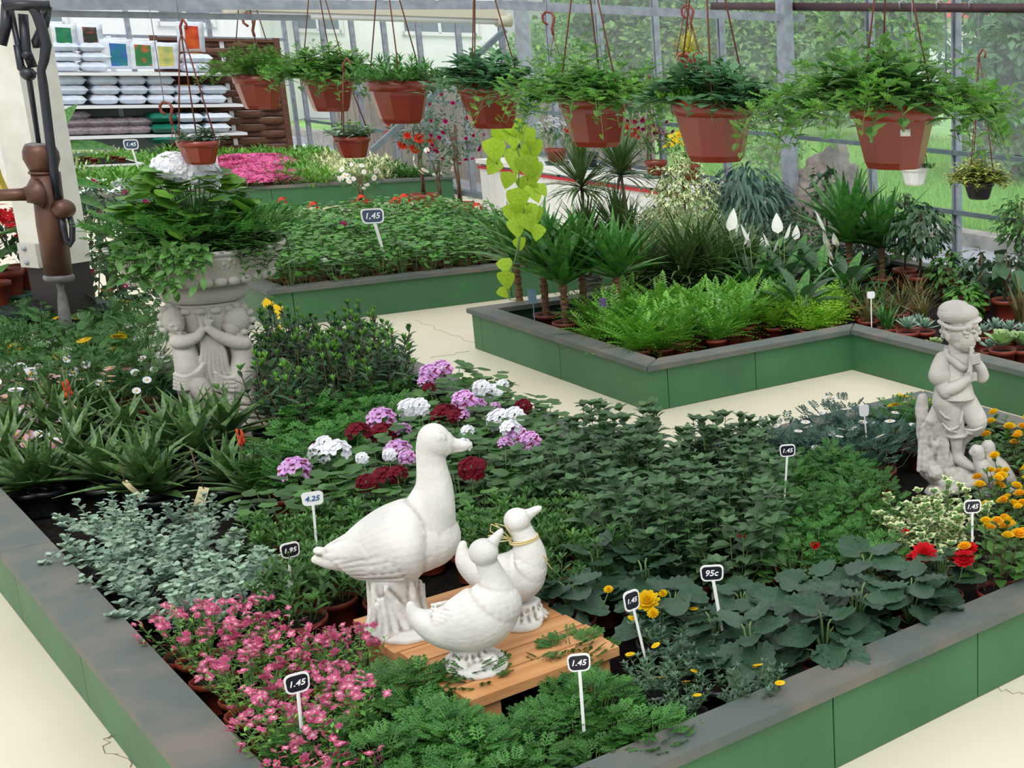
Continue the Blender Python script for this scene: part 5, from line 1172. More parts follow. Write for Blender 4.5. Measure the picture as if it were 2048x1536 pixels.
for i, (x, y, R_, H_) in enumerate([(1730, 560, .2, .45), (1790, 550, .2, .4), (1670, 560, .2, .4), (1900, 600, .16, .36), (1930, 640, .12, .25), (2035, 615, .18, .4)]):
    put(ficus(60+i, H_, R_, 300, leafT(ovate, 3, .5, .2, 1, .5), .065, ['dark', 'mid', 'dark', 'mid', 'gera', 'dark'][i], hang=.4, crown0=.05), 'potted_leafy_shrub', ['low dark shrub between the right-hand yuccas', 'mid green shrub under the weeping fig', 'low dark shrub under the sparse fig', 'small green shrub right of the weeping fig', 'small bright shrub left of the statue cap', 'low dark shrub at the right edge'][i], x, y, rz=i)
# ---- right edge: rubber plant, croton, shrubs
put(ficus(11, .42, .16, 120, leafT(ovate, 3, .5, .2, 1, .5), .075, 'dark', crown0=.1), 'potted_dark_shrub', 'dark leafy shrub behind the boy statue cap', 1960, 620)
put(ficus(12, .5, .14, 26, leafT(ovate, 4, .5, .2, 1, .6), .15, 'dark', crown0=.3, trunk=.01), 'potted_rubber_plant', 'rubber plant with a few large blackish leaves at the right edge', 2010, 640)
put(ficus(13, .75, .2, 260, leafT(ovate, 3, .5, .2, 1, .42), .07, 'mid', hang=.5, crown0=.45), 'potted_weeping_fig', 'green fig with drooping leaves at the right edge', 2040, 590)
put(grassy(40, .30, 18, 'bronze', .08, .03, .3, 't', .8), 'potted_cordyline', 'cordyline with reddish striped upright leaves at right edge', 2045, 650, zc=.2)
# ---- rock (a tall upright boulder)
rk = at(1650, 505, .1); T = Trace(rk); r = root('standing_rock', 'tall grey brown upright rock behind the yuccas', 'rock', tuple(rk))
bm = MB(); chain(bm, T, [(1640, 505, 78), (1640, 470, 80), (1630, 440, 74), (1640, 400, 66), (1655, 360, 52), (1668, 325, 36), (1676, 305, 22)], 20)
for x, y, s in ((1590, 400, 40), (1580, 440, 36), (1700, 400, 42), (1700, 440, 45), (1600, 370, 30), (1640, 335, 28), (1700, 345, 20), (1575, 480, 38)): ball(x, y, 0, s, s*.6, s, .4, bm)
M_rock = mat('rough_brown_rock', (150, 140, 132), .85, (112, 102, 96), 4., bump=.6, bscale=16.)
me = sculpt(bm, .016, M_rock, 2, rough=.05); o = link('rock_body', me, r, Matrix.Translation(-Vector(rk))@Matrix.Identity(4))

# ================================================================== geranium bed
gdisc = discT(10, 5, .12, .5, .7, .04)
def gseed(seed):
    r = np.random.RandomState(seed); n = 34; m = MB(); a = r.uniform(0, 6.28, n); q = np.sqrt(r.uniform(0, 1, n)); P = np.stack([np.cos(a)*q*.10, np.sin(a)*q*.10, .12+.19*r.uniform(.15, 1, n)**.7], 1)
    N = unit(np.stack([np.cos(a)*.4*q, np.sin(a)*.4*q, np.ones(n)], 1)+r.normal(size=(n, 3))*.3); m.place(gdisc, P, az(a+r.uniform(-.7, .7, n), np.zeros(n)), N, .042*r.uniform(.7, 1.25, n), 0)
    for i in range(0, n, 3): m.tube([(0, 0, .08), tuple(P[i]*np.array([.6, .6, .7])), tuple(P[i])], .0018, 3, 1, cap=False)
    return [P0('t', .05, .09), I(LF, m.mesh('geranium_leaves', [G['gera'], M_stem]), stuff=True)]
GS = [gseed(i) for i in range(5)]
gw = [(-9.05, 2.68), (-9.05, 5.02), (-12.1, 5.02), (-12.1, 2.68)]
GC = cells(None, 0, .165, 40, GB, .06, .15, world=gw); rr = random.Random(3)
for p, pn in zip(GC, place_names(GC, ZB, .165)):
    spawn(GS[rr.randrange(5)], 'potted_geranium', 'young leafy geranium in its bed, '+pn, 'plant', (p[0], p[1], ZB), rr.uniform(0, 6.28), 'geranium seedlings in the geranium bed', rr.uniform(.92, 1.1))
UC = dict(coral=[umbel(P_['coral'], .03, 12, .013, None, 'flower_head', 5)], white=[umbel(P_['white'], .03, 12, .014, None, 'flower_head', 6)], hot=[umbel(P_['magenta'], .018, 6, .014, None, 'flower_head', 7)])
attach_heads('potted_geranium', [(at(x, y, z), c, s) for x, y, c, s, z in ((565, 401, 'coral', 1., .45), (627, 411, 'coral', 1.1, .45), (724, 397, 'coral', 1.2, .45), (792, 400, 'coral', 1., .45), (810, 396, 'coral', 1.4, .45), (643, 520, 'white', .9, .36), (686, 447, 'hot', 1., .42), (955, 412, 'coral', 1., .43), (785, 404, 'coral', .7, .43))], UC)
# ================================================================== farthest bed and the ones beside it
def herb(seed, matn, h=.16, sp=.2, n=160, S=.075, fl_=None, nf=90):
    r = np.random.RandomState(seed); m = MB(); a = r.uniform(0, 6.28, n); q = np.sqrt(r.uniform(0, 1, n)); P = np.stack([np.cos(a)*q*sp, np.sin(a)*q*sp, .06+h*(1-.3*q*q)*r.uniform(.3, .9, n)], 1)
    m.place(leafT(lance, 2, .4, .2, 1, .3), P, az(a+r.uniform(-1, 1, n), r.uniform(.2, 1.3, n)), (0, 0, 1), S*r.uniform(.7, 1.3, n), 0)
    it = [P0('t', .07, .09), I(LF, m.mesh('herb_leaves', [G[matn]]), stuff=True)]
    if fl_:
        f = MB(); a = r.uniform(0, 6.28, nf); q = np.sqrt(r.uniform(0, 1, nf)); f.place(petalsT(5, .028, .026, .3, 1), np.stack([np.cos(a)*q*sp, np.sin(a)*q*sp, .07+h*(1-.3*q*q)*r.uniform(.85, 1.1, nf)], 1), (0, 1, 0), unit(r.normal(size=(nf, 3))*.5+np.array([.3, -.3, .9])), 1., 0)
        it.append(I('blossom', f.mesh('blossom', [P_[fl_]]), stuff=True))
    return it
H = {k: [herb(100+i*7+j, k, .16+.04*j) for j in range(2)] for i, k in enumerate(('fresh', 'mid', 'fern', 'cream', 'gera'))}
HP = [herb(150+j, 'fresh', .15, .2, 90, .06, 'hot', 130) for j in range(2)]; HW = [herb(160+j, 'fresh', .12, .2, 120, .06, 'white', 14) for j in range(2)]
fc = cells(None, 0, .27, 50, BB, .12, .2, world=[(-15.3, 3.2), (-15.3, 6.35), (-19.3, 6.35), (-19.3, 3.2)])
for p, pn in zip(fc, place_names(fc, .1, .27)):
    x, y = pix((p[0], p[1], .3))
    if 425 < x < 570 and 312 < y < 372: v, lb = HP, 'pink-flowering pot'
    elif 640 < x < 760 and 310 < y < 350: v, lb = H['cream'], 'pale-leaved pot'
    elif y > 355: v, lb = HW, 'white-flowering pot'
    elif x > 700: v, lb = H['mid'], 'mid green herb pot'
    elif rr.random() < .3: v, lb = H['fern'], 'light green herb pot'
    else: v, lb = H['fresh'], 'fresh green herb pot'
    spawn(v[rr.randrange(2)], 'potted_herb', lb+' in the farthest bed, '+pn, 'plant', (p[0], p[1], .1), rr.uniform(0, 6.28), 'herb and flower pots in the farthest bed', rr.uniform(.9, 1.15))
# side bed with white trough at the left
r = bed('small green raised bed left of the farthest bed', [(-14.2, 3.0), (-14.9, 4.1), (-19., 4.0), (-19., 3.)], base=.1) if 0 else None
c = at(178, 395, 0); r = root('white_trough', 'long white planting trough beyond the birdbath at left', 'trough', (c[0]-.35, c[1], 0))
mb = MB(); mb.box((0, 0, .17), (.9, 1.0, .34)); part('trough_side', mb, mat('white_trough_board', (226, 230, 232), .6, (204, 210, 214), 4.), r, smooth=False)
mb = MB(); mb.box((0, 0, .345), (.94, 1.04, .02)); part('rim', mb, M_white, r, smooth=False)
mb = MB(); mb.box((0, 0, .358), (.84, .94, .01)); part('soil', mb, M_soil, r, smooth=False)
for i in range(12):
    p = (c[0]-.35+(-.28+.27*(i % 3)), c[1]+(-.38+.25*(i//3))); spawn([H['cream'], HW, H['fern']][i % 3][i % 2], 'potted_herb', 'leafy pot in the white trough, %s from the left' % ORD[i], 'plant', (p[0], p[1], .36), i, 'pots in the white trough', .55)
for i, (x, y) in enumerate([(210, 372), (240, 360), (270, 352), (300, 345), (330, 340), (150, 345), (180, 340), (205, 335), (240, 330), (300, 325), (350, 325), (130, 335), (150, 325)]):
    p = at(x, y, .3); spawn([HW, H['fern'], H['cream']][i % 3][i % 2], 'potted_herb', 'flowering pot at the far left beyond the trough, %s one' % ORD[i], 'plant', (p[0], p[1], .0), i, 'pots at the far left', 1.5)
# ================================================================== shelf of sacks, fence, far plants
M_shelf = mat('white_steel_shelf', (236, 238, 240), .4)
XS = -20.2
sh = root('steel_shelf_unit', 'white shelving unit stacked with bags of compost at the back left', 'shelf', (XS, 4.8, 0))
y0, y1 = 3.3, 5.78
SHZ = [.02, .49, .86, 1.26]
for z in SHZ[1:]: mb = MB(); mb.box((0, (y0+y1)/2-4.8, z-.02), (.55, y1-y0, .035)); part('shelf_board', mb, M_shelf, sh, smooth=False)
for y in (y0, 4.55, y1): mb = MB(); mb.box((-.27, y-4.8, .85), (.03, .05, 1.7)); part('upright', mb, M_shelf, sh, smooth=False)
mb = MB(); mb.box((-.285, (y0+y1)/2-4.8, .66), (.01, y1-y0, 1.2)); part('back_panel', mb, mat('grey_shelf_back', (150, 158, 160), .6), sh, smooth=False)
def sackmat(name, base, patches):
    m = mat(name, base, .35, tuple(int(c*.93) for c in base), 7., .5, bump=.15, bscale=14.)
    return m
SM = dict(white=mat('white_plastic_sack', (230, 236, 244), .35, (206, 216, 232), 9., bump=.25, bscale=16.), green=mat('green_plastic_sack', (34, 130, 108), .35, (22, 104, 88), 6., bump=.25, bscale=16.),
          grey=mat('clear_pebble_sack', (168, 158, 164), .4, (126, 112, 118), 50., bump=.3, bscale=40.), red=mat('red_printed_sack', (206, 46, 46), .4, (232, 120, 40), 5.), blue=mat('blue_print', (60, 110, 190), .4, (40, 140, 120), 7.), teal=mat('teal_print', (36, 120, 100), .4, (60, 150, 90), 9.), orange=mat('orange_print', (226, 130, 60), .4, (240, 190, 70), 9.), garden=mat('garden_photo_print', (60, 130, 80), .4, (200, 110, 60), 11., fac=(.45, .58)), yel=mat('pale_yellow_print', (216, 206, 120), .4, (150, 180, 110), 10.), dark=mat('dark_flower_print', (60, 66, 60), .4, (170, 70, 60), 13., fac=(.5, .6)))
def sackmesh(W=.305, D=.42, H=.122, seed=1, mats=('white', 'teal')):
    r = np.random.RandomState(seed); n = 9; u = np.linspace(-1, 1, n); m = MB(); V = []; 
    X, Y = np.meshgrid(u, u)
    prof = (1-np.abs(X)**3.5)*(1-np.abs(Y)**3.5); prof = np.clip(prof, 0, 1)**.3
    top = H*.5*prof*(1+.06*np.sin(X*7+seed)+.05*np.sin(Y*9)); bot = -H*.5*prof
    G1 = np.stack([X*D/2*(1+.02*np.sin(Y*5)), Y*W/2*(1+.02*np.sin(X*6)), top+H/2], -1).reshape(-1, 3); G2 = np.stack([X*D/2, Y*W/2, bot+H/2], -1).reshape(-1, 3)
    i = np.arange(n-1)[:, None]*n+np.arange(n-1)[None]; q = np.stack([i, i+1, i+n+1, i+n], -1).reshape(-1, 4)
    m.add(G1, [q], 0); m.add(G2, [q[:, ::-1]], 0)
    b = m.mesh('bag', [SM[mats[0]]]); 
    p = MB(); a, c = 2, n-3; sub = [(k, l) for k in range(a, c) for l in range(a-1, c+1)]
    qq = np.array([[k*n+l, k*n+l+1, (k+1)*n+l+1, (k+1)*n+l] for k, l in sub]); p.add(G1+np.array([0, 0, .002]), [qq], 0)
    return [I('bag', b), I('print_panel', p.mesh('print', [SM[mats[1]]]))]
SK = {k: sackmesh(seed=i+1, mats=v) for i, (k, v) in enumerate(dict(w1=('white', 'teal'), w2=('white', 'blue'), w3=('white', 'orange'), w4=('white', 'dark'), gr=('green', 'teal'), pb=('grey', 'dark'), gd=('white', 'garden'), yl=('white', 'yel'), rd=('white', 'red')).items())}
KN = dict(w1='white bag with green print', w2='white bag with blue print', w3='white bag with orange print', w4='white bag with dark print', gr='green bag', pb='clear bag of pebbles')
def stack(px, z, n, kind, lab, dh=.118, yaw=0., xoff=0., kinds=None):
    y = atX(px, {1.26: 140, .86: 205, .49: 268, .36: 275, .02: 320}[z], XS)[1]
    for i in range(n):
        kk = (kinds or [kind]*n)[i]
        spawn(SK[kk], 'compost_bag', '%s, %s of its pile, %s' % (KN[kk], ['bottom', 'second', 'third', 'top'][i] if i < n-1 or n == 1 else 'topmost', lab), 'bag', (XS+xoff+.01*((i*3) % 3-1), y+.012*((i*5) % 3-1), z+.004+i*dh), yaw+.05*((i*7) % 3-1), 'bags piled on the shelves')
for px, n, k, lb in ((130, 3, 'w1', 'left end of top shelf'), (188, 3, 'w3', 'second pile on top shelf'), (392, 2, 'w3', 'right end of top shelf')): stack(px, 1.26, n, k, lb)
for i, (px, n, k) in enumerate(((142, 3, 'w2'), (208, 3, 'w3'), (264, 3, 'w4'), (320, 3, 'w3'), (372, 2, 'w3'), (424, 2, 'w1'))): stack(px, .86, n, k, '%s pile on middle shelf' % ORD[i])
for i, (px, n, k) in enumerate(((150, 3, 'pb'), (192, 2, 'pb'), (232, 2, 'pb'), (275, 2, 'pb'))): stack(px, .49, n, k, '%s pile on lower shelf' % ORD[i], .09)
for i, (px, n, k) in enumerate(((322, 3, 'gr'), (372, 2, 'w2'), (428, 2, 'w4'))): stack(px, .49 if i else .36, n, k, '%s pile at lower right' % ORD[i], .135, xoff=.1)
for i, (px, k) in enumerate(((165, 'w2'), (225, 'gr'), (300, 'gr'), (130, 'w1'))): stack(px, .02, 2, k, '%s pile on the ground' % ORD[i], .1, xoff=.25)
def standing(px, py0, py1, w, kind, lab, lean=-.25):
    b = atX(px, py1, XS+.1); h = atX(px, py0, XS+.1)[2]-b[2]; me = SK[kind]; s = h/.42
    r = root('compost_bag', lab, 'bag', tuple(b), 0, 'bags standing on the top shelf'); M = Matrix.Rotation(-math.pi/2+lean*-1, 4, 'Y')@Matrix.Diagonal((s, w/.305, .8, 1))@Matrix.Translation((.21, 0, -.05))
    M = Matrix.Translation((-.05, 0, 0))@Matrix.Rotation(math.radians(-78), 4, 'Y')@Matrix.Diagonal((s, w/.305, .8, 1))@Matrix.Translation((.21, 0, 0))@Matrix.Rotation(math.pi, 4, 'Z')@Matrix.Diagonal((1, 1, -1, 1))
    for it in me: link(it['n'], it['m'], r, M)
standing(128, 45, 92, .30, 'w1', 'standing green-windowed bag at top left'); standing(180, 45, 88, .28, 'w4', 'standing dark-print bag beside it'); standing(238, 75, 136, .34, 'w2', 'standing bag with blue garden picture')
standing(287, 78, 136, .34, 'gd', 'standing bag with orange flower picture'); standing(332, 82, 136, .32, 'yl', 'standing bag with pale yellow picture'); standing(384, 40, 102, .30, 'rd', 'tall red bag standing at the right end')
# woven fence panel beyond the shelf
M_wov = mat('dark_woven_wood', (112, 74, 56), .75, (86, 56, 42), 12., bump=.3, bscale=30., stretch=(3, 1, 6))
fr = root('woven_fence', 'dark brown woven wood fence panel right of the shelves', 'fence', (XB+.15, 5.9, 0))
ya, yb_ = 5.05-5.9, 6.40-5.9
slats = {}
for k in range(17):
    z = .10+k*.092
    for j in range(5):
        y = ya+(yb_-ya)*j/5; mb = MB(); n = 7; t = np.linspace(0, 1, n); yy = y+(yb_-ya)/5*t; xx = .022*np.sin(math.pi*t)*(1 if (j+k) % 2 else -1)
        V = [];
        for a, b in zip(xx, yy): V += [[a-.006, b, z], [a+.006, b, z], [a+.006, b, z+.0905], [a-.006, b, z+.0905]]
        i = np.arange(n-1)*4; q = [[a+c, a+(c+1) % 4, a+4+(c+1) % 4, a+4+c] for a in i for c in range(4)]; mb.add(V, [q]); part('slat', mb, M_wov, fr)
for y in (ya-.03, yb_+.03): mb = MB(); mb.box((0, y, .86), (.07, .07, 1.72)); part('post', mb, M_wov, fr, smooth=False)
mb = MB(); mb.box((0, (ya+yb_)/2, 1.68), (.06, yb_-ya, .04)); part('top_rail', mb, M_wov, fr, smooth=False)
# grey weathered board fence outside the side wall
M_old = mat('weathered_grey_boards', (176, 164, 150), .85, (140, 126, 112), 6., bump=.4, bscale=30., stretch=(6, 6, .6))
fx = root('board_fence', 'weathered grey vertical board fence outside the glass wall', 'fence', (-17, 7.35, 0)); r_ = random.Random(5)
for i in range(58):
    x = -21.2+i*.152; h = 1.30+r_.uniform(-.03, .03); mb = MB(); mb.box((x+17, .012*(i % 2), h/2), (.14, .02, h)); part('board', mb, M_old, fx, smooth=False)
for z in (.3, 1.1): mb = MB(); mb.box((.2, .04, z), (8.9, .04, .07)); part('rail', mb, M_old, fx, smooth=False)
# ---- bench with white boards and red trim along the side wall
A = at(970, 430, 0); B_ = at(1345, 500, 0); d = unit((B_-A)*np.array([1, 1, 0])); a0 = atY(968, 362, A[1]); Lb = 3.6; rz = math.atan2(d[1], d[0]); zt = .62
bn = root('white_plank_bench', 'low white plank bench with red stripe holding potted plants by the window', 'bench', tuple(A), rz)
for i in range(26): mb = MB(); mb.box((.07+i*.138, .0, .25), (.132, .02, .50)); part('plank', mb, M_white, bn, smooth=False)
mb = MB(); mb.box((1.8, -.012, .50), (3.62, .03, .025)); part('red_stripe', mb, M_red, bn, smooth=False)
mb = MB(); mb.box((1.8, .3, .56), (3.66, .66, .045)); part('bench_top', mb, M_white, bn, smooth=False)
mb = MB(); mb.box((-.0, .3, .27), (.02, .6, .52)); part('end_panel', mb, M_white, bn, smooth=False)
def onbench(t, back=.25): q = A+d*t+np.array([-d[1], d[0], 0])*back; return (q[0], q[1], .583)
saucer = mb_mesh(lambda m: m.lathe([(.001, 0), (.10, 0), (.12, .03), (.105, .012), (.001, .01)], 18), 'saucer', [mat('dark_green_saucer', (38, 84, 72), .4)])
def bigpot(kind, fl_, seed, R=.10, Hh=.16, fol='mid', lab=''):
    it = [I('saucer', saucer)]+[P0(kind, R, Hh)]; h = herb(seed, fol, .34, .2, 150, .07, fl_, 60)
    for q in h[1:]: q = dict(q); q['M'] = TR((0, 0, .04)); it.append(q)
    return it
for i, (t, k, f, c) in enumerate(((.45, 'b', None, 'fresh'), (1.05, 't', 'white', 'mid'), (1.62, 'b', 'red', 'mid'), (2.2, 't', 'red', 'fresh'), (2.75, 't', 'magenta', 'mid'), (3.25, 't', 'yellow', 'mid'))):
    spawn(bigpot(k, f, 200+i, fol=c), 'bench_plant', ['leafy plant in a black pot, leftmost on the white bench', 'white-flowering plant in orange pot on the white bench', 'plant in a black pot behind the left dracaena', 'red-flowering plant behind the right dracaena', 'magenta-flowering pot near the right end of the bench', 'yellow-flowering pot at the right end of the bench'][i], 'plant', onbench(t), i)
# ---- standard shrubs near the glass wall
def standard(seed, H, R, matn, fcol=None, n=420, nf=14, fs=.02, ls=.06, pot=('t', .13, .2), W=.4, elong=.8):
    r = np.random.RandomState(seed); v = sph(n, seed); P = v*r.uniform(.4, 1, (len(v), 1))**.5*np.array([R, R, R*elong])+np.array([0, 0, H]); m = MB(); m.place(leafT(ellip, 2, .4, .2, 1, W), P, unit(v+r.normal(size=v.shape)*.5), unit(v+np.array([0, 0, .6])), ls*r.uniform(.7, 1.2, len(v)), 0)
    s = MB()
    for k in range(3): s.tube([(.02*math.cos(k*2), .02*math.sin(k*2), .15), (.02*math.cos(k*2+2), .02*math.sin(k*2+2), H*.6), (.04*math.cos(k*2), .04*math.sin(k*2), H)], .009, 5)
    it = [P0(*pot), I('trunk', s.mesh('trunk', M_bstem)), I('foliage', m.mesh('round_crown', [G[matn]]), stuff=True)]
    if fcol:
        me = pom(P_[fcol], fs, 3, 'flower') if fcol != 'white' else daisy(P_['white'], fs, 12, name='flower')
        for i in range(nf): q = unit(r.normal(size=3)+np.array([.3, -.9, -.1])); p = np.array([0, 0, H])+q*R*np.array([1, 1, elong])*1.02; it.append(I('flower', me, frame(p, unit(np.cross(q, [.2, .3, .9])), q, r.uniform(.8, 1.2))))
    return it
spawn(standard(1, .86, .27, 'grey', 'coral', 500, 12, .05), 'standard_hibiscus', 'grey-leaved standard shrub with big coral flowers behind geranium bed', 'plant', tuple(at(852, 425, 0)), .3)
spawn(standard(2, .95, .3, 'grey', 'magenta', 620, 30, .022, .05, elong=1.25), 'standard_fuchsia', 'round standard bush with small dark pink flowers beside the white bench', 'plant', tuple(at(925, 445, 0)), .3)
spawn(standard(3, .42, .2, 'fine', 'white', 260, 22, .026, .045, ('t', .1, .16)), 'potted_marguerite', 'white marguerite bush in front of the farthest bed', 'plant', tuple(at(728, 432, 0)), .3)
spawn(standard(4, .60, .2, 'fine', 'white', 200, 12, .026, .045, ('t', .1, .16)), 'potted_marguerite', 'white marguerite between hibiscus and fuchsia standards', 'plant', tuple(at(885, 440, 0)), .3)
spawn(standard(5, 1.22, .3, 'fresh', 'magenta', 500, 46, .02, .05, ('t', .1, .16), elong=1.1), 'standard_fuchsia', 'tall standard with many pink blossoms behind the baskets at the glass', 'plant', tuple(at(1310, 475, 0)), .3)
# ---- left edge: shelves with red pots, hose
mb = MB()
p = atd(30, 605, 6.6); tb = root('dark_plant_table', 'dark table with red pots at the left edge behind the pump post', 'table', (p[0], p[1], 0), .1)
mb.box((0, 0, p[2]), (.9, .55, .04)); part('tabletop', mb, mat('dark_table', (44, 56, 56), .6), tb, smooth=False)
for sx_ in (-.4, .4):
    for sy_ in (-.22, .22): mb = MB(); mb.box((sx_, sy_, p[2]/2), (.05, .05, p[2])); part('leg', mb, MATS['dark_table'], tb, smooth=False)
for i, (px, c) in enumerate(((15, 'red'), (58, 'coral'), (-25, None))):
    q = atd(px, 590, 6.6+(i % 2)*.15); spawn(bigpot('t', c, 230+i, .085, .15, 'dark'), 'potted_houseplant', ['dark leafy plant in red pot nearest the left edge', 'plant with orange flowers in red pot behind the post', 'leafy plant cut by the left frame edge'][i], 'plant', (q[0], q[1], p[2]+.02), i)
big = mb_mesh(lambda m: m.place(leafT(ellip, 5, .6, .3, 1, .36), [0, 0, 0], (0, 1, 0), (0, 0, 1), 1., 0), 'leaf', [G['yucca']])
q = atd(-20, 560, 6.4); it = [P0('t', .1, .15)]+[I('leaf', big, frame((0, 0, .2+.05*i), az(np.array(i*1.9), np.array(.3+.1*(i % 4))), (0, 0, 1), .42)) for i in range(9)]
spawn(it, 'banana_plant', 'broad-leaved plant reaching in from the left edge', 'plant', (q[0], q[1], p[2]+.02), 0, None, .8)
q = atd(120, 400, 6.9); Tc = Trace(q); cn = root('canna_plant', 'broad-leaved plant with upright leaf between the post and the sacks', 'plant', (q[0], q[1], 0)); qb = np.array([q[0], q[1], 0.])
st = MB(); st.tube([np.array([0, 0, 0]), Tc(118, 420)-qb, Tc(125, 300)-qb], [.02, .014, .01], 7); part('stem', st, M_stem, cn)
for x, y, an, ln, nn_ in ((118, 275, 1.15, 62, .3), (112, 300, .1, 78, .6), (114, 330, .45, 52, .2), (116, 365, -.1, 60, .8), (105, 310, 2.6, 60, .4), (110, 390, -.3, 70, .5)):
    link('leaf', big, cn, frame(Tc(x, y)-qb, Tc.e1*math.cos(an)+E3*math.sin(an), -Tc.e2*nn_+E3, Tc.k*ln*1.25))
mb = MB(); mb.lathe([(.12, 0), (.15, .25), (.14, .25)], 16); part('pot', mb, M_terra, cn)
hp = atd(2, 310, 6.3); hs = root('garden_hose', 'coiled yellow hose hanging at the left edge', 'hose', tuple(hp))
mb = MB()
for k in range(6): mb.tube([np.array([0, 0, 0])+E1*math.cos(a)*(.055+.006*k)+E3*math.sin(a)*(.20+.008*k)+E2*(.012*k) for a in np.linspace(0, 2*math.pi, 22)], .008, 6)
part('coil', mb, mat('yellow_hose', (222, 200, 70), .45, (200, 176, 50), 10.), hs)
# ---- white timber post with old hand pump
D0 = 6.15
B0 = atd(170, 630, D0); 
M_post = mat('aged_white_paint', (228, 226, 216), .6, (206, 202, 190), 5., bump=.15, bscale=20.)
pc = atd(78, 320, D0+.12); pr = root('timber_post', 'white painted timber post carrying the pump at left', 'post', (pc[0], pc[1], 0), math.atan2(-pc[0], pc[1])*.5-.2)
rzp = pr.rotation_euler[2]
w = .19
mb = MB(); zlo = atd(150, 545, D0)[2]; mb.box((0, 0, (zlo+3.)/2), (w, w, 3.-zlo)); part('post_shaft', mb, M_post, pr, smooth=False)
mb = MB(); mb.box((0, 0, zlo/2), (w*.92, w*.92, zlo)); part('post_foot', mb, mat('dark_steel_foot', (44, 38, 38), .6), pr, smooth=False)
mb = MB(); mb.box((-.03, -w/2-.012, zlo+.05), (.11, .02, .12)); f_ = part('steel_plate', mb, mat('light_steel_plate', (196, 192, 184), .5), pr, smooth=False)
for q in (-1, 1): mb = MB(); mb.ball((-.04, -w/2-.025, zlo+.05+.035*q), .012, 8, 5); part('bolt', mb, M_galv, f_)
# the pump: traced on the plane just before the post
Tq = Trace(atd(104, 400, D0-.16)); pu = root('hand_pump', 'old brown metal hand pump with ball-ended lever on the white post', 'pump', tuple(Tq.ref)); OM = Matrix.Translation(-Vector(Tq.ref))
M_br = mat('brown_patina_metal', (104, 70, 54), .42, (84, 56, 46), 7., .5, metal=.35, bump=.1, bscale=40.); M_iron = mat('blue_black_iron', (36, 38, 50), .4, (24, 26, 36), 8., .6)
M_lead = mat('grey_metal_collar', (120, 118, 114), .6, (90, 88, 86), 20.)
def pp(name, fn, m_, par=pu, tr=True):
    mb = MB(); fn(mb); o = link(name, mb.mesh(name, m_), par); 
    if par is pu: o.matrix_basis = OM
    return o
def cyl(mb, pts, seg=20): mb.tube([Tq(x, y, v) for x, y, r_, v in pts], [Tq.h(r_) for x, y, r_, v in pts], seg)
pp('barrel', lambda m: cyl(m, [(91, 345, 31, 0), (103, 450, 31.5, 0), (118, 553, 29, 0)], 24), M_br)
pp('head', lambda m: cyl(m, [(79, 289, 26, 0), (79.5, 292, 32, 0), (81, 303, 37, 0), (83, 318, 38, 0), (86, 333, 32, 0), (88, 343, 28, 0)], 24), M_br)
pp('lid', lambda m: cyl(m, [(78, 286, 15, 0), (78, 290, 29, 0), (78.5, 294, 29, 0)], 20), M_lead)
pp('band', lambda m: cyl(m, [(88, 343, 32.5, 0), (88.7, 348, 32.5, 0)], 24), M_br)
pp('bottom_flange', lambda m: cyl(m, [(117, 549, 30, 0), (117.5, 552, 33, 0), (118, 558, 33, 0), (118.5, 563, 27, 0)], 24), M_lead)
pp('suction_pipe', lambda m: cyl(m, [(119, 562, 10, 0), (122, 580, 7, 0), (125, 600, 11, 0), (130, 640, 14, 0), (140, 700, 14, 0)], 12), M_lead)
pp('spout', lambda m: m.tube([Tq(-60, 391, -6), Tq(30, 388, -20), Tq(62, 386, -30)], [Tq.k*11, Tq.k*12, Tq.k*13], 14), M_br)
pp('spout_flange', lambda m: (m.tube([Tq(50, 388, -32), Tq(60, 387, -31), Tq(72, 385, -28), Tq(76, 385, -26)], [Tq.k*15, Tq.k*18, Tq.k*30, Tq.k*30], 14)), M_br)
pp('piston_rod', lambda m: m.tube([Tq(22, 20, 0), Tq(44, 130, 0), Tq(57, 150, 0), Tq(78, 290, 0)], [Tq.k*5, Tq.k*4, Tq.k*5, Tq.k*4], 10), M_iron)
pp('rod_fork', lambda m: (m.tube([Tq(46, 28, 0), Tq(52, 100, 0), Tq(66, 135, 0)], Tq.k*8, 10), m.tube([Tq(34, 90, 0), Tq(42, 138, 0), Tq(55, 150, 0), Tq(70, 142, 0)], Tq.k*6, 8), m.ball(Tq(54, 110, -6), Tq.k*10, 8, 6), m.ball(Tq(56, 148, -4), Tq.k*13, 10, 6)), M_iron)
pp('lever', lambda m: m.tube([Tq(x, y, -30) for x, y in ((30, 8), (58, 10), (74, 30), (84, 58), (92, 90), (88, 120), (82, 140), (86, 170), (97, 260), (107, 340), (117, 400))], [Tq.k*r_ for r_ in (7, 8, 9, 9, 9, 8, 7, 8, 8, 8, 7)], 10), M_iron)
pp('axle', lambda m: m.tube([Tq(4, 10, -30), Tq(100, 12, -30)], Tq.k*10, 12), M_iron)
pp('bracket', lambda m: (m.tube([Tq(14, 10, 0), Tq(12, 50, 0), Tq(2, 90, 0)], Tq.k*9, 8), m.tube([Tq(95, 12, 0), Tq(88, 50, 6), Tq(72, 84, 6), Tq(76, 96, 6)], Tq.k*8, 8)), M_iron)
pp('ball_handle', lambda m: m.ball(Tq(126, 415, -30), Tq.k*20, 18, 12), M_br)
pp('handle_hook', lambda m: m.tube([Tq(x, y, -30) for x, y in ((122, 432), (126, 455), (132, 478), (140, 488), (144, 478), (144, 450), (138, 428))], Tq.k*5, 10), M_iron)
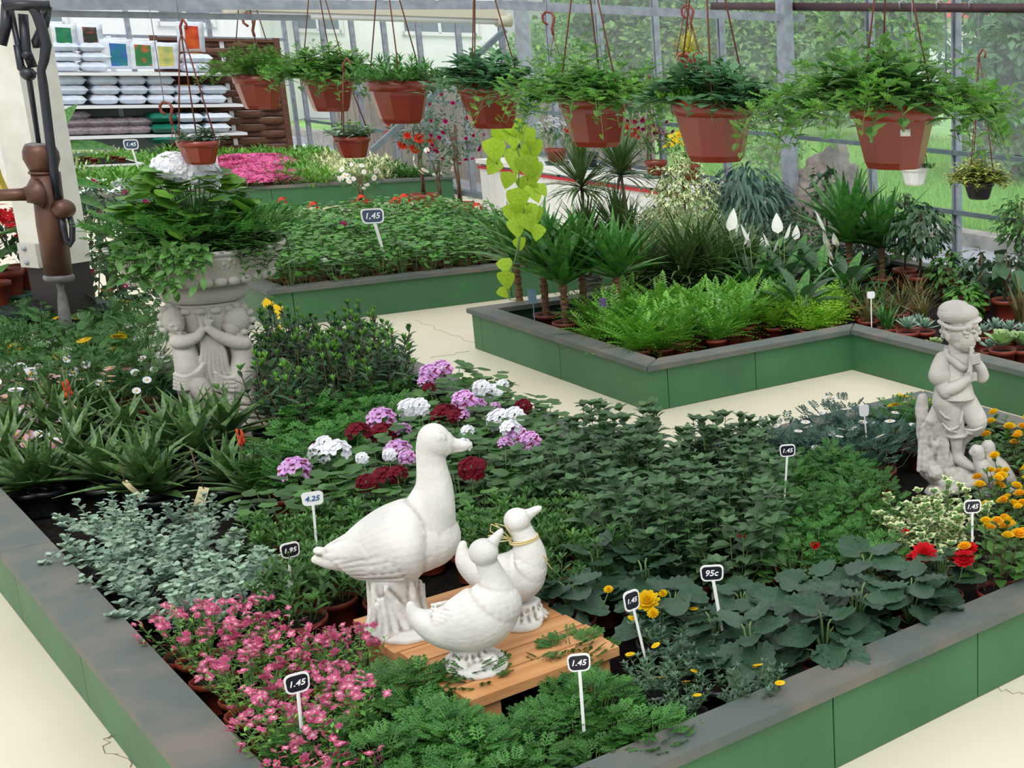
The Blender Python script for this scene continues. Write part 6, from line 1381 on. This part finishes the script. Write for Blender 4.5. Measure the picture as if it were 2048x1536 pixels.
# ---- fuchsia bush between pump and birdbath
fb_ = ficus(31, 1.0, .36, 1500, leafT(ovate, 2, .5, .25, 1, .5), .065, 'dark', hang=.4, crown0=.02, trunk=.012, pot='b'); r = np.random.RandomState(2); f = MB(); v = sph(70, 5); P = v*np.array([.37, .37, .46])+np.array([0, 0, .56]); f.place(petalsT(5, .035, .018, -.9, 2), P, (0, 1, 0), (0, 0, 1), 1., 0); fb_.append(I('blossom', f.mesh('fuchsia_blossom', [P_['magenta']]), stuff=True))
q = at(238, 690, 0); spawn(fb_, 'fuchsia_bush', 'dark fuchsia bush with reddish flowers between pump and birdbath', 'plant', (q[0], q[1], 0), 0, None, .95)
# ---- planting in the birdbath
bt = MB(); r = np.random.RandomState(9)
m, tp = stems_bush(21, 80, .12, .36, leafT(ovate, 3, .5, .25, 1, .42), .065, 20, 0, .15, .002, 0, base_r=.75, droop=.20, inner=.2); m2 = marg(31, .13, .06, 'fine', 420, .36)
bp = root('bowl_planting', 'trailing green plants filling the birdbath bowl', 'plant', tuple(BATH+np.array([0, 0, BZ+.0])))
part(LF, m, [G['mid'], M_stem], bp, kind='stuff'); o = part('feathery_foliage', m2, [G['lacy'], M_stem], bp, kind='stuff'); o.location = (0, 0, -.07)
m, tp = stems_bush(23, 40, .14, .30, leafT(spoon, 3, .3, .25, 1, .3), .05, 18, 0, .3, .002, 0, base_r=.5, droop=.02, inner=.2, whorl=True); part('spiky_foliage', m, [G['mid'], M_stem], bp, kind='stuff')
T_ = Trace(BATH); wg = root('white_geranium', 'white geranium with bright leaves rising from the birdbath', 'plant', tuple(BATH+np.array([0, 0, BZ-.03])))
m = MB(); n = 190; a = r.uniform(0, 6.28, n); zz = r.uniform(.05, 1, n); q = np.sqrt(r.uniform(0.2, 1, n))*(1-.55*zz**2); P = np.stack([np.cos(a)*q*.23, np.sin(a)*q*.23, .10+.25*zz], 1)
m.place(pdisc, P, az(a+r.uniform(-.5, .5, n), np.zeros(n)), unit(np.stack([np.cos(a)*.9, np.sin(a)*.9, np.ones(n)], 1)+r.normal(size=(n, 3))*.25), .085*r.uniform(.7, 1.2, n), 0)
for i in range(0, n, 3): m.tube([(0, 0, 0), tuple(P[i]*.7), tuple(P[i])], .002, 3, 1, cap=False)
part(LF, m, [leafm('bright_geranium_leaf', (112, 166, 52), (70, 122, 44)), M_stem], wg, kind='stuff')
m = MB(); rr2 = np.random.RandomState(12); LT3 = leafT(ovate, 3, .5, .25, 1, .45)
for i in range(26):
    x0 = 232+i*7+rr2.uniform(-6, 6); ang = math.asin(max(-1, min(1, (x0-392)/178.))); vf = -175*math.cos(ang); L0 = rr2.uniform(18, 85) if x0 < 400 else rr2.uniform(8, 35)
    A_ = T_(x0+(392-x0)*.15, 488, vf*.8)-BATH; B_ = T_(x0, 500, vf*1.05)-BATH; A_[2] = BZ+.01; B_[2] = BZ+.035; C_ = B_+np.array([0, 0, -T_.r(L0*.6)])-T_.e2*.015; D_ = B_+np.array([0, 0, -T_.r(L0)])-T_.e2*.005
    m.tube([A_, B_, C_, D_], .002, 4, 1, cap=False); k = 12; t = rr2.uniform(0, 1, k); seg_ = [A_, B_, C_, D_]; P = np.array([seg_[int(q*2.999)]+(seg_[int(q*2.999)+1]-seg_[int(q*2.999)])*((q*2.999) % 1) for q in t])
    dd = rr2.normal(size=(k, 3))*.6-T_.e2*.5+np.array([0, 0, -.35]); m.place(LT3, P, unit(dd), unit(-T_.e2+E3*.8+rr2.normal(size=(k, 3))*.2), rr2.uniform(.035, .065, k), 0)
o = part('trailing_shoots', m, [G['mid'], M_stem], bp, kind='stuff'); o.location = (0, 0, -BZ)
BH = umbel(P_['white'], .062, 30, .03, None, 'flower_head', 9)
for x, y, s in ((345, 330, 1.), (392, 335, 1.05), (415, 352, .8), (332, 348, .7), (368, 345, .9)):
    p = T_(x, y, (x % 5)*4-8)-BATH-np.array([0, 0, BZ-.03]); h = link('flower_head', BH, wg, frame(p, T_.e1, unit(-T_.e2*.6+E3), s)); h['kind'] = 'stuff'
    mb = MB(); mb.tube([(0, 0, .1), tuple(p*np.array([.6, .6, .7])), tuple(p)], .003, 5); link('flower_stalk', mb.mesh('stalk', M_stem), wg)
# ================================================================== hanging baskets
M_bk = mat('terracotta_basket_plastic', (140, 54, 38), .28, (126, 46, 32), 5., .5, coat=.2); M_cord = mat('brown_cord', (120, 66, 52), .7)
M_hook = mat('red_brown_hook', (128, 60, 50), .5)
def basket_pot(R, H, kind):
    m = MB(); m.lathe([(.001, 0), (R*.62, 0), (R*.70, H*.10), (R*.90, H*.66), (R*.92, H*.76)], 9)
    o = m.mesh('bowl', kind, False); k = MB(); k.lathe([(R*.92, H*.74), (R*.97, H*.76), (R*1.0, H*1.0), (R*.94, H), (R*.9, H*.8)], 26); s = MB(); s.lathe([(R*.93, H*.86), (.001, H*.92)], 16)
    return o, k.mesh('rim', kind), s.mesh('soil', M_soil)
BKM = {}
def basket(px, py, w, label, fol, D=.27, Hh=.20, kind=None, cord=.62, hang=None, rz=0., scale=1., sticker=False, off=.0, group=None, hook=False):
    p = atd(px, py, F*D/w*.985); R = D/2; key = (D, Hh, (kind or M_bk).name)
    if key not in BKM: BKM[key] = basket_pot(R, Hh, kind or M_bk)
    o, k, s = BKM[key]; r = root('hanging_basket', label, 'hanging basket', (p[0], p[1], p[2]-Hh), rz, group)
    b = link('pot', o, r); link('rim', k, b); link('soil', s, b)
    for q in range(3):
        a = q*2.094+.4; mb = MB(); mb.tube([(math.cos(a)*R*.97, math.sin(a)*R*.97, Hh*.92), (math.cos(a)*.012, math.sin(a)*.012, Hh+cord-.03), (0, 0, Hh+cord)], .0030, 5); part('cord', mb, M_cord, r)
    mb = MB(); mb.tube([(0, 0, Hh+cord), (0, 0, Hh+cord+.03), (.02, 0, Hh+cord+.06), (.035, 0, Hh+cord+.04), (.028, 0, Hh+cord+.02)], .005, 6); part('hook', mb, M_hook, r)
    if hang:
        mb = MB(); mb.tube([(0, 0, Hh+cord+.05), (0, 0, hang-p[2]+Hh)], .0022, 4); part('wire', mb, M_galv, r)
    if sticker:
        a = math.atan2(-p[1], -p[0])+.32-rz; mb = MB(); c = np.array([math.cos(a), math.sin(a), 0]); mb.box((c[0]*R*.87, c[1]*R*.87, Hh*.58), (.002, .032, .022), R=np.stack([c, np.array([-c[1], c[0], 0]), np.array([0, 0, 1.])], 1)); part('price_sticker', mb, M_white, r)
    for nm, me in fol:
        q = link(nm, me, r, Matrix.Translation((0, 0, Hh*.9+off))@Matrix.Diagonal((scale, scale, scale, 1))); q['kind'] = 'stuff'
    return r
def petunia(seed, n=26, R=.24, h=.13, matn='bask', S=.06, droop=.12, per=11):
    m, tp = stems_bush(seed, n, h, R, leafT(spoon, 4, .5, .2, 1, .62), S, per, 0, .2, .0024, 0, base_r=.35, droop=droop, inner=.2, whorl=True); return ('broad_foliage', m.mesh('petunia_leaves', [G[matn], M_stem]))
def bidens(seed, n=40, R=.30, h=.20, S=.05, matn='fresh', droop=.16):
    m, tp = stems_bush(seed, n, h, R, cutA, S, 9, 0, .3, .0014, 0, base_r=.3, droop=droop, inner=.25, whorl=True); return ('feathery_foliage', m.mesh('bidens_leaves', [G[matn], M_stem]))
def spiky(seed, n=24, R=.17, h=.10, S=.05, matn='fern'):
    m, tp = stems_bush(seed, n, h, R, leafT(lance, 2, .3, .2, 1, .22), S, 22, 0, .5, .0018, 0, base_r=.4, droop=.06, inner=.1, whorl=True); return ('narrow_foliage', m.mesh('narrow_leaves', [G[matn], M_stem]))
G['petb'] = leafm('blue_petunia_leaf', (108, 156, 106), (76, 122, 82), .6, trans=.35)
FOL = [petunia(1, 64, .32, .16, 'bask', .088, .2), petunia(2, 60, .27, .15, 'petb', .082, .16), petunia(3, 56, .30, .14, 'bask', .078, .2), bidens(4, 80, .30, .20), bidens(5, 84, .46, .24, .05, 'fresh', .30), bidens(6, 80, .38, .20), spiky(7, 44, .22, .11, .055, 'lacy'), spiky(8, 30, .2)]
basket(1785, 205, 172, 'big terracotta basket with white sticker, nearest on the right', [FOL[0], FOL[4]], rz=.2, scale=1.12, sticker=True)
basket(1425, 200, 160, 'terracotta basket with broad blue-green leaves, second from right', [FOL[1], FOL[7]], rz=1.1, scale=1.0)
basket(1187, 190, 134, 'terracotta basket half hidden by trailing leaves, third from right', [FOL[2], FOL[4]], rz=2., scale=1.05)
basket(978, 166, 117, 'terracotta basket above the lime vine, fourth from right', [FOL[1]], rz=.7, scale=1.05)
basket(795, 160, 112, 'terracotta basket with narrow leaves only, fifth from right', [FOL[6]], rz=1.4, scale=1.25)
basket(655, 150, 94, 'terracotta basket behind dense leaves, sixth from right', [FOL[0], FOL[5]], rz=2.2, scale=1.0)
basket(515, 150, 88, 'leftmost big basket almost hidden by feathery foliage', [FOL[3], FOL[5]], rz=.2, scale=1.0)
basket(395, 281, 72, 'small terracotta basket above the white geranium', [petunia(11, 12, .11, .06, 'grey', .04, .03)], D=.15, Hh=.095, cord=.42, rz=.4, hang=2.2)
basket(703, 272, 66, 'small terracotta basket with pale-edged leaves in the centre left', [petunia(12, 14, .13, .08, 'silver', .045, .03), petunia(13, 10, .12, .08, 'fresh', .045, .03)], D=.16, Hh=.10, cord=.3, rz=.9)
M_wbk = mat('white_basket_plastic', (238, 238, 232), .4); basket(1828, 332, 56, 'small white basket behind the nearest terracotta one', [petunia(14, 9, .13, .05, 'mid', .05, .05), ('blossom', daisy(P_['blush'], .03, 8, name='blossom'))], D=.15, Hh=.10, kind=M_wbk, cord=.4, rz=.3, hang=2.25)
m, tp = stems_bush(15, 44, .12, .14, VT, .075, 9, 0, .1, .0018, 0, base_r=.4, droop=.10); var_ = ('variegated_foliage', m.mesh('variegated_leaves', [leafm('yellow_leaf_edge', (206, 208, 112), (186, 190, 90)), G['mid']]))
basket(1958, 362, 62, 'small dark basket of yellow-variegated leaves at right', [var_], D=.15, Hh=.085, kind=M_black, cord=.55, rz=.3, scale=1.1)
yf = grassy(61, .26, 90, 'bright', .03, .02, 1.5)[1]['m']; yf2 = bpy.data.meshes.new_from_object(bpy.data.objects.new('t', yf)); yf2.materials.clear(); yf2.materials.append(leafm('yellow_spider_leaf', (216, 208, 84), (190, 190, 70)))
basket(1378, 105, 52, 'yellow spider plant hanging behind the big baskets', [('arching_leaves', yf2)], D=.15, Hh=.09, cord=.25, off=-.1, scale=.85)
for i, (x, y, dp, lb) in enumerate([(333, 215, 6.0, 'large red brown hook above the small terracotta basket'), (498, 38, 8.0, 'red brown hook hanging below the roller blind'), (1098, 35, 6.2, 'red brown hook beside the steel column at top centre'), (1376, 22, 5.6, 'red brown hook with paper tag at top right of centre')]):
    c = atd(x, y, dp); k_ = dp/F; r = root('hanging_hook', lb, 'hook', tuple(c)); mb = MB(); mb.tube([E1*a*k_-E3*b*k_ for a, b in ((-4, 14), (-12, 8), (-13, -3), (-5, -11), (6, -9), (11, 0), (8, 10), (4, 22), (6, 34))], 2.6*k_, 7); part('hook', mb, M_hook, r)
    mb = MB(); mb.tube([E3*11*k_-E1*3*k_, E3*(2.6-c[2])-E1*3*k_], .0018, 4); part('wire', mb, M_galv, r)
    for j in (-1, 1): mb = MB(); mb.tube([E1*6*k_-E3*34*k_, E1*(6+j*9)*k_-E3*(75 if i else 90)*k_], .002, 4); part('cord', mb, M_cord, r)
# ---- lime vine climbing down from a high pot
LV = mb_mesh(lambda m: m.place(leafT(heart, 8, .5, .15, 1, .82), [0, 0, 0], (0, 1, 0), (0, 0, 1), 1., 0), 'leaf', [G['lime']])
vb = atd(1035, 470, 7.0); vn = root('lime_vine', 'trailing lime-green heart-leaved vine hanging below the baskets', 'plant', tuple(vb)); Tv = Trace(vb)
vst = MB(); paths = [[(1010, 238), (1030, 270), (1040, 320), (1036, 370), (1048, 420), (1040, 470), (1035, 520)], [(1015, 238), (1050, 260), (1062, 310), (1055, 360)], [(1005, 240), (982, 262), (985, 300), (995, 330)], [(1040, 470), (1030, 520), (1010, 560), (1020, 600), (1035, 600)]]
for pth in paths: vst.tube([Tv(x, y)-vb for x, y in pth], .0035, 5)
part('vine_stem', vst, M_stem, vn)
for i, (x, y, ln, an) in enumerate([(985, 285, 42, -1.5), (1003, 262, 34, -1.9), (1025, 262, 38, -1.6), (1050, 262, 36, -1.4), (1060, 285, 42, -1.5), (1030, 305, 46, -1.6), (1050, 318, 44, -1.4), (998, 325, 34, -2.2), (1065, 330, 34, -1.4), (1020, 350, 30, -1.9), (1050, 360, 40, -1.4), (1062, 375, 34, -1.3), (1035, 385, 44, -1.7), (1028, 415, 46, -1.5), (1055, 415, 40, -1.5), (1048, 435, 36, -1.2), (1065, 420, 34, -1.4), (1030, 445, 34, -1.5), (1080, 455, 30, -1.9), (1035, 480, 26, -1.4), (1003, 525, 30, -1.2), (1012, 548, 34, -1.6), (1000, 580, 24, -1.1), (1075, 375, 24, -1.0), (1015, 245, 30, -1.2), (1043, 245, 30, -1.9)]):
    dd = Tv.e1*math.cos(an)+E3*math.sin(an)+Tv.e2*(.25*math.sin(i*2.1)); nn = -Tv.e2+E3*.35+Tv.e1*.35*math.sin(i*1.7); p = Tv(x, y-ln*.25, (i % 3)*6-6)-vb
    link('leaf', LV, vn, frame(p, dd, nn, Tv.k*ln*1.25))
# ================================================================== price signs
M_plate = mat('white_sign_plastic', (240, 240, 238), .4); M_blk = mat('black_sign_face', (24, 24, 40), .35); M_ink = mat('white_chalk_ink', (244, 244, 244), .7); M_bink = mat('blue_ink', (40, 96, 150), .7); M_ylw = mat('yellow_plastic', (240, 200, 30), .45)
def txt(s, size, m_, shear=.35):
    cu = bpy.data.curves.new('t', 'FONT'); cu.body = s; cu.size = size; cu.align_x = 'CENTER'; cu.align_y = 'CENTER'; cu.extrude = .0004; cu.shear = shear; cu.offset = size*.018; cu.resolution_u = 3
    o = bpy.data.objects.new('t', cu); COL.objects.link(o); bpy.context.view_layer.update(); me = bpy.data.meshes.new_from_object(o.evaluated_get(bpy.context.evaluated_depsgraph_get())); bpy.data.objects.remove(o); me.materials.clear(); me.materials.append(m_); return me
def rrect(W, Hh, bev=.2, n=4, taper=0.):
    out = []; b = bev*min(W, Hh)
    for cx_, cy_, a0 in ((W/2-b, Hh/2-b, 0), (-W/2+b, Hh/2-b, 1), (-W/2+b, -Hh/2+b, 2), (W/2-b, -Hh/2+b, 3)):
        for i in range(n+1): a = (a0+i/n)*math.pi/2; out.append((cx_+b*math.cos(a), cy_+b*math.sin(a)))
    return [(x*(1-taper*y/Hh*-2*.5), y) for x, y in out]
def slab(mb, poly, z0, z1, mi=0):
    n = len(poly); V = [(x, y, z0) for x, y in poly]+[(x, y, z1) for x, y in poly]; mb.add(V, [[list(range(n))[::-1]], [list(range(n, 2*n))], [[i, (i+1) % n, n+(i+1) % n, n+i] for i in range(n)]], mi)
def sign(cx_, cy_, bx, by, w, text, label, zb=.27, turn=0., face_=None, ink=None, h=None, plate=None, hpx=None):
    base = at(bx, by, zb); T = Trace(base); c = T(cx_, cy_); W = T.h(w); Hh = T.r(hpx or w*.82); up = unit(c-base)
    r = root('price_sign', label, 'sign', tuple(base), 0, None)
    x = unit(T.e1*math.cos(turn)+T.e2*math.sin(turn)); z = unit(np.cross(x, up)); y = np.cross(z, x)
    M = Matrix.Identity(4)
    for i in range(3): M[i][0], M[i][1], M[i][2], M[i][3] = x[i], y[i], z[i], (c-base)[i]
    mb = MB(); slab(mb, rrect(W, Hh, .28, 4, .10), -.0015, .0015); pz = part('plate', mb, plate or M_plate, r, M, smooth=False)
    if text is not None:
        if face_ is not False: mb = MB(); slab(mb, rrect(W*.86, Hh*.80, .28, 4, .10), .0016, .0022); part('face', mb, face_ or M_blk, pz, smooth=False)
        link('lettering', txt(text, min(Hh*.62, W*.40), ink or M_ink, .25), pz, Matrix.Translation((-W*.03, 0, .0028)))
    mb = MB(); L_ = np.linalg.norm(c-base); mb.bar((0, 0, 0), tuple((c-base)*(1-Hh*.48/L_)), T.h(w*.14), .003, up=tuple(z)); mb.bar((0, 0, 0), tuple((c-base)*(1-Hh*.48/L_)-z*.0), T.h(w*.05), .006, up=tuple(z)); mb.bar(tuple(-up*.12), (0, 0, 0), T.h(w*.12), .003, up=tuple(z)); part('stake', mb, plate or M_plate, r, smooth=False)
    return r
sign(594, 1366, 605, 1480, 52, '1.45', 'black 1.45 price sign standing in the pink flowers', .25, .15)
sign(1158, 1325, 1168, 1462, 46, '1.45', 'black 1.45 price sign nearest the front ledge', .25, -.15)
sign(1263, 1201, 1288, 1306, 36, '1.45', 'black 1.45 price sign beside the yellow begonia flower', .25, .6, hpx=42)
sign(1424, 1146, 1440, 1236, 46, '95c', 'black 95c price sign among the begonias', .27, -.1, hpx=34)
sign(1575, 901, 1571, 965, 31, '1.45', 'black 1.45 price sign before the white marguerites', .37, .1)
sign(1945, 1013, 1944, 1095, 34, '1.45', 'black 1.45 price sign right of the variegated leaves', .33, .15)
sign(580, 1100, 579, 1150, 40, '1.95', 'black 1.95 price sign between silver leaves and goose', .33, .2, hpx=32)
sign(625, 997, 627, 1020, 44, '4.25', 'white 4.25 price sign below the lilac flowers', .40, .0, False, M_bink, hpx=28)
sign(745, 432, 762, 487, 46, '1,45', 'blue-black 1,45 price sign standing in the geranium bed', .42, .1, mat('slate_blue_face', (66, 82, 112), .4), hpx=30)
sign(262, 289, 275, 332, 30, '1.45', 'white-edged 1.45 sign left among the farthest pots', .35, .1, MATS['slate_blue_face'], hpx=20)
sign(427, 280, 434, 322, 26, '1.45', 'white-edged price sign behind the small terracotta basket', .35, .3, MATS['slate_blue_face'], hpx=18)
sign(1728, 821, 1732, 866, 20, None, 'blank white sign at the far edge of the front bed', .33, .3, hpx=24)
sign(1742, 590, 1743, 650, 16, None, 'small white sign in the middle bed by the bronze grasses', .25, .3, hpx=14)
b = at(562, 672, .01); T = Trace(b); r = root('yellow_marker', 'yellow plastic T-shaped marker standing behind the glossy shrubs', 'sign', tuple(b))
mb = MB(); mb.tube([np.zeros(3), T(556, 625)-b], T.h(3), 6); part('stake', mb, M_ylw, r)
mb = MB(); mb.bar(T(526, 603)-b, T(564, 622)-b, .02, .05); part('plate', mb, M_ylw, r, smooth=False)
# paper tags tied on sticks among the aloes
M_paper = mat('cream_paper_tag', (222, 208, 160), .8); M_pen = mat('grey_pen', (110, 100, 84), .8)
for i, (x0, y0, x1, y1, sx_, sy_, lb) in enumerate([(408, 972, 385, 1045, 378, 890, 'long cream paper tag on a stick below the aloes'), (32, 905, 44, 950, 26, 870, 'small cream paper tag on the leftmost aloe'), (248, 960, 285, 995, 240, 930, 'curled cream paper tag under the middle aloe'), (560, 715, 595, 738, 545, 705, 'dry cream label strip lying in the glossy shrub')]):
    b = at(x1, y1, .22 if i < 3 else .34); T = Trace(b); r = root('paper_tag', lb, 'tag', tuple(b)); A_, B_ = T(x0, y0, -10)-b, T(x1, y1, -10)-b; mb = MB()
    u = unit(B_-A_); x = unit(np.cross(u, T.e2)); w = T.h(11 if i == 0 else 6); pts = [A_+(B_-A_)*t-T.e2*.006*math.sin(t*5) for t in np.linspace(0, 1, 6)]
    V = []
    for p in pts: V += [p-x*w, p+x*w]
    mb.add(V, [[[2*k, 2*k+1, 2*k+3, 2*k+2] for k in range(5)]]); part('paper', mb, M_paper, r)
    if i == 0:
        mb = MB()
        for k in range(9): c = A_+(B_-A_)*(.12+.09*k)-T.e2*.003; mb.tube([c-x*w*.5, c+u*w*.35-T.e2*.002, c+x*w*.5], .0007, 3)
        part('handwriting', mb, M_pen, r, kind='stuff')
    mb = MB(); mb.tube([T(sx_, sy_, -10)-b, A_+(B_-A_)*.05], .002, 5); part('string', mb, M_bstem, r)
# ================================================================== outside: trees, hedge, houses
def tree(label, base, H, R, n, S, matn='tree', trunk=.12, seed=1, name='tree', cat='tree', low=.3, grp=None):
    r = np.random.RandomState(seed); m = MB(); nb_ = 26; C = sph(nb_, seed)*r.uniform(.3, .95, (nb_, 1))*np.array([R, R, H*(1-low)/2])+np.array([0, 0, H*(1+low)/2])
    k = n//nb_
    for c in C:
        v = sph(k, r.randint(9999)); rad = R*r.uniform(.22, .42); P = c+v*rad*r.uniform(.5, 1, (len(v), 1)); m.place(leafT(ovate, 2, .3, .2, 1, .55), P, unit(v+r.normal(size=v.shape)*.6-np.array([0, 0, .3])), unit(v+np.array([0, 0, .8])), S*r.uniform(.7, 1.3, len(v)), 0)
    rt = root(name, label, cat, tuple(base), 0, grp); part('crown', m, [G[matn]], rt, kind='stuff')
    t = MB(); t.tube([(0, 0, -.2), (.05, 0, H*.4), (0, 0, H*.75)], [trunk, trunk*.8, trunk*.3], 8)
    for i in range(8): t.tube([(0, 0, H*(.25+.05*i)), tuple(C[i])], trunk*.25, 5)
    part('trunk', t, M_bstem, rt); return rt
def ground(px, depth_): q = ray(px, 150); q = q/q[1]*depth_; return np.array([q[0], q[1], 0.])
G['tree'] = leafm('bright_tree_leaf', (170, 212, 124), (120, 168, 92), .6, trans=.4)
G['dtree'] = leafm('deep_green_tree_leaf', (112, 160, 104), (84, 130, 84), .6, trans=.35)
for i, (px, Y, H_, R_, S_, mt_) in enumerate([(1130, 21, 6.5, 2.2, .24, 'tree'), (1260, 18, 6., 2.0, .22, 'tree'), (1390, 20, 6.5, 2.3, .24, 'dtree'), (1520, 17, 6, 2.2, .22, 'tree'), (1650, 19, 6.6, 2.3, .24, 'tree'), (1740, 16, 5.6, 1.5, .2, 'tree'), (2085, 15, 5.5, 1.7, .22, 'dtree'), (2130, 13, 5., 1.6, .2, 'dtree'), (1040, 26, 7, 2.4, .26, 'dtree')]):
    tree(['light green tree behind the column', 'airy tree left of the spider plant', 'tree behind the yellow spider plant', 'broad tree left of the steel column', 'tree right of the steel column', 'tree left of the red-roofed house', 'dark tree before the red-roofed house', 'dark tree at the right edge of the garden', 'deep green tree at the end of the board fence'][i], ground(px, Y), H_*.62, R_*.95, 7000, S_*1.05, mt_, .10, 50+i, low=.05, grp='garden trees outside')
for i, (x0, Y, w_) in enumerate(((790, 15, 1.6), (880, 15, 1.6), (960, 14.5, 1.5), (1090, 13, 1.4), (400, 30, 2.), (250, 32, 2.))):
    tree(['clipped hedge behind the board fence, left part', 'hedge behind the board fence, middle part', 'hedge behind the fence, right part', 'bright shrub beyond the vine', 'shrub before the white house at top left', 'shrub above the sacks at top left'][i], ground(x0, Y), 2.15 if i < 4 else 2.8, w_, 2600, .13, 'fresh', .05, 80+i, 'hedge_shrub', 'shrub', .02)
tree('yellow-flowering shrub outside near the weeping fig', ground(1530, 10.4), .85, .55, 1500, .07, 'fern', .02, 90, 'garden_shrub', 'shrub', .05)
f = MB(); r = np.random.RandomState(3); n = 36; P = np.stack([r.normal(0, .35, n), r.normal(0, .35, n), r.uniform(.5, .9, n)], 1); f.place(petalsT(8, .05, .03, .2, 1), P, (0, 1, 0), (0, 0, 1), 1., 0)
part('blossom', f, [P_['yellow']], [o for o in COL.objects if o.name == 'garden_shrub'][0], kind='stuff')
# long grass
gr = MB(); r = np.random.RandomState(8); n = 60000; px_ = r.uniform(1350, 2200, n); yy = 8.65+r.uniform(0, 1, n)**1.6*9
dx = (px_-PPX)/F; dirx = CR[0]*dx+CF[0]; diry = CR[1]*dx+CF[1]; xx = dirx/diry*yy
gr.place((np.array([[-.5, 0, 0], [.5, 0, 0], [0, 1, 0]])*np.array([.022, 1, 1]), [[[0, 1, 2]]]), np.stack([xx, yy, np.full(n, -.03)], 1), unit(np.stack([r.normal(0, .25, n), r.normal(0, .25, n), np.ones(n)], 1)), unit(r.normal(size=(n, 3))), np.stack([np.ones(n), r.uniform(.1, .26, n), np.ones(n)], 1), 0)
o = link('grass', gr.mesh('grass', [leafm('meadow_grass', (176, 220, 124), (144, 198, 96), .8, .25, .4)])); tag(o, 'tall bright meadow grass outside the glass wall', 'grass', None, 'stuff')
# houses
M_wall = mat('white_render', (244, 244, 242), .8); M_win = mat('dark_window_glass', (104, 120, 130), .15); M_wfr = mat('white_window_frame', (236, 236, 236), .5)
def house(label, c, size, rz, wins, roofm=None, ridge=None):
    r = root('house', label, 'building', tuple(c), rz); mb = MB(); mb.box((0, 0, size[2]/2), size); part('wall', mb, M_wall, r, smooth=False)
    if roofm:
        w, d_, h = size; o_ = .5; V = [(-w/2-o_, -d_/2-o_, h), (w/2+o_, -d_/2-o_, h), (w/2+o_, d_/2+o_, h), (-w/2-o_, d_/2+o_, h), (-w/2-o_, 0, h+ridge), (w/2+o_, 0, h+ridge)]; mb = MB(); mb.add(V, [[[0, 1, 5, 4], [2, 3, 4, 5]], [[0, 4, 3], [1, 2, 5]], [[0, 3, 2, 1]]]); part('roof', mb, roofm, r, smooth=False)
    for x, z, w_, h_ in wins:
        mb = MB(); 
        for q in ((x-w_/2, z, .08, h_+.08), (x+w_/2, z, .08, h_+.08), (x, z-h_/2, w_, .08), (x, z+h_/2, w_, .08), (x, z, .06, h_)): mb.box((q[0], -size[1]/2-.03, q[1]), (q[2], .08, q[3]))
        fz = part('window', mb, M_wfr, r, smooth=False); mb = MB(); mb.box((x, -size[1]/2-.005, z), (w_, .02, h_)); part('pane', mb, M_win, fz, smooth=False)
    return r
def hp_(px, dist): q = ray(px, 150); q = q/math.hypot(q[0], q[1])*dist; return np.array([q[0], q[1], 0.])
M_rroof = mat('red_tile_roof', (222, 96, 84), .8, (200, 80, 70), 30.)
c = hp_(715, 36); house('long white house with dark windows outside at top centre', c, (7.6, 6, 4.2), .95, [(-2.9, 2.3, .8, 1.0), (-.9, 2.3, 1.0, .9), (.2, 2.3, .9, .9), (2.6, 2.3, 1.5, .9)])
c = hp_(300, 34); house('white house with tall window behind the sack shelves', c, (5.6, 6, 4.4), 1.05, [(-.7, 2.5, .8, 1.3), (1.6, 2.5, .9, 1.2)])
c = hp_(1935, 58); house('white house with red roof at top right', c, (6, 5, 3.1), .35, [(-1.2, 1.9, .8, .9), (1.0, 1.9, .8, .9)], M_rroof, 2.)
